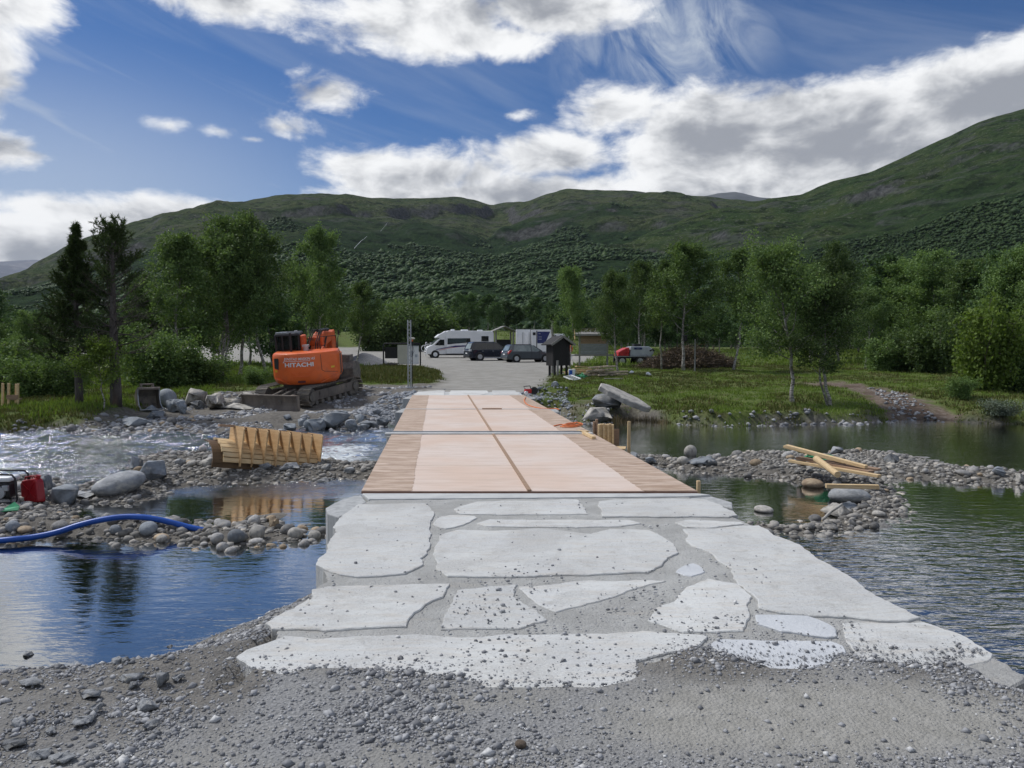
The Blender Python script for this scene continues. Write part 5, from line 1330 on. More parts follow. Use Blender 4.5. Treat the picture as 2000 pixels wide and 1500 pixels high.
pine(52, 226, 796, 447, 24.4, 'sparse thick trunked pine with many dead grey branches', rbase=1.5, clear=.30, whorl=.19, n_sh=16, dead=.85, dead_side=0, shape=.45, trunk_r=.17, up=.3)

# bushes
def bush_proto(seed, lm, leaves=9000, leaf=.09, h=2.0, r=1.2):
    rg = np.random.default_rng(seed); wood = MB(); cl = []
    for s in range(9):
        a = rg.uniform(0, 6.28); t = rg.uniform(.1, .75); L = h * rg.uniform(.6, 1.0)
        P = limb_path(np.array([.1 * math.cos(a), .1 * math.sin(a), -.05]), np.array([math.cos(a) * t * r / h * 1.3, math.sin(a) * t * r / h * 1.3, 1]), L, rg, 5, .25, .05)
        wood.tube([tuple(x) for x in P], [.022 * (1 - .15 * i) for i in range(6)], 4, False)
        for i in range(1, 6):
            cl.append(P[i])
            for k in range(3):
                P2 = limb_path(P[i], rg.normal(size=3) + np.array([0, 0, .4]), r * .4, rg, 3, .3, 0)
                wood.tube([tuple(x) for x in P2], .006, 3, False); cl += list(P2[1:])
    cl = np.array(cl); pick = rg.integers(0, len(cl), leaves)
    C = cl[pick] + rg.normal(size=(leaves, 3)) * .10 * r; C[:, 2] = np.abs(C[:, 2])
    V, Fq = leaf_quads(C, np.full(leaves, leaf), rg)
    return wood_mesh(wood, 'stem', M['twig']), mesh_np('foliage', V, Fq, [M[lm]]), h
BU = [bush_proto(61, 'leaf'), bush_proto(62, 'leaf_lime', 11000), bush_proto(63, 'leaf_grey', 7000, .07, 1.0, 1.1), bush_proto(64, 'leaf', 12000, .11, 2.4, 1.6)]
def bush(proto, px, py, top, dist, label, wide=1.0, group=None, rz=0):
    tr, cr, ph = proto; p = atd(px, py, dist); zg = hz(p.x, p.y); k = (atd(px, top, dist).z - zg) / ph
    o = empty('bush', (p.x, p.y, zg), rz, label, 'bush', group); o.scale = (k * wide, k * wide, k)
    link(bpy.data.objects.new('stem', tr), o); link(bpy.data.objects.new('foliage', cr), o); return o
bush(BU[1], 1930, 775, 606, 30, 'yellow green rounded bush tree on the right bank', .85)
bush(BU[2], 1955, 828, 782, 23.5, 'silvery grey willow bush at the right waterline', 1.3)
bush(BU[2], 2010, 830, 785, 23.5, 'second silvery willow bush reaching out of the right bank', 1.2, rz=2)
bush(BU[3], 1830, 725, 625, 44, 'dark round shrub behind the path on the right', 1.1)
bush(BU[0], 1770, 730, 640, 46, 'mid green shrub left of the dark round shrub', 1.0, rz=1)
bush(BU[0], 1870, 800, 735, 27, 'low shrub above the brown bare slope', 1.3, rz=3)
bush(BU[3], 1985, 780, 690, 30, 'broad shrub right of the yellow green bush', 1.1, rz=4)
bush(BU[0], 1720, 735, 660, 46, 'shrub under the dense birch by the path', 1.2, rz=2)
bush(BU[3], 80, 780, 690, 28, 'dark shrub under the birch thicket left of the pines', 1.2)
bush(BU[0], 20, 775, 660, 30, 'shrub by the wooden stakes on the left bank', 1.2, rz=1)
bush(BU[0], 130, 775, 705, 28, 'shrub at the foot of the dense pine', 1.2, rz=5)
bush(BU[3], 290, 765, 650, 33, 'dark shrub behind the sparse pine trunk', 1.1, rz=2)
bush(BU[3], 345, 765, 665, 33, 'dark shrub behind the quarried blocks', 1.2, rz=4)
bush(BU[0], 395, 760, 690, 34, 'shrub below the birch clump', 1.4, rz=3)
bush(BU[0], 500, 752, 715, 34, 'low shrub at the left of the excavator body', 1.4, rz=2)
bush(BU[3], 560, 700, 630, 80, 'shrub at the lot edge behind the cab', 1.4, rz=1)
for i, (px, top) in enumerate(((740, 610), (770, 598), (800, 590), (830, 600))):
    bush(BU[i % 2 * 3], px, 640, top, 118, 'rounded shrub on the green embankment behind the car park', 1.3, 'shrubs on the embankment', i)

# wood behind the meadow and car park
FP = [tree_proto(71 + i, h=8.0, crown_r=(2.4, 2.8, 2.1, 3.0)[i], clear=(.28, .18, .3, .12)[i], leaves=8000, leaf=.22, trunk_r=.10, stems=(1, 2, 1, 3)[i], lm='leaf_far') for i in range(4)]
rgt = np.random.default_rng(77)
cnt = 0; tries = 0; placed = []
while cnt < 285 and tries < 9000:
    tries += 1
    px = rgt.uniform(-420, 2350); d = rgt.uniform(72, 175) if rgt.random() < .75 else rgt.uniform(48, 80)
    x = (px - 1000) / F * d; y = d
    if float(psd(LOT, np.array([x]), np.array([y]))[0]) > -3: continue
    if d < 92 and 560 < px < 1560: continue          # keep the car park and meadow open
    if 690 < px < 1010 and d < 128: continue
    if d < 66 and px > 1560 and px < 1880 : continue
    if px < 560 and d < 50: continue
    if 0 < px < 250 and d < 110: continue
    if any((x - a) ** 2 + (y - b) ** 2 < 5.5 for a, b in placed): continue
    placed.append((x, y)); h = rgt.uniform(5.6, 8.6) + (2.0 if px > 1650 and d > 70 else 0) - (1.2 if 690 < px < 1100 else 0)
    kind = int(rgt.integers(4))
    look = ('single stemmed rounded birch', 'two stemmed spreading birch', 'slim single stemmed birch', 'bushy many stemmed birch')[kind]
    if px > 1450: zone, grp = ('at the near edge of the wood below the right hillside' if d < 95 else 'deep in the wood below the right hillside'), 'birches below the right hillside'
    elif px > 1080: zone, grp = 'in the wood behind the brush pile meadow', 'birches behind the meadow'
    elif px > 560: zone, grp = 'in the wood behind the camper and car park', 'birches behind the car park'
    else: zone, grp = ('behind the two pines on the left bank' if d < 90 else 'in the far wood on the left valley side'), 'birches of the left wood'
    put_tree(FP[kind], x, y, h, rgt.uniform(0, 6.28), 'birch_tree', look + ' ' + zone, 'tree', grp, wide=rgt.uniform(.9, 1.25))
    cnt += 1

# ---------------------------------------------------------------- grass, heather and undergrowth (uncountable)
def blades(name, P, hgt, rg, material, label, k=5, wd=.012, spread=.06):
    n = len(P); base = np.repeat(P, k, 0) + rg.normal(size=(n * k, 3)) * np.array([spread, spread, 0]); h = np.repeat(hgt, k) * rg.uniform(.5, 1.2, n * k)
    d = rg.normal(size=(n * k, 3)); d[:, 2] = 0; d /= np.linalg.norm(d, axis=1)[:, None] + 1e-9
    s_ = np.cross(d, [0, 0, 1.0]); ln = rg.uniform(.1, .7, (n * k, 1))
    wv = np.repeat(wd * (.6 + hgt / hgt.mean() * .4), k)[:, None]
    tip = base + d * ln * h[:, None] + np.array([0, 0, 1.0]) * h[:, None]
    base = base - np.array([0, 0, .02])
    V = np.stack([base - s_ * wv, base + s_ * wv, tip], 1).reshape(-1, 3)
    me = mesh_np(name, V, np.arange(3 * n * k).reshape(-1, 3), [material])
    return tag(link(bpy.data.objects.new(name, me)), label, 'grass', kind='stuff')
def veg_pts(n, x0, x1, y0, y1, rg, bias=1.0):
    x = rg.uniform(x0, x1, n); y = y0 + (y1 - y0) * rg.random(n) ** bias
    f = psd(FAR, x, y) + fbm(x * .7, y * .7, 4) * .5
    ok = (f > np.where((x > -1) | (x < -12), .12, .45)) & (psd(DIRT, x, y) < -.1 + fbm(x * 2, y * 2, 2) * .5) & (psd(LOT, x, y) < -.2 + fbm(x * 2.6, y * 2.6, 3) * .6) & (psd(PATH, x, y) < .1) & (np.abs(x) < y * .85)
    ok &= ~((np.hypot((x - 3.0) / 2.3, (y - 25.8) / 2.9) < .85) & (rg.random(n) < .8))
    ok &= ~((np.hypot((x + 10.5) / 1.5, (y - 46) / 4.2) < .8) & (rg.random(n) < .8))
    x, y = x[ok], y[ok]; return np.column_stack([x, y, height(x, y)])
rgv = np.random.default_rng(88)
P = veg_pts(80000, -26, 27, 20.5, 60, rgv, 1.6)
nzv = fbm(P[:, 0] * .6, P[:, 1] * .6 + 7, 4)
gsel = (nzv < .10)
blades('grass', P[gsel], rgv.uniform(.04, .11, gsel.sum()) * (1 + .9 * sstep(-P[gsel][:, 0], 10, 13)), rgv, M['grass'], 'rough grass on both far banks', 6, .016, .10)
hsel = (nzv > -.12)
blades('heather', P[hsel], rgv.uniform(.05, .13, hsel.sum()), rgv, M['heather'], 'low heather and bilberry on both far banks', 5, .022, .08)
P = veg_pts(16000, -60, 60, 55, 130, rgv, 1.3)
blades('grass', P, rgv.uniform(.12, .35, len(P)), rgv, M['grass'], 'long grass of the meadow and wood edge', 5, .05, .3)
# heath mound by the notice board
a_ = rgv.uniform(0, 6.28, 9000); r_ = np.sqrt(rgv.random(9000)); x = -7.0 + 4.0 * r_ * np.cos(a_); y = 42.5 + 8.0 * r_ * np.sin(a_)
k_ = (psd(LOT, x, y) < -.2) & (psd(DIRT, x, y) < 0); x, y = x[k_], y[k_]
blades('heather', np.column_stack([x, y, height(x, y)]), rgv.uniform(.05, .26, len(x)) * (.6 + fbm(x, y, 3)), rgv, M['heather'], 'heather tuft mound in front of the notice board', 6, .03, .12)
# dry reeds on the right waterline
p = np.array(onw([(1200, 826), (1260, 824), (1300, 829)])); t = rgv.random(160); x = np.interp(t, [0, .5, 1], p[:, 0]) + rgv.normal(size=160) * .15; y = np.interp(t, [0, .5, 1], p[:, 1]) + .35 + rgv.normal(size=160) * .15
blades('dry_grass', np.column_stack([x, y, height(x, y)]), rgv.uniform(.12, .3, 160), rgv, M['drygrass'], 'dry straw coloured tufts on the bank under the tilted slab', 5, .012, .05)
# ================================================================ excavator
def xf(mb, Mx): mb.v = [tuple(Mx @ Vector(p)) for p in mb.v]; return mb
EXC = Vector((-7.50, 28.7, 0)); EXC.z = -.24
Ddir = Vector((math.sin(R(22)), math.cos(R(22)), 0))
qt = Matrix.Rotation(R(6.0), 4, Ddir.cross(Vector((0, 0, 1))))
exc = empty('excavator', EXC, 0, 'orange tracked excavator seen from behind with a grey dozer blade', 'excavator')
exc.rotation_euler = (qt @ Matrix.Rotation(R(9), 4, 'Z')).to_euler()
UY = Matrix.Rotation(R(-31), 4, 'Z')
# undercarriage
SH = None
def track_pt(s, r=.36, half=1.44):                # position on the chain loop by length
    per = 4 * half + 2 * math.pi * r; s %= per
    if s < 2 * half: return (-half + s, r, 0.0)
    s -= 2 * half
    if s < math.pi * r: a = s / r; return (half + r * math.sin(a), r * math.cos(a), -a)
    s -= math.pi * r
    if s < 2 * half: return (half - s, -r, math.pi)
    s -= 2 * half; a = s / r; return (-half - r * math.sin(a), -r * math.cos(a), math.pi - a)
m = MB(); m.box((0, 0, .012), (.50, .150, .024)); m.box((0, .05, .035), (.50, .018, .03)); m.box((0, -.02, .03), (.50, .014, .02))
shoe_me = m.build('track_shoe', M['track']).data
bpy.data.objects.remove(bpy.data.objects['track_shoe'])
for side in (-1, 1):
    xo = side * .995
    fr = MB(); fr.box((xo, 0, .40), (.22, 2.5, .36)); fr.box((xo + side * .12, 0, .42), (.02, 1.9, .24)); fr.box((xo + side * .135, -.9, .46), (.03, .10, .10)); fr.box((xo + side * .135, .85, .46), (.03, .10, .10))
    tk = xf(fr, UY).build('track', M['rust'], exc, bevel=.02)
    for (yy, rr, nm) in ((1.44, .33, 'sprocket'), (-1.44, .32, 'idler')):
        c = MB(); c.cyl((xo - .10, yy, .385), (xo + .10, yy, .385), rr, n=20); c.cyl((xo + side * .09, yy, .385), (xo + side * .17, yy, .385), .17, n=16)
        xf(c, UY).build(nm, M['track'], tk)
    for k in range(7):
        c = MB(); yy = -1.15 + k * .383; c.cyl((xo - .13, yy, .13), (xo + .13, yy, .13), .095, n=12); xf(c, UY).build('roller', M['track'], tk)
    n = 46; per = 4 * 1.44 + 2 * math.pi * .36
    for k in range(n):
        yy, zz, a = track_pt(per * k / n)
        o = bpy.data.objects.new('track_shoe', shoe_me); link(o, tk)
        o.matrix_local = UY @ Matrix.Translation((xo, yy, .385 + zz)) @ Matrix.Rotation(a, 4, 'X')
cf = MB(); cf.box((0, 0, .55), (1.6, 1.3, .34)); cf.cyl((0, 0, .7), (0, 0, .98), .62, n=28); cf.box((0, -.9, .5), (.9, .9, .16))
xf(cf, UY).build('undercarriage', M['rust'], exc, bevel=.03)
bd = MB()
prof = [(-.06 * math.cos(t * 2.2 - 1.1) + .0, t) for t in np.linspace(0, 1, 7)]
for i in range(6):
    y0, z0 = -2.50 - .10 * math.sin(math.pi * (i / 6)), .02 + .58 * i / 6; y1, z1 = -2.50 - .10 * math.sin(math.pi * ((i + 1) / 6)), .02 + .58 * (i + 1) / 6
    y0, y1 = -y0 - 5.0, -y1 - 5.0
    bd.add([(-1.245, y0, z0), (1.245, y0, z0), (1.245, y1, z1), (-1.245, y1, z1), (-1.245, y0 + .03, z0), (1.245, y0 + .03, z0), (1.245, y1 + .03, z1), (-1.245, y1 + .03, z1)], [(0, 1, 2, 3), (7, 6, 5, 4), (0, 3, 7, 4), (1, 5, 6, 2), (3, 2, 6, 7), (0, 4, 5, 1)])
for s in (-1.245, 1.245): bd.box((s, -2.44, .31), (.03, .16, .58))
bd.box((0, -2.5, .03), (2.5, .05, .07)); bd.box((0, -2.47, .59), (2.5, .10, .04))
xf(bd, UY).build('dozer_blade', M['rust'], exc)
ba = MB()
for s in (-.42, .42): ba.bar((s, -2.42, .32), (s, -1.0, .46), .14, .18); ba.cyl((s * .5, -2.38, .45), (s * .5, -1.2, .62), .05, n=8)
xf(ba, UY).build('blade_arm', M['track'], exc)
# upper structure
def plan(k=1.0):
    pts = []
    for i in range(17):
        a = R(-56.5 + 113 * i / 16); pts.append((1.49 * math.sin(a) * k, -1.49 * math.cos(a) * (.5 + .5 * k)))
    pts += [(1.24 * k, .15), (-1.24 * k, .15)]
    return pts
lv = [(.93, .84), (1.0, .93), (1.14, .985), (1.28, 1.0), (1.95, 1.0), (2.06, .985), (2.12, .955), (2.135, .90)]
hb = MB(); n = len(plan())
for i, (z, k) in enumerate(lv): hb.v += [(x, y, z) for x, y in plan(k)]
for i in range(len(lv) - 1):
    for j in range(n): hb.f.append([i * n + j, i * n + (j + 1) % n, (i + 1) * n + (j + 1) % n, (i + 1) * n + j]); hb.m.append(0)
hb.f.append(list(range(n))[::-1]); hb.m.append(0); hb.f.append(list(range((len(lv) - 1) * n, len(lv) * n))); hb.m.append(0)
body = hb.build('counterweight', M['orange'], exc, smooth=False)
md = body.modifiers.new('bevel', 'BEVEL'); md.width = .02; md.segments = 2; md.limit_method = 'ANGLE'; md.angle_limit = R(40)
for p_ in body.data.polygons: p_.use_smooth = True
def arc(x, z, off=.008): return (x, -math.sqrt(max(0, 1.49 ** 2 - x * x)) - off, z)
def on_arc(pts, wd, name, material, par, off=.006):  # thin strip along a line on the curved rear
    q = MB(); dens = []
    for (a, b) in zip(pts[:-1], pts[1:]):
        k = max(2, int(abs(a[0] - b[0]) / .08) + 1)
        for t in range(k): dens.append((a[0] + (b[0] - a[0]) * t / k, a[1] + (b[1] - a[1]) * t / k))
    dens.append(pts[-1])
    for a, b in zip(dens[:-1], dens[1:]):
        q.bar(arc(a[0], a[1], off * .3), arc(b[0], b[1], off * .3), wd, off, up=(a[0] / 1.49, -.9, 0))
    return q.build(name, material, par)
def arc_panel(poly, name, material, par, off=.006):
    q = MB(); b = len(poly); 
    xs_ = [p[0] for p in poly]; 
    q.add([arc(p[0], p[1], off) for p in poly], [list(range(b))]); return q.build(name, material, par)
def arc_text(body_, size, cx, cz, shear=0.0, bold=0.0, sx=1.0, slope=0.0):
    V, Fs = text_geo(body_, size, shear, bold); q = MB()
    q.add([arc(cx + v[0] * sx, cz + v[1] + v[0] * slope, .014) for v in V], Fs); return q
arc_text('HITACHI', .215, -.20, 1.70, 0, .006, 1.30).build('lettering', M['decal'], body, recalc=False)
arc_text('ENSTAD MASKIN AS', .13, -.16, 1.925, .25, .002, .93).build('lettering', M['decal'], body, recalc=False)
arc_text('J', .22, -.755, 1.90, .3, .002, 1.0).build('lettering', M['decal'], body, recalc=False)
on_arc([(-.72, 1.845), (.22, 1.845)], .014, 'stripe', M['decal'], body)
on_arc([(-.66, 1.53), (-.42, 1.26), (.12, 1.26), (.34, 1.53)], .02, 'ridge', M['orange'], body, .02)
on_arc([(-.52, 1.40), (.22, 1.40)], .012, 'ridge', M['orange'], body, .016)
on_arc([(-1.2, 1.16), (-.95, 1.12), (-.6, .98)], .02, 'ridge', M['orange'], body, .02)
on_arc([(.55, .98), (.95, 1.16), (1.2, 1.32)], .02, 'ridge', M['orange'], body, .02)
on_arc([(.60, 2.05), (.62, 1.46), (.70, 1.40), (1.18, 1.32)], .014, 'door_gap', M['black'], body, .005)
arc_panel([(-1.17, 1.56), (-1.00, 1.52), (-.97, 1.90), (-1.0, 1.95), (-1.17, 1.93)], 'grille', M['black'], body, .012)
arc_panel([(-1.16, 1.42), (-1.06, 1.42), (-1.06, 1.50), (-1.16, 1.50)], 'reflector', mat('amber', (.8, .42, .03), (.7, .36, .02), 9, .4), body, .010)
arc_panel([(.95, 1.50), (1.07, 1.50), (1.07, 1.57), (.95, 1.57)], 'sticker', mat('yellow_sticker', (.75, .5, .05), (.7, .45, .04), 9, .5), body, .010)
arc_panel([(-.28, 1.02), (.0, 1.02), (.0, 1.10), (-.28, 1.10)], 'plate', mat('dark_red_plate', (.10, .015, .012), (.08, .01, .01), 9, .5), body, .012)
dk = MB(); dk.box((0, .6, 1.02), (2.44, 1.9, .12)); dk.build('deck', M['black'], exc, bevel=.02)
hs = MB(); hs.box((.84, .68, 1.48), (.78, 1.1, .86)); hs.build('side_housing', M['orange'], exc, bevel=.05)
gd = MB(); gd.box((1.238, -.05, 1.55), (.02, .5, .75)); gd.build('side_grille', M['black'], exc)
# cab
cab = empty('cab', (0, 0, 0)); cab.parent = exc
cx0, cx1, cy0, cy1 = -1.22, -.26, -.10, 1.45
q = MB(); q.box(((cx0 + cx1) / 2, (cy0 + cy1) / 2, 1.42), (cx1 - cx0, cy1 - cy0, .72)); q.build('cab_base', M['black'], cab, bevel=.04)
q = MB(); q.box(((cx0 + cx1) / 2, (cy0 + cy1) / 2 - .03, 2.76), (cx1 - cx0, cy1 - cy0, .10), taper=(.94, .94)); q.build('cab_roof', M['black'], cab, bevel=.03)
for x in (cx0 + .04, cx1 - .04):
    for y in (cy0 + .05, .75, cy1 - .05):
        q = MB(); q.box((x, y, 2.25), (.075, .085, .98)); q.build('pillar', M['black'], cab, bevel=.015)
q = MB(); q.box(((cx0 + cx1) / 2, cy0 + .03, 1.84), (cx1 - cx0, .06, .14)); q.box(((cx0 + cx1) / 2 - .18, cy0 + .03, 2.25), (.05, .06, .95)); q.build('rear_frame', M['black'], cab)
for (c, d) in ((((cx0 + cx1) / 2, cy0 + .05, 2.3), (.86, .012, .84)), ((cx0 + .03, .65, 2.3), (.012, 1.35, .84)), ((cx1 - .03, .65, 2.3), (.012, 1.35, .84)), (((cx0 + cx1) / 2, cy1 - .04, 2.2), (.86, .012, 1.0))):
    q = MB(); q.box(c, d)
    g_ = q.build('window', None if False else M.setdefault('cab_glass', mat('tinted_glass', (.02, .03, .03), (.03, .04, .04), 2, .05)), cab)
mg = M['cab_glass']; nt = mg.node_tree; nb_ = NB(nt); pr = [n_ for n_ in nt.nodes if n_.type == 'BSDF_PRINCIPLED'][0]; ou = [n_ for n_ in nt.nodes if n_.type == 'OUTPUT_MATERIAL'][0]
tr_ = nb_.new('ShaderNodeBsdfTransparent'); tr_.inputs[0].default_value = (.45, .55, .52, 1); mxs = nb_.new('ShaderNodeMixShader'); mxs.inputs[0].default_value = .28
nt.links.new(tr_.outputs[0], mxs.inputs[1]); nt.links.new(pr.outputs[0], mxs.inputs[2]); nt.links.new(mxs.outputs[0], ou.inputs[0])
q = MB(); q.box((-.74, .55, 1.95), (.5, .16, .7)); q.box((-.74, .8, 1.68), (.5, .5, .16)); q.build('seat', M['black'], cab, bevel=.04)
q = MB(); q.box((-.95, .05, 2.84), (.45, .10, .05)); q.build('roof_bar', M['steel'], cab, bevel=.01)
q = MB(); q.box((-.40, .05, 2.86), (.12, .14, .09)); q.build('roof_lamp', M['steel'], cab, bevel=.01)
q = MB(); q.box((-.16, .25, 2.40), (.20, .55, .62)); q.build('orange_guard', M['orange_dark'], exc, bevel=.05)
q = MB(); q.cyl((-.56, -.55, 2.10), (-.56, -.55, 2.86), .045, n=10); q.build('exhaust', M['black'], exc)
q = MB(); q.cyl((-.02, -.35, 2.12), (-.02, -.35, 2.28), .10, n=12); q.cyl((-.02, -.35, 2.28), (-.02, -.35, 2.36), .14, n=12); q.build('air_intake', M['steel'], exc)
# folded boom, arm, cylinders, bucket (slewed a little to the right)
BY = Matrix.Translation((.12, .45, 0)) @ Matrix.Rotation(R(-15), 4, 'Z')
bm_ = MB(); bp = [(-.15, 1.25), (.15, 1.15), (.75, 1.9), (1.25, 2.42), (2.3, 2.62), (2.3, 2.86), (1.15, 2.98), (.80, 2.88), (.2, 2.1)]
bm_.prism(bp, -.21, .21, 'x'); xf(bm_, BY).build('boom', M['orange_dark'], exc, bevel=.03)
for s_ in (-1, 1):
    br_ = MB(); br_.prism([(-.25, 1.0), (.45, 1.0), (.55, 2.0), (.25, 2.45), (-.15, 2.3), (-.25, 1.6)], s_ * .34, s_ * .44, 'x'); xf(br_, BY).build('boom_bracket', M['orange_dark'], exc, bevel=.03)
br_ = MB(); br_.box((0, .55, 2.62), (.62, .22, .34)); xf(br_, BY).build('boom_bracket', M['orange_dark'], exc, bevel=.03)
cy = MB()
for s in (-.29, .29): cy.cyl((s, .05, 1.35), (s, .55, 2.3), .075, n=10); cy.cyl((s, .55, 2.3), (s, .95, 2.75), .04, n=8)
cy.cyl((0, .8, 3.02), (0, 2.0, 2.98), .07, n=10); xf(cy, BY).build('hydraulic_cylinder', M['black'], exc)
hz_ = MB()
for i, s in enumerate((-.2, -.12, .12, .2)): hz_.tube([(s, .0, 1.9), (s * 1.2, .1, 2.5 + .05 * i), (s, .7, 3.05), (s, 1.2, 3.04)], .022, 5)
xf(hz_, BY).build('hydraulic_hose', M['rubber'], exc)
ar = MB(); ar.prism([(2.15, 2.9), (2.45, 2.95), (2.55, 2.5), (2.25, 1.0), (2.05, 1.0), (2.0, 2.5)], -.15, .15, 'x'); xf(ar, BY).build('arm', M['orange_dark'], exc, bevel=.03)
bk = MB(); bk.prism([(1.75, .35), (2.6, .30), (2.75, .75), (2.55, 1.15), (2.0, 1.25), (1.70, .95)], -.35, .55, 'x'); bk.box((.1, 2.2, 1.35), (.5, .5, .3)); xf(bk, Matrix.Translation((.52, 0, 0)) @ BY).build('bucket', M['track'], exc, bevel=.03)
mi_ = MB(); mi_.tube([(1.1, .7, 1.9), (1.14, .8, 2.5), (1.16, .9, 2.62)], .018, 6); mi_.box((1.18, .9, 2.70), (.06, .03, .18)); mi_.build('mirror', M['black'], exc)
hr = MB(); hr.tube([(.50, -.1, 2.1), (.50, -.1, 2.62), (1.1, .3, 2.62), (1.1, .5, 2.0)], .02, 6); hr.build('handrail', M['black'], exc)

exc.scale = (.94, .94, .94)
for ch in exc.children:
    nm = ch.name.split('.')[0]
    if nm in ('counterweight', 'deck', 'side_housing', 'side_grille', 'cab', 'orange_guard', 'exhaust', 'air_intake', 'mirror', 'handrail'): ch.location.z = -.12
    if nm in ('boom', 'boom_bracket', 'hydraulic_cylinder', 'hydraulic_hose', 'arm'): ch.location.z = -.36
# ================================================================ digging bucket on the bank
p = ground_at(283, 800)
bk = empty('digging_bucket', p + Vector((0, .25, 0)), R(38), 'rusty open excavator bucket standing on the stony bank', 'bucket')
bw, bh = .34, .70
shell = [(-.42, 0), (-.30, .06), (-.18, .18), (-.12, .34), (-.12, .50), (-.18, .64)]       # mouth side (towards the viewer) profile y,z
side = [(-.46, 0.01), (.05, .0), (.30, .16), (.36, .40), (.22, .62), (-.02, .68), (-.10, .66), (-.06, .5), (-.10, .32), (-.20, .14)]
for s in (-1, 1):
    q = MB(); q.prism(side, s * bw, s * (bw - .022), 'x'); q.build('side_plate', M['rust'], bk)
q = MB(); back = [(-.46, .0), (.05, -.01), (.30, .15), (.36, .40), (.22, .63), (-.02, .69)]
for a, b in zip(back[:-1], back[1:]): q.bar((0, a[0], a[1]), (0, b[0], b[1]), 2 * bw - .04, .022, up=(0, -(b[1] - a[1]), b[0] - a[0]))
q.build('shell', M['track'], bk)
for s in (-1, 1):
    q = MB(); rim = [(-.46, .03), (-.20, .15), (-.10, .33), (-.06, .5), (-.10, .66)]
    q.tube([(s * (bw - .011), y, z) for y, z in rim], .018, 6); q.build('side_edge', M['steel'], bk)
q = MB(); q.box((0, -.47, .012), (2 * bw + .04, .10, .024)); q.build('cutting_edge', M['steel'], bk)
q = MB(); q.cyl((-bw - .01, -.06, .67), (bw + .01, -.06, .67), .05, n=10); q.build('top_tube', M['rust'], bk)
q = MB(); q.prism([(.0, .66), (.26, .6), (.22, .80), (.10, .84)], -.20, -.16, 'x'); q.prism([(.0, .66), (.26, .6), (.22, .80), (.10, .84)], .16, .20, 'x'); q.cyl((-.22, .16, .80), (.22, .16, .80), .03, n=8); q.build('hitch', M['rust'], bk)
# ================================================================ vehicles
def wheel(par, x, y, r, wd, rimm, side, spokes=5):
    q = MB(); q.cyl((x, y - wd / 2, r), (x, y + wd / 2, r), r, n=24); t = q.build('wheel', M['rubber'], par, bevel=.02)
    q = MB(); yo = y + side * (wd / 2 + .004); q.cyl((x, yo - .01, r), (x, yo + .006, r), r * .64, n=20)
    for k in range(spokes):
        a = 2 * math.pi * k / spokes + .3; q.bar((x, yo + side * .012, r), (x + math.cos(a) * r * .6, yo + side * .012, r + math.sin(a) * r * .6), .07, .02, up=(0, 1, 0))
    q.build('rim', rimm, t)
    return t
def frustum(m, lo, hi, z0, z1):                      # two rings of (x, halfwidth)
    n = len(lo); vs = [(x, -w_, z0) for x, w_ in lo] + [(x, w_, z0) for x, w_ in lo[::-1]] + [(x, -w_, z1) for x, w_ in hi] + [(x, w_, z1) for x, w_ in hi[::-1]]
    k = 2 * n; m.add(vs, [list(range(k))[::-1], list(range(k, 2 * k))] + [[i, (i + 1) % k, (i + 1) % k + k, i + k] for i in range(k)])
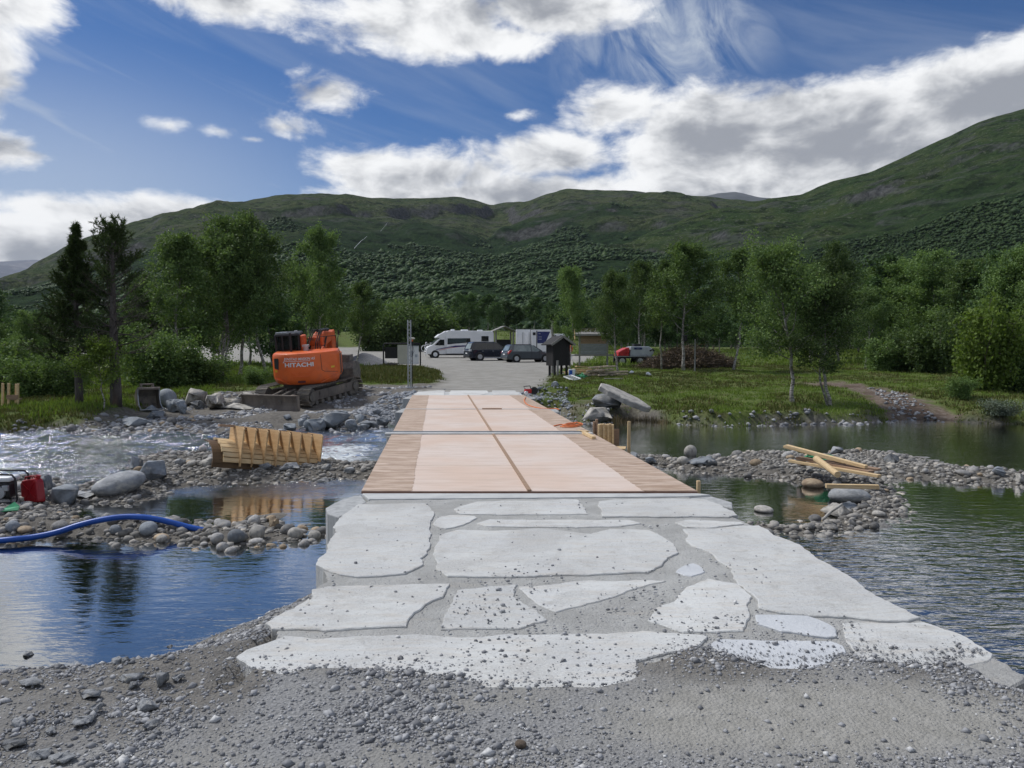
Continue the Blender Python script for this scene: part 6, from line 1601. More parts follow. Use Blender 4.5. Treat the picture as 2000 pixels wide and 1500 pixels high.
def car(name, px, py, dist, heading, label, paint, L, Wd, H, belt, roof0, roof1, hood, wheel_r, wb, rear_kind):
    p = atd(px, py, dist); z = hz(p.x, p.y)
    r = empty(name, (p.x, p.y, z), heading, label, 'car')
    hw = Wd / 2; gc = .20
    # body side profile from tail (x=-L/2) to nose (x=L/2)
    prof = [(-L / 2 + .06, gc + .10), (-L / 2, .50), (-L / 2 + .03, belt - .08), (-L / 2 + .14, belt), (hood, belt), (L / 2 - .55, belt - .16), (L / 2 - .12, belt - .34), (L / 2, .55), (L / 2 - .04, gc + .08), (L / 2 - .25, gc), (-L / 2 + .3, gc)]
    m = MB(); m.prism(prof, -hw, hw, 'y'); b_ = m.build('body', paint, r, bevel=.07, seg=3)
    m = MB(); gw, rw = hw - .05, hw - .20
    frustum(m, [(-L / 2 + .12, gw), (hood + .05, gw)], [(roof0, rw), (roof1, rw)], belt - .02, H - .05); g = m.build('cabin', M['glass_sky_sheen'] if rear_kind == 'hatch' else M['glass'], r, bevel=.03)
    m = MB(); frustum(m, [(roof0 - .06, rw + .02), (roof1 + .06, rw + .02)], [(roof0 + .12, rw - .08), (roof1 - .12, rw - .08)], H - .09, H); m.build('roof', paint, r, bevel=.02)
    # pillars (painted) on both sides
    def side_pt(x, t, s): # along the glass side, t 0 belt ..1 roof
        return (x, s * (gw + (rw - gw) * t + .008), belt + (H - .06 - belt) * t)
    for s in (-1, 1):
        for nm, xb, xt, w_ in (('pillar', hood + .02, roof1 + .02, .07), ('pillar', .08, .02, .08), ('pillar', -L / 2 + .42, roof0 + .22, .20 if rear_kind == 'hatch' else .10), ('pillar', -L / 2 + .14, roof0 + .02, .12)):
            m = MB(); m.bar(side_pt(xb, -.02, s), side_pt(xt, 1.0, s), w_, .02, up=(0, s, .3)); m.build(nm, paint, r)
        m = MB(); m.box((hood - .2, s * (hw + .07), belt + .05), (.12, .18, .13)); m.build('mirror', paint, r, bevel=.03)
        for xd in (.02, -.95):
            m = MB(); m.box((xd - .1, s * (hw + .006), belt - .16), (.16, .02, .03)); m.build('door_handle', paint if rear_kind == 'hatch' else M['alloy'], b_)
        for xg in (hood - .28, .05, -.92):
            m = MB(); m.box((xg, s * (hw + .001), .62), (.012, .008, .62)); m.build('door_gap', M['black'], b_)
        m = MB(); m.box((0, s * (hw + .004), gc + .06), (wb - .75, .02, .12)); m.build('sill', M['black'] if rear_kind == 'hatch' else M['alloy'], b_)
        for x in (-wb / 2, wb / 2):
            m = MB(); m.cyl((x, s * (hw - .12), wheel_r), (x, s * (hw + .003), wheel_r), wheel_r + .07, n=24); m.build('wheel_arch', M['black'], b_)
            wheel(r, x, s * (hw - .09), wheel_r, .20, M['alloy'], s)
        m = MB(); m.box((L / 2 - .22, s * (hw - .18), .68), (.36, .30, .16), rot=(0, .5, 0)); m.build('headlight', M['headlight'], r, bevel=.03)
        m = MB()
        if rear_kind == 'hatch': m.prism([(-L / 2 + .05, belt - .28), (-L / 2 + .30, belt - .10), (-L / 2 + .42, belt + .12), (-L / 2 + .22, belt + .08), (-L / 2 + .02, belt - .10)], s * (hw - .16), s * (hw + .008), 'y')
        else: m.box((-L / 2 + .10, s * (hw - .12), belt - .10), (.20, .27, .18))
        m.build('tail_light', M['taillight'] if rear_kind == 'hatch' else M['headlight'], r, bevel=.02)
    m = MB(); m.add([(-L / 2 + .105, -gw + .14, belt + .04), (-L / 2 + .105, gw - .14, belt + .04), (roof0 - .045, rw - .1, H - .12), (roof0 - .045, -rw + .1, H - .12)], [(0, 1, 2, 3)]); m.build('rear_window', M['glass_sky_sheen'], r)
    m = MB(); m.box((-L / 2 - .005, 0, .66), (.012, .50, .11)); m.build('number_plate', M['white'], r)
    m = MB(); m.box((-L / 2 + .03, 0, .40), (.12, Wd - .1, .22)); m.build('bumper', M['black'] if rear_kind != 'hatch' else paint, r, bevel=.04)
    for s in (-1, 1):
        m = MB(); m.bar((roof0 + .15, s * (rw - .04), H + .02), (roof1 - .2, s * (rw - .04), H + .02), .035, .035); m.build('roof_rail', M['black'], r)
    return r
car('parked_car', 1030, 708, 66, R(20), 'grey hatchback with red tail lights parked beside the black kiosk', M['cargrey'], 4.25, 1.78, 1.48, .92, -1.75, .25, 1.02, .31, 2.62, 'hatch')
car('parked_car', 958, 703, 70.5, R(22), 'dark navy estate car with alloy wheels parked between camper and hatchback', M['carblack'], 4.65, 1.80, 1.66, 1.02, -1.95, .35, 1.15, .35, 2.67, 'suv')

def motorhome(px, py, dist, heading, label):
    p = atd(px, py, dist); z = hz(p.x, p.y); r = empty('motorhome', (p.x, p.y, z), heading, label, 'motorhome')
    L, hw = 7.0, 1.12
    m = MB(); m.prism([(-3.45, .48), (-3.5, .7), (-3.5, 2.55), (-3.35, 2.75), (1.25, 2.78), (1.45, 2.60), (1.5, 1.2), (1.5, .40), (-3.2, .40)], -hw, hw, 'y'); b_ = m.build('living_body', M['white'], r, bevel=.06, seg=3)
    m = MB(); m.prism([(1.2, 2.74), (1.5, 2.72), (2.1, 2.40), (2.45, 2.12), (2.4, 2.02), (1.3, 2.02)], -hw + .08, hw - .08, 'y'); m.build('overcab', M['white'], r, bevel=.06, seg=3)
    m = MB(); m.prism([(1.46, .35), (1.46, 2.05), (2.05, 2.05), (2.85, 1.30), (3.30, 1.12), (3.48, .80), (3.48, .35)], -hw + .12, hw - .12, 'y'); c_ = m.build('cab', M['white'], r, bevel=.07, seg=3)
    m = MB(); m.add([(2.13, -.84, 2.0), (2.13, .84, 2.0), (2.86, .9, 1.335), (2.86, -.9, 1.335)], [(0, 1, 2, 3)]); xf(m, Matrix.Translation((.03, 0, .03))).build('windscreen', M['glass_sky_sheen'], r)
    for s in (-1, 1):
        yo = s * (hw - .12 + .008)
        m = MB(); m.prism([(1.62, 1.25), (1.62, 1.85), (2.05, 1.85), (2.62, 1.28)], yo - .004, yo + .004, 'y'); m.build('cab_window', M['glass'], r)
        yo = s * (hw + .006)
        m = MB(); m.prism([(-1.05, 1.55), (-1.05, 2.0), (1.30, 1.98), (1.32, 1.36), (.4, 1.45)], yo - .005, yo + .005, 'y'); m.build('side_window', M['glass'], r)
        m = MB(); m.prism([(-2.95, 1.68), (-2.95, 2.22), (-2.20, 2.22), (-2.20, 1.68)], yo - .005, yo + .005, 'y'); m.build('side_window', M['glass'], r)
        m = MB(); m.prism([(-3.3, 1.30), (-3.3, 1.36), (.5, 1.24), (1.2, 1.12), (2.5, .86), (2.5, .80), (1.2, 1.04)], yo - .003, yo + .003, 'y'); m.build('stripe', M['navy'], r)
        m = MB(); m.prism([(-.4, 1.17), (-.4, 1.20), (1.2, 1.0), (2.2, .78), (2.2, .75), (1.2, .96)], yo - .003, yo + .003, 'y'); m.build('stripe', M['redpaint'], r)
        m = MB(); m.box((.95, s * (hw + .004), 1.2), (.015, .012, 1.5)); m.box((1.42, s * (hw + .004), 1.2), (.015, .012, 1.5)); m.build('door_gap', M['steel'], b_)
        for x in (2.55, -1.45):
            m = MB(); m.cyl((x, s * (hw - .3), .34), (x, s * (hw - (.105 if x > 0 else -.003)), .34), .43, n=24); m.build('wheel_arch', M['black'], r)
            wheel(r, x, s * (hw - (.19 if x > 0 else .1)), .34, .21, M['white'], s)
        m = MB(); m.box((2.15, s * (hw + .10), 1.42), (.14, .22, .32)); m.build('mirror', M['black'], r, bevel=.03)
        m = MB(); m.box((3.36, s * .72, .92), (.16, .36, .20)); m.build('headlight', M['headlight'], r, bevel=.04)
    m = MB(); m.box((3.48, 0, .78), (.03, .8, .16)); m.box((3.48, 0, .52), (.03, 1.1, .14)); m.build('grille', M['black'], r)
    m = MB(); m.box((0, 0, .33), (6.2, 1.9, .16)); m.build('chassis', M['black'], r)
    m = MB(); m.box((-.6, 0, 2.84), (.7, .6, .14)); m.box((.6, -.3, 2.86), (.35, .4, .16)); m.box((-2.2, .2, 2.83), (.5, .5, .10)); m.build('roof_hatch', M['white'], r, bevel=.03)
    m = MB(); m.prism([(1.55, 2.62), (2.05, 2.38), (2.02, 2.34), (1.5, 2.58)], -.35, .35, 'y'); xf(m, Matrix.Translation((.07, 0, .07))).build('skylight', M['glass'], r)
    return r
motorhome(896, 699, 80, R(192), 'white camper van with long dark windows and a curved side stripe')
# bicycle seen beyond the camper's nose
p = atd(838, 697, 86); bi = empty('bicycle', (p.x, p.y, hz(p.x, p.y) + .5), R(200), 'white bicycle on a rack in front of the camper nose', 'bicycle')
for x in (-.52, .52):
    m = MB(); c = [(x + .34 * math.cos(a), 0, .36 + .34 * math.sin(a)) for a in np.linspace(0, 2 * math.pi, 21)]; m.tube(c, .035, 5); m.build('wheel', M['white'], bi)
m = MB()
for a, b in (((-.52, 0, .36), (-.1, 0, .35)), ((-.1, 0, .35), (.32, 0, .85)), ((-.52, 0, .36), (-.2, 0, .8)), ((-.2, 0, .8), (.35, 0, .85)), ((-.1, 0, .35), (-.22, 0, .95)), ((.52, 0, .36), (.36, 0, 1.0))): m.cyl(a, b, .035, n=6)
m.build('frame', M['white'], bi)
m = MB(); m.tube([(.3, -.28, 1.05), (.38, 0, 1.0), (.3, .28, 1.05)], .03, 5); m.build('handlebar', M['white'], bi)
m = MB(); m.box((-.22, 0, .97), (.26, .14, .07)); m.build('saddle', M['white'], bi, bevel=.02)
m = MB(); m.box((0, .12, .1), (1.3, .05, .08)); m.box((-.4, .12, -.2), (.05, .05, .65)); m.box((.4, .12, -.2), (.05, .05, .65)); m.build('rack', M['steel'], bi)

def box_body(name, px0, px1, ytop, ybot, dist, depth, label, cat, extra, rz=0.0):
    a, b = atd(px0, ybot, dist), atd(px1, ybot, dist); zt_ = atd(px0, ytop, dist).z
    wd = (b.x - a.x); x = (a.x + b.x) / 2; zg = hz(x, dist + depth / 2)
    r = empty(name, (x, dist + depth / 2, zg), rz, label, cat); h = zt_ - zg
    m = MB(); m.box((0, 0, .55 + (h - .55) / 2), (wd, depth, h - .55)); bo = m.build('box', M['white'], r, bevel=.04)
    m = MB(); m.box((0, 0, .48), (wd * .9, depth * .95, .14)); m.build('chassis', M['black'], r)
    for s in (-1, 1):
        wheel(r, s * wd * .22, -depth / 2 + .12, .33, .2, M['alloy'], -1); wheel(r, s * wd * .22, depth / 2 - .12, .33, .2, M['alloy'], 1)
    extra(r, bo, wd, depth, h); return r
def ex1(r, bo, wd, dp, h):
    for s in (-1, 1):
        m = MB(); m.box((s * wd * .21 - wd * .03, -dp / 2 - .012, .62 + (h - .7) / 2), (wd * .30, .03, h - .95)); m.build('door', M['white'], r, bevel=.015)
        m = MB(); m.box((s * wd * .21 + wd * .14, -dp / 2 - .04, h * .55), (.035, .04, h - 1.0)); m.build('locking_bar', M['steel'], r)
    m = MB(); m.box((wd / 2 - .05, -dp / 2 - .015, h * .58), (.08, .04, h - .62)); m.build('corner_post', M['black'], r)
    m = MB(); m.box((0, -dp / 2 - .015, h - .03), (wd, .04, .06)); m.build('top_rail', M['black'], r)
box_body('box_trailer', 1008, 1038, 642, 701, 83, 5.0, 'white box trailer with two tall rear doors', 'trailer', ex1)
def ex2(r, bo, wd, dp, h):
    m = MB(); m.prism([(-wd * .20, h * .50), (-wd * .20, h * .93), (wd * .46, h * .93), (wd * .20, h * .50)], -dp / 2 - .012, -dp / 2 - .004, 'y'); pn = m.build('banner', M['navy'], r)
    for i, t_ in enumerate((.86, .74, .66)):
        V, Fs = text_geo('—' * (3, 7, 5)[i], .16 + .05 * (i != 1)); q = MB(); x0 = min(v[0] for v in V)
        q.add([(-wd * .14 + (v[0] - x0) * (.35, .30, .33)[i], -dp / 2 - .018, h * t_ + v[1] * 2.2) for v in V], Fs); q.build('lettering', M['decal'], pn, recalc=False)
    m = MB(); m.box((-wd * .23, -dp / 2 - .015, h * .58), (.08, .03, h - .65)); m.build('corner_post', M['black'], r)
    m = MB(); m.box((-wd * .36, -dp / 2 - .015, h * .85), (.3, .03, .3)); m.build('vent', M['black'], r)
box_body('box_trailer', 1038, 1076, 644, 705, 82, 4.0, 'white box trailer with a navy blue lettered panel', 'trailer', ex2)
def ex3(r, bo, wd, dp, h):
    for x in (-.3, .05, .36):
        m = MB(); m.box((wd * x, -dp / 2 - .01, h * .78), (wd * .16, .02, h * .3)); m.build('window', M['glass'], r)
box_body('van', 1076, 1112, 652, 702, 88, 3.5, 'white van half hidden behind the black kiosk', 'van', ex3)
# orange mixer with pale legs
p = atd(1110, 692, 72); mx_ = empty('concrete_mixer', (p.x, p.y, hz(p.x, p.y)), .3, 'orange round bodied mixer on pale legs behind the kiosk', 'mixer')
m = MB(); m.tube([(0, -.3, .75), (0, -.25, 1.05), (0, 0, 1.25), (0, .2, 1.3)], [.25, .36, .34, .2], 14); m.build('drum', M['orange'], mx_, smooth=True)
for s in (-.22, .22):
    m = MB(); m.bar((s, -.3, .0), (s * .8, 0, .9), .07, .07); m.build('leg', M['white'], mx_)
m = MB(); m.bar((-.3, .3, .4), (.3, .3, .4), .08, .08); m.cyl((-.3, .3, .2), (-.26, .3, .2), .2, n=12); m.cyl((.26, .3, .2), (.30, .3, .2), .2, n=12); m.build('axle', M['black'], mx_)
# red and silver lorry behind the birch
p = atd(1240, 703, 60); lo = empty('lorry', (p.x, p.y, hz(p.x, p.y)), R(4), 'red and silver flatbed lorry parked behind the twin birch', 'lorry')
m = MB(); m.box((.1, 0, .62), (3.3, 1.9, .14)); m.build('flatbed', M['black'], lo)
m = MB(); m.box((.1, -.97, .70), (3.3, .03, .05)); m.build('bed_edge', M['steel'], lo)
m = MB(); m.prism([(-1.5, .70), (-1.45, 1.05), (-.85, 1.35), (-.62, 1.38), (-.62, .70)], -.8, .8, 'y'); m.build('red_unit', M['redpaint'], lo, bevel=.06)
m = MB(); m.box((-.75, -.82, 1.1), (.25, .04, .3)); m.build('red_lamp', M['taillight'], lo)
m = MB(); m.prism([(-.58, .70), (-.52, 1.46), (.9, 1.46), (1.25, 1.22), (1.3, .95), (1.1, .70)], -.85, .85, 'y'); si = m.build('silver_body', M['silver'], lo, bevel=.06)
m = MB(); m.box((.05, -.862, 1.30), (.62, .02, .16)); lp = m.build('name_panel', M['navy'], lo)
V, Fs = text_geo('——', .12); q = MB(); q.add([(v[0] * .9 + .05, -.88, 1.30 + v[1] * 1.4) for v in V], Fs); q.build('lettering', M['decal'], lp, recalc=False)
m = MB(); m.box((.1, 0, 1.56), (.55, .8, .2)); m.build('cowl', M['black'], lo, bevel=.04)
m = MB(); m.tube([(.95, -.86, 1.1), (1.15, -.88, 1.25), (1.3, -.85, 1.1)], .07, 6); m.build('pipework', M['black'], lo)
for x in (-1.2, .2, 1.2): wheel(lo, x, -.85, .34, .22, M['alloy'], -1); wheel(lo, x, .85, .34, .22, M['alloy'], 1)
# ================================================================ curved plywood mould on the left bar
p0 = ground_at(470, 912)
mould = empty('formwork', (0, 0, 0), 0, 'curved plywood mould with upright ribs lying on the left gravel bar', 'formwork')
Lm, nr = 1.78, 8
def mprof(t): a = t * math.pi / 2; return (.42 - .42 * math.cos(a), .30 * math.sin(a))   # y,z of shell
arcp = [mprof(i / 10) for i in range(11)]
# lining shell (dark film faced plywood)
m = MB()
for i in range(10):
    (y0, z0), (y1, z1) = arcp[i], arcp[i + 1]
    m.bar((-.08 + Lm / 2, y0 + .012, z0 - .014), (-.08 + Lm / 2, y1 + .012, z1 - .014), Lm + .12, .016, up=(0, -(z1 - z0), y1 - y0))
m.box((Lm / 2 - .08, .03, -.03), (Lm + .12, .02, .09)); m.build('lining', M['film_ply'], mould)
# slats along the shell
for i in range(7):
    t0, t1 = i / 7 + .006, (i + 1) / 7 - .006
    (y0, z0), (y1, z1) = mprof(t0), mprof(t1)
    x0 = .02 + random.uniform(-.02, .02); cut = random.uniform(.3, 1.4)
    for xa, xb in ((x0, cut - .003), (cut + .003, Lm)):
        m = MB(); nn_ = Vector((0, -(z1 - z0), y1 - y0)).normalized()
        m.bar((xa, y0, z0), (xb, y0, z0), .01, .01); m = MB()
        c0 = Vector((0, (y0 + y1) / 2, (z0 + z1) / 2)) + nn_ * .014; w_ = math.hypot(y1 - y0, z1 - z0)
        m.bar(Vector((xa, 0, 0)) + c0, Vector((xb, 0, 0)) + c0, w_, .026, up=nn_); m.build('slat', M['plank'], mould, bevel=.002, seg=1)
for k in range(nr):
    x = .30 + (Lm - .32) * k / (nr - 1)
    top = .50 + .01 * math.sin(k * 3)
    poly = [(-.055, -.04 + (.06 if k == 1 else 0)), (-.055, top - .03), (.0, top), (.44, top + .02), (.44, .31)] + [(y, z + .028) for y, z in arcp[::-1]] + [(-.02, -.04)]
    m = MB(); m.prism(poly, x - .011, x + .011, 'x'); m.build('rib', M['pine_ply'], mould)
for k in range(nr - 1):
    x = .30 + (Lm - .32) * k / (nr - 1); xn = .30 + (Lm - .32) * (k + 1) / (nr - 1)
    m = MB(); m.bar((x + .012, .30, .49), (xn - .012, .30, .49), .07, .035); m.build('batten', M['plank_brown'], mould)
m = MB(); m.box((Lm / 2 + .15, .45, .40), (Lm - .3, .014, .24)); m.build('back_sheet', M['pine_ply'], mould)
m = MB(); m.bar((.02, .30, .50), (.28, .30, .51), .07, .035); m.build('batten', M['plank_brown'], mould)
lft = atd(432, 893, 13.2)
mould.location = Vector((lft.x, lft.y, hz(lft.x, lft.y) + .26)); mould.rotation_euler = (R(-4), R(9.5), R(41)); mould.scale = (1.04, 1.25, 1.28)

# ================================================================ pump, red canister, hose
p = ground_at(52, 984)
can = empty('jerrycan', p + Vector((.03, .12, -.02)), R(-12), 'dark red metal jerrycan leaning on the gravel bar', 'canister')
can.rotation_euler = (R(-6), R(-11), R(-14)); can.scale = (.88, .88, .88)
m = MB(); m.prism([(-.17, 0), (.17, 0), (.175, .05), (.17, .34), (.13, .40), (-.13, .40), (-.175, .34), (-.175, .05)], -.075, .075, 'y'); m.build('body', M['red'], can, bevel=.025, seg=3)
for s in (-1, 1):
    m = MB()
    for a, b in (((-.12, .06), (.12, .34)), ((-.12, .34), (.12, .06))): m.bar((a[0], s * .078, a[1]), (b[0], s * .078, b[1]), .03, .012, up=(0, 1, 0))
    m.build('embossing', M['red'], can)
for y in (-.045, 0, .045):
    m = MB(); m.tube([(-.09, y, .40), (-.07, y, .445), (.05, y, .445), (.07, y, .40)], .012, 6); m.build('handle', M['red'], can, smooth=True)
m = MB(); m.cyl((.12, 0, .39), (.15, 0, .44), .035, n=10); m.build('cap', M['red'], can)
p = ground_at(2, 985)
pump = empty('water_pump', p + Vector((-.10, .15, 0)), R(8), 'black tube framed motor pump beside the red jerrycan', 'pump')
for s in (-1, 1):
    m = MB(); m.tube([(-.30, s * .19, .02), (.28, s * .19, .02), (.30, s * .19, .06), (.28, s * .19, .36), (.24, s * .19, .41), (-.26, s * .19, .43), (-.30, s * .19, .38), (-.30, s * .19, .02)], .014, 6); m.build('frame_tube', M['black'], pump, smooth=True)
m = MB(); m.box((0, 0, .18), (.34, .28, .24)); m.build('engine', M['black'], pump, bevel=.04)
m = MB(); m.box((.02, 0, .335), (.36, .30, .07)); m.build('fuel_tank', M['white'], pump, bevel=.03)
m = MB(); m.cyl((.05, -.15, .16), (.05, -.19, .16), .09, n=14); m.build('starter', M['steel'], pump)
m = MB(); m.box((.14, -.16, .22), (.08, .05, .08)); m.build('carburettor', M['steel'], pump, bevel=.01)
m = MB(); m.cyl((-.24, 0, .16), (-.16, 0, .16), .12, n=14); m.build('pump_housing', M['steel'], pump)
p = ground_at(12, 1000)
m = MB(); m.add([(-.26, -.06, .02), (.0, -.10, .03), (.17, -.02, .03), (.16, .03, .07), (.06, .08, .12), (-.05, .05, .04), (-.26, .09, .05)], [(0, 1, 5, 6), (1, 2, 3, 5), (5, 3, 4)])
o = m.build('plastic_sheet', M['green']); o.location = p; md = o.modifiers.new('solid', 'SOLIDIFY'); md.thickness = .008; tag(o, 'crumpled light green plastic sheet under the pump', 'sheet')
hp = [(-160, 1072, .02), (0, 1056, .02), (60, 1050, .03), (110, 1040, .06), (150, 1027, .11), (190, 1017, .16), (235, 1010, .20), (275, 1010, .19), (310, 1015, .13), (340, 1022, .06), (370, 1030, -.02), (400, 1036, -.12)]
pts = []
for a, b, dz in hp:
    q = ground_at(a, min(b + 8, 1064)); ypos = np.interp(a, [-160, 0, 110, 235, 340, 400], [8.75, 8.85, 9.08, 9.32, 9.42, 9.46]); r_ = atd(a, b, ypos); pts.append(r_)
curve_tube('hose', pts, .036, M['blue'], 'thick bright blue hose arching over the stone bar', 'hose', 12)

# ================================================================ right bar timber heap
def lay(px0, py0, px1, py1, z0, z1, wd, th, label, material=None, name='plank'):
    return plank(at(px0, py0, z0 + .10), at(px1, py1, z1 + .10), wd, th, label, material=material, name=name)
G_ = -.38
lay(1536, 871, 1692, 912, -.10, -.30, .10, .05, 'long pale plank on top of the timber heap, raised at one end')
lay(1532, 872, 1650, 903, -.14, -.30, .09, .04, 'pale plank just under the topmost one of the timber heap')
lay(1560, 894, 1702, 922, -.30, -.36, .16, .04, 'wide brown board in the middle of the timber heap', M['plank_brown'])
lay(1610, 900, 1718, 917, -.32, -.36, .14, .03, 'short brown board at the back of the timber heap', M['plank_brown'])
lay(1543, 900, 1718, 930, -.36, -.38, .09, .045, 'lowest long plank of the timber heap with a bright edge')
m = MB(); a, b = at(1594, 896, -.12), at(1636, 927, -.24); m.cyl(a, b, .055, .05, n=12); o = m.build('round_pole', M['plank'], smooth=False); tag(o, 'thick peeled round pole lying across the timber heap', 'pole')
lay(1613, 949, 1716, 951, -.40, -.40, .07, .06, 'lone pale batten lying on stones by the big boulder')
p = at(1566, 903, -.33); m = MB(); m.cyl(p + Vector((-.05, 0, 0)), p + Vector((.05, .02, 0)), .07, n=14); o = m.build('tin', M['rust']); tag(o, 'rusty tin lying on the lowest plank', 'tin')
rgn = np.random.default_rng(4)
def tangle(c, n, sx, sy, sz, r, material, name, label, cat):
    P = [Vector((c.x + rgn.normal() * sx, c.y + rgn.normal() * sy, c.z + abs(rgn.normal()) * sz)) for _ in range(n)]
    return curve_tube(name, P, r, material, label, cat, 4, sub=4)
tangle(at(1585, 894, -.30), 22, .14, .10, .05, .014, M['green'], 'netting', 'tangled dark green strap under the top plank', 'strap')
tangle(at(1612, 903, -.30), 22, .13, .06, .04, .013, M['green'], 'netting', 'loose green strap ends beside the peeled pole', 'strap')
# driftwood root by the pale boulder
curve_tube('root', [at(a, b, z) for a, b, z in [(1606, 1016, -.5), (1612, 1010, -.46), (1622, 1000, -.42), (1634, 992, -.36), (1644, 985, -.36)]], .018, M['rock_pale'], 'pale bent root curling round the pale rough boulder', 'root')

# ================================================================ tilted stone slab and rubble on the right bank
p = ground_at(1215, 800)
def block(name, pts_top, th, material, loc, rot, label, seed):
    out = rough_outline([Vector(q) for q in pts_top], .12, .03, seed)
    o = slabmesh(name, out, -th, 0, material, None, .03); o.location = loc; o.rotation_euler = rot; return tag(o, label, 'boulder')
block('stone_slab', [(-.80, -.22), (-.5, -.36), (.3, -.42), (.80, -.30), (.92, -.05), (.45, .36), (-.55, .40), (-.85, .15)], .17, M['rock_pale'], atd(1220, 777, 24.2) + Vector((0, .0, .10)), (R(11), R(24), R(-8)), 'great flat grey slab tilted on another stone by the water', 5)
boulder(1186, 800, 64, 34, 'rock', 'rock', 'squared grey block propping up the tilted slab', rz=.4, var=0)
boulder(1162, 826, 66, 32, 'rock', 'rock_pale', 'rounded pale rubble mound below the tilted slab', rz=1.0, var=3, sink=.1)
rub([tuple(at(a, b, -.3)[:2]) for a, b in ((1122, 820), (1150, 792), (1196, 800), (1215, 826), (1150, 830))], 160, .05, 'broken stones round the pale rubble mound', 'pebble', .03)
rub([tuple(at(a, b, -.45)[:2]) for a, b in ((1690, 780), (1760, 790), (1860, 822), (1770, 826))], 260, .05, 'loose stones on the bare path to the water', 'pebble', .01)

# ================================================================ mast and satellite receiver
p = ground_at(800, 758)
mast = empty('lattice_mast', p, .3, 'slender galvanised lattice mast at the roadside', 'mast')
Hm = atd(799, 625, p.y).z - p.z; s_ = .062
for a, b in ((-1, -1), (1, -1), (1, 1), (-1, 1)):
    m = MB(); m.cyl((a * s_, b * s_, 0), (a * s_, b * s_, Hm), .016, n=6); m.build('chord', M['steel'], mast)
n = 18
for i in range(n):
    z0, z1 = Hm * i / n, Hm * (i + 1) / n; m = MB()
    for (a, b, c, d) in ((-1, -1, 1, -1), (1, -1, 1, 1), (1, 1, -1, 1), (-1, 1, -1, -1)):
        m.cyl((a * s_, b * s_, z0 if i % 2 else z1), (c * s_, d * s_, z1 if i % 2 else z0), .009, n=4)
    m.build('lacing', M['steel'], mast)
m = MB(); m.box((0, 0, .02), (.30, .30, .04)); m.build('base_plate', M['steel'], mast)
p2 = p + Vector((.09, .25, 0)); p2.z = hz(p2.x, p2.y)
rc_ = empty('satellite_receiver', p2, 0, 'cream disc shaped receiver on a thin pole behind the mast', 'receiver')
hh = atd(804, 663, p2.y).z - p2.z
m = MB(); m.cyl((0, 0, 0), (0, 0, hh), .014, n=8); m.build('pole', M['black'], rc_)
m = MB(); m.tube([(0, 0, hh), (0, 0, hh + .02), (0, 0, hh + .06), (0, 0, hh + .085)], [.06, .115, .115, .07], 18); m.build('antenna', M['cream'], rc_)
m = MB(); m.cyl((0, 0, hh - .08), (0, 0, hh), .035, n=10); m.build('collar', M['orange_cord'], rc_)
m = MB(); m.tube([(0, -.02, hh - .1), (.08, -.05, hh - .5), (-.06, -.06, hh - .8), (.05, -.05, hh - 1.1), (0, 0, hh - 1.3)], .008, 5); m.build('cable', M['black'], rc_)

# ================================================================ notice board
yb_ = 56.0
nb = empty('notice_board', (atd(785, 715, yb_).x, yb_, hz(atd(785, 715, yb_).x, yb_)), 0, 'black framed notice board with dark, cream and white panels', 'notice board')
def lx(px): return atd(px, 700, yb_).x - nb.location.x
def lz(py): return atd(785, py, yb_).z - nb.location.z
for px in (749, 821):
    m = MB(); m.cyl((lx(px), 0, -.05), (lx(px), 0, lz(674)), .055, n=10); m.build('post', M['black'], nb)
m = MB(); m.tube([(lx(749), 0, lz(676)), (lx(751), 0, lz(671)), (lx(785), 0, lz(671)), (lx(819), 0, lz(671)), (lx(821), 0, lz(676))], .055, 8); m.build('top_rail', M['black'], nb)
m = MB(); m.box(((lx(752) + lx(777)) / 2, 0, (lz(678) + lz(700)) / 2), (lx(777) - lx(752), .06, lz(678) - lz(700))); m.build('dark_panel', M['black'], nb)
m = MB(); m.box(((lx(777) + lx(796)) / 2, -.10, (lz(674) + lz(711)) / 2), (lx(796) - lx(777), .12, lz(674) - lz(711))); m.build('cream_panel', M['cream'], nb, bevel=.01)
m = MB(); m.box(((lx(798) + lx(818)) / 2, 0, (lz(675) + lz(711)) / 2), (lx(818) - lx(798), .06, lz(675) - lz(711))); m.build('white_panel', M['white'], nb)
for c_, d_ in ((((lx(800) + lx(817)) / 2, -.034, lz(675.7)), (lx(817) - lx(800), .01, .05)), ((lx(804), -.034, lz(690)), (.25, .01, .35)), ((lx(813), -.034, lz(695)), (.18, .01, .2))):
    m = MB(); m.box(c_, d_); m.build('poster_print', M['silver'], nb)
m = MB(); m.box(((lx(797) + lx(820)) / 2, -.02, lz(671.5)), (lx(820) - lx(797), .3, .12)); m.build('canopy', M['black'], nb)
# stump on the mound
p = atd(765, 724, 47); p.z = hz(p.x, p.y)
st = empty('tree_stump', p, 0, 'dark uprooted stump on the mound before the notice board', 'stump')
m = MB(); m.tube([(-.35, 0, .10), (0, 0, .14), (.25, 0, .12)], [.12, .15, .10], 9); m.build('trunk', M['bark_pine'], st)
for i in range(6):
    a = i * 1.05; m = MB(); m.tube([(.2, 0, .12), (.3 + .15 * math.cos(a), .2 * math.sin(a), .12 + .15 * math.sin(a)), (.4 + .2 * math.cos(a), .3 * math.sin(a), .05)], [.05, .03, .01], 5); m.build('root', M['twig'], st)

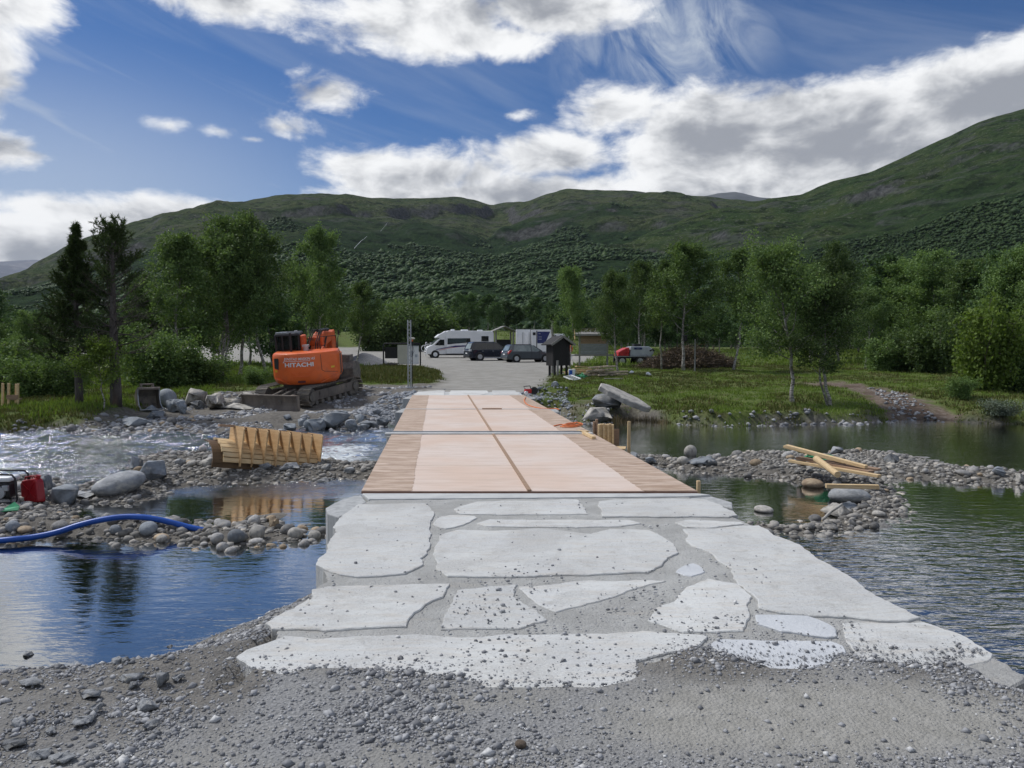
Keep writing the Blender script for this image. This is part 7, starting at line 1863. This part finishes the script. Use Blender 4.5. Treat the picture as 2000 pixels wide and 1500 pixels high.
# ================================================================ black kiosk, posts, sod roofed board
yk = 42.0
kx = atd(1090, 700, yk).x; kz = hz(kx, yk)
K = empty('kiosk', (kx, yk, kz), R(24), 'tarred black wooden kiosk with a gabled roof on short posts', 'kiosk')
kz1, kz2 = atd(1090, 714, yk).z - kz, atd(1090, 670, yk).z - kz; kt = atd(1090, 657, yk).z - kz
hwk = .50
for i in range(8):
    for s, ax in ((-1, 'y'), (1, 'y')):
        x = -hwk + (i + .5) * (2 * hwk / 8); top = kz2 + (kt - kz2) * (1 - abs(x) / hwk) * .75
        m = MB(); m.box((x, s * .42, (kz1 + top) / 2 + .01 * (i % 2)), (2 * hwk / 8 - .006, .024 + .012 * (i % 2), top - kz1)); m.build('board', M['tar_wood'], K)
    for s in (-1, 1):
        y = -.42 + (i + .5) * (.84 / 8); m = MB(); m.box((s * hwk, y, (kz1 + kz2) / 2), (.024 + .012 * (i % 2), .84 / 8 - .006, kz2 - kz1)); m.build('board', M['tar_wood'], K)
for s in (-1, 1):
    m = MB(); m.bar((0, 0, kt), (s * (hwk + .22), 0, kz2 - .10), 1.25, .05, up=(0, 0, 1)); m.build('roof_plane', M['tar_wood'], K)
    m = MB(); m.bar((0, -.64, kt - .01), (s * (hwk + .23), -.64, kz2 - .11), .03, .12); m.build('barge_board', M['grey_wood'], K)
for x, y in ((-.36, -.3), (.36, -.3), (-.36, .3), (.36, .3)):
    m = MB(); m.cyl((x, y, -.1), (x, y, kz1 + .05), .07, n=8); m.build('post', M['tar_wood'], K)
def post(px, ybot, ytop, dist, r, label, material='grey_wood'):
    p = atd(px, ybot, dist); zg = hz(p.x, p.y); h = atd(px, ytop, dist).z - zg
    m = MB(); m.tube([(0, 0, -.15), (0, 0, h * .5), (0, 0, h)], [r, r * .96, r * .9], 10); o = m.build('post', M[material]); o.location = (p.x, p.y, zg); return tag(o, label, 'post')
post(1089, 737, 704, 40.4, .065, 'short weathered post in front of the black kiosk')
post(1079, 735, 627, 46, .085, 'tall weathered log post rising behind the black kiosk')
yi = 55.0
ix = atd(1160, 700, yi).x; iz = hz(ix, yi)
I_ = empty('information_board', (ix, yi, iz), R(-3), 'grey boarded information stand with a grass grown roof', 'information board')
def bx_(px): return atd(px, 700, yi).x - ix
def bz_(py): return atd(1160, py, yi).z - iz
n = 11; z0, z1 = bz_(692), bz_(654)
for i in range(n):
    za, zb = z0 + (z1 - z0) * i / n, z0 + (z1 - z0) * (i + 1) / n
    m = MB(); m.box(((bx_(1134) + bx_(1184)) / 2, -.02 * (i % 2), (za + zb) / 2), (bx_(1184) - bx_(1134), .03, zb - za - .008)); m.build('board', M['grey_board'] if i < 6 else M['plank_brown'], I_)
for px in (1132, 1186):
    m = MB(); m.box((bx_(px), 0, (bz_(655) - .1) / 2), (.12, .12, bz_(655) + .1)); m.build('post', M['grey_wood'], I_)
m = MB(); m.bar((bx_(1122), -.05, z0 - .06), (bx_(1198), -.05, z0 - .06), .12, .12); m.build('bottom_rail', M['grey_wood'], I_)
m = MB(); m.add([(bx_(1124), -.55, bz_(656)), (bx_(1192), -.55, bz_(656)), (bx_(1192), .15, bz_(646)), (bx_(1124), .15, bz_(646)), (bx_(1124), -.55, bz_(652.5)), (bx_(1192), -.55, bz_(652.5)), (bx_(1192), .15, bz_(643)), (bx_(1124), .15, bz_(643))], [(0, 3, 2, 1), (4, 5, 6, 7), (0, 1, 5, 4), (1, 2, 6, 5), (2, 3, 7, 6), (3, 0, 4, 7)]); m.build('front_roof', M['grey_wood'], I_)
m = MB(); m.add([(bx_(1124), .15, bz_(645)), (bx_(1192), .15, bz_(645)), (bx_(1192), .85, bz_(655)), (bx_(1124), .85, bz_(655)), (bx_(1124), .15, bz_(641)), (bx_(1192), .15, bz_(641)), (bx_(1192), .85, bz_(651)), (bx_(1124), .85, bz_(651))], [(0, 3, 2, 1), (4, 5, 6, 7), (0, 1, 5, 4), (1, 2, 6, 5), (2, 3, 7, 6), (3, 0, 4, 7)]); m.build('back_roof', M['grey_wood'], I_)
sod = np.column_stack([rgn.uniform(bx_(1124), bx_(1192), 700), rgn.uniform(-.3, .4, 700), np.zeros(700)]); sod[:, 2] = bz_(643) - np.abs(sod[:, 1] - .15) * .5
nK = 700; V = []
for q in sod:
    d = rgn.normal(size=3) * .05; V += [q + [-.02, 0, 0], q + [.02, 0, 0], q + [d[0], d[1], .08 + abs(d[2])]]
o = link(bpy.data.objects.new('sod', mesh_np('sod', np.array(V), np.arange(3 * nK).reshape(-1, 3), [M['heather']])), I_); o['kind'] = 'stuff'
m = MB(); m.bar((bx_(1122), -.62, bz_(664)), (bx_(1122), .12, bz_(642)), .05, .14); m.build('barge_board', M['pine_ply'], I_)
# nest box on the birch
p = atd(1338, 661, 46.7); nbx = empty('nest_box', p, R(10), 'dark nest box fixed high on the tall birch', 'nest box')
m = MB(); m.box((0, 0, 0), (.22, .20, .30)); m.build('box', M['tar_wood'], nbx, bevel=.01)
m = MB(); m.box((0, -.03, .17), (.30, .30, .03), rot=(.2, 0, 0)); m.build('roof', M['tar_wood'], nbx)
m = MB(); m.cyl((0, -.104, .04), (0, -.100, .04), .03, n=10); m.build('entrance', M['black'], nbx)
post(1357, 722, 662, 47, .05, 'thin stake in the brush pile beside the tall birch')
# picnic shelter in the wood
p = atd(983, 655, 112); p.z = hz(p.x, p.y); sh_ = empty('shelter', p, R(15), 'open wooden shelter at the wood edge behind the camper', 'shelter')
for x in (-1.3, 1.3):
    for y in (-.8, .8):
        m = MB(); m.cyl((x, y, -.1), (x, y, 2.3), .12, n=8); m.build('post', M['grey_wood'], sh_)
for s in (-1, 1):
    m = MB(); m.bar((0, 0, 3.0), (s * 1.9, 0, 2.2), 2.2, .12); m.build('roof_plane', M['grey_wood'], sh_)
m = MB(); m.box((0, .5, .6), (2.2, .5, 1.0)); m.build('back_wall', M['tar_wood'], sh_)
# stakes on the left bank
p = ground_at(12, 800); sk = empty('wooden_trestle', p + Vector((0, .3, 0)), R(8), 'pale wooden stakes joined by short boards on the left bank', 'stakes')
for x, y, h in ((-.10, 0, .80), (.17, 0, .78), (-.04, .35, .76), (-.30, .05, .8)):
    m = MB(); m.box((x, y, h / 2 - .1), (.065, .065, h + .2), rot=(0, .04, 0)); m.build('stake', M['plank'], sk, bevel=.004, seg=1)
m = MB(); m.box((.03, -.04, .36), (.34, .03, .14)); m.build('board', M['plank_brown'], sk); m = MB(); m.box((.03, .12, .28), (.30, .3, .03)); m.build('board', M['plank_brown'], sk)

# ================================================================ yard clutter on the right bank
yt = 40.0
def gp(px, py, d): q = atd(px, py, d); q.z = hz(q.x, q.y); return q
# sawn timber stack
base = gp(1175, 738, yt)
k = 0
for row in range(4):
    for i in range(7 - row):
        a = base + Vector((-.80 + i * .25 + row * .08 + rgn.normal() * .05, -.05 + rgn.normal() * .08, .07 + row * .13 + rgn.normal() * .02)); ang = R(30 + rgn.normal() * 16); L_ = rgn.uniform(.6, 1.1)
        d = Vector((math.cos(ang), math.sin(ang), .04)) * L_
        m = MB(); m.bar((-d / 2), (d / 2), .11, .085); o = m.build('timber_offcut', M['log'], bevel=.012); o.location = a + d * .3
        tag(o, 'short weathered sawn log in the stack beside the twin birch', 'log', 'logs in the stack'); k += 1
# pale boards lying on pallets
for i, (a, b, c, d, dz) in enumerate(((1104, 716, 1160, 712, .12), (1108, 713, 1156, 709, .22), (1120, 709, 1165, 708, .28), (1150, 714, 1178, 713, .16), (1096, 719, 1140, 717, .08), (1125, 711, 1168, 710, .34))):
    p, q = gp(a, b, 43.5 + i * .25), gp(c, d, 44 + i * .25)
    plank(p + Vector((0, 0, dz)), q + Vector((0, 0, dz)), .26, .06, 'pale board in the low stack under the slender birch').__setitem__('group', 'boards in the low stack')
plank(gp(1180, 744, 38) + Vector((0, 0, .05)), gp(1216, 742, 38) + Vector((0, 0, .05)), .12, .03, 'single bleached board lying in the grass', material=M['rock_pale'])
plank(gp(1090, 723, 43) + Vector((0, 0, .05)), gp(1102, 723, 43) + Vector((0, 0, .05)), .12, .03, 'short white board behind the short post', material=M['white'])
# blue and white tub
p = gp(1117, 736, 39); tb = empty('plastic_tub', p, .2, 'white plastic tub with a blue band behind the ladder', 'tub')
m = MB(); m.tube([(0, 0, 0), (0, 0, .43), (0, 0, .45)], [.15, .18, .18], 18); m.build('tub', M['white'], tb)
m = MB(); m.prism([(.184 * math.cos(a), .184 * math.sin(a)) for a in np.linspace(R(200), R(262), 8)] + [(.170 * math.cos(a), .170 * math.sin(a)) for a in np.linspace(R(262), R(200), 8)], .05, .40); m.build('band', M['blue'], tb)
m = MB(); m.tube([(.17, -.05, .4), (.25, -.1, .25), (.18, -.05, .12)], .012, 5); m.build('handle', M['steel'], tb)
# ladder
A, Bq, Cq = gp(1101, 737, 38), gp(1119, 750, 36.0), gp(1134, 745, 36.6)
A.z += .12; Bq.z += .10; Cq.z += .16; Dq = A + (Cq - Bq)
ld = empty('ladder', (0, 0, 0), 0, 'short white ladder lying tilted in the grass', 'ladder')
m = MB(); m.bar(A, Bq, .05, .05); m.build('rail', M['white'], ld); m = MB(); m.bar(Dq, Cq, .05, .05); m.build('rail', M['white'], ld)
for t in (.02, .26, .5, .74, .98):
    m = MB(); m.bar(A.lerp(Bq, t), Dq.lerp(Cq, t), .035, .035); m.build('rung', M['white'], ld)
tangle(gp(1133, 734, 39), 40, .22, .3, .12, .016, M['green'], 'rope', 'heap of bright green rope between tub and log stack', 'rope')
curve_tube('cable', [gp(a, b, d) + Vector((0, 0, .05)) for a, b, d in ((1134, 745, 36.5), (1142, 750, 35.8), (1150, 752, 35))], .012, M['grey_wood'], 'thin grey pole trailing from the ladder in the grass', 'pole')
curve_tube('cable', [gp(a, b, d) + Vector((0, 0, .04)) for a, b, d in ((1126, 778, 28.5), (1140, 775, 29), (1152, 770, 30))], .014, M['black'], 'dark cable lying on the trodden grass', 'cable')
for (px, py, d, lab) in ((1232, 728, 44, 'crumpled white bag in the grass right of the twin birch'), (1266, 736, 41, 'small white packet lying alone in the grass')):
    p = gp(px, py, d); V, Fq = lumpy(I2, px, .22, (.17, .12, .12)); o = link(bpy.data.objects.new('plastic_bag', mesh_np('plastic_bag', V, Fq, [M['white']]))); o.location = p + Vector((0, 0, .1)); tag(o, lab, 'bag')
boulder(1085, 757, 26, 14, 'rock', 'rock_blue', 'bluish stone on the road verge below the kiosk', var=1)
# brush pile
br0 = gp(1352, 722, 50); n = 4600
rg = np.random.default_rng(9)
a = rg.uniform(0, 6.28, n); r_ = np.sqrt(rg.random(n)); X0 = br0.x + (r_ * np.cos(a)) * 3.3; Y0 = br0.y + 1.8 + r_ * np.sin(a) * 2.0
hp_ = 1.5 * np.clip(1 - np.hypot((X0 - br0.x - .3) / 3.5, (Y0 - br0.y - 1.8) / 2.3) ** 1.7, 0, 1); Z0 = br0.z + hp_ * rg.random(n) ** .55
d = rg.normal(size=(n, 3)) * np.array([1, .7, .35]); d /= np.linalg.norm(d, axis=1)[:, None]; L_ = rg.uniform(.25, .9, (n, 1)); P0 = np.column_stack([X0, Y0, Z0])
s2 = np.cross(d, rg.normal(size=(n, 3))); s2 /= np.linalg.norm(s2, axis=1)[:, None]; s2 *= rg.uniform(.008, .028, (n, 1))
V = np.stack([P0 - s2, P0 + s2, P0 + d * L_ + s2 * .3, P0 + d * L_ - s2 * .3], 1).reshape(-1, 3)
bp_ = empty('brush_pile', br0, 0, 'large brown heap of cut branches behind the birches', 'brush pile')
o = link(bpy.data.objects.new('branches', mesh_np('branches', V - np.array(br0), np.arange(4 * n).reshape(-1, 4), [M['brush']])), bp_); o['kind'] = 'stuff'
C_ = P0[rg.random(n) < .8]; V, Fq = leaf_quads(np.repeat(C_, 2, 0) + rg.normal(size=(2 * len(C_), 3)) * .12, np.full(2 * len(C_), .12), rg)
M['deadleaf'] = leaf_mat('withered_leaf', (.09, .066, .046), (.16, .12, .08), .1, .05)
o = link(bpy.data.objects.new('withered_leaves', mesh_np('withered_leaves', V - np.array(br0), Fq, [M['deadleaf']])), bp_); o['kind'] = 'stuff'
# ================================================================ thin valley air
m = MB(); m.box((0, 2500, 270), (9000, 9000, 900))
hz_o = m.build('haze', None or M['snow']); hz_o.data.materials.clear()
hm = bpy.data.materials.new('valley_air'); hm.use_nodes = True; hm.node_tree.nodes.clear()
hb_ = NB(hm.node_tree); pv = hb_.new('ShaderNodeVolumePrincipled'); pv.inputs['Color'].default_value = (.72, .82, 1.0, 1); pv.inputs['Density'].default_value = .000035
ho = hb_.new('ShaderNodeOutputMaterial'); hm.node_tree.links.new(pv.outputs[0], ho.inputs['Volume']); hz_o.data.materials.append(hm)
tag(hz_o, 'thin bluish air in the valley', kind='stuff')
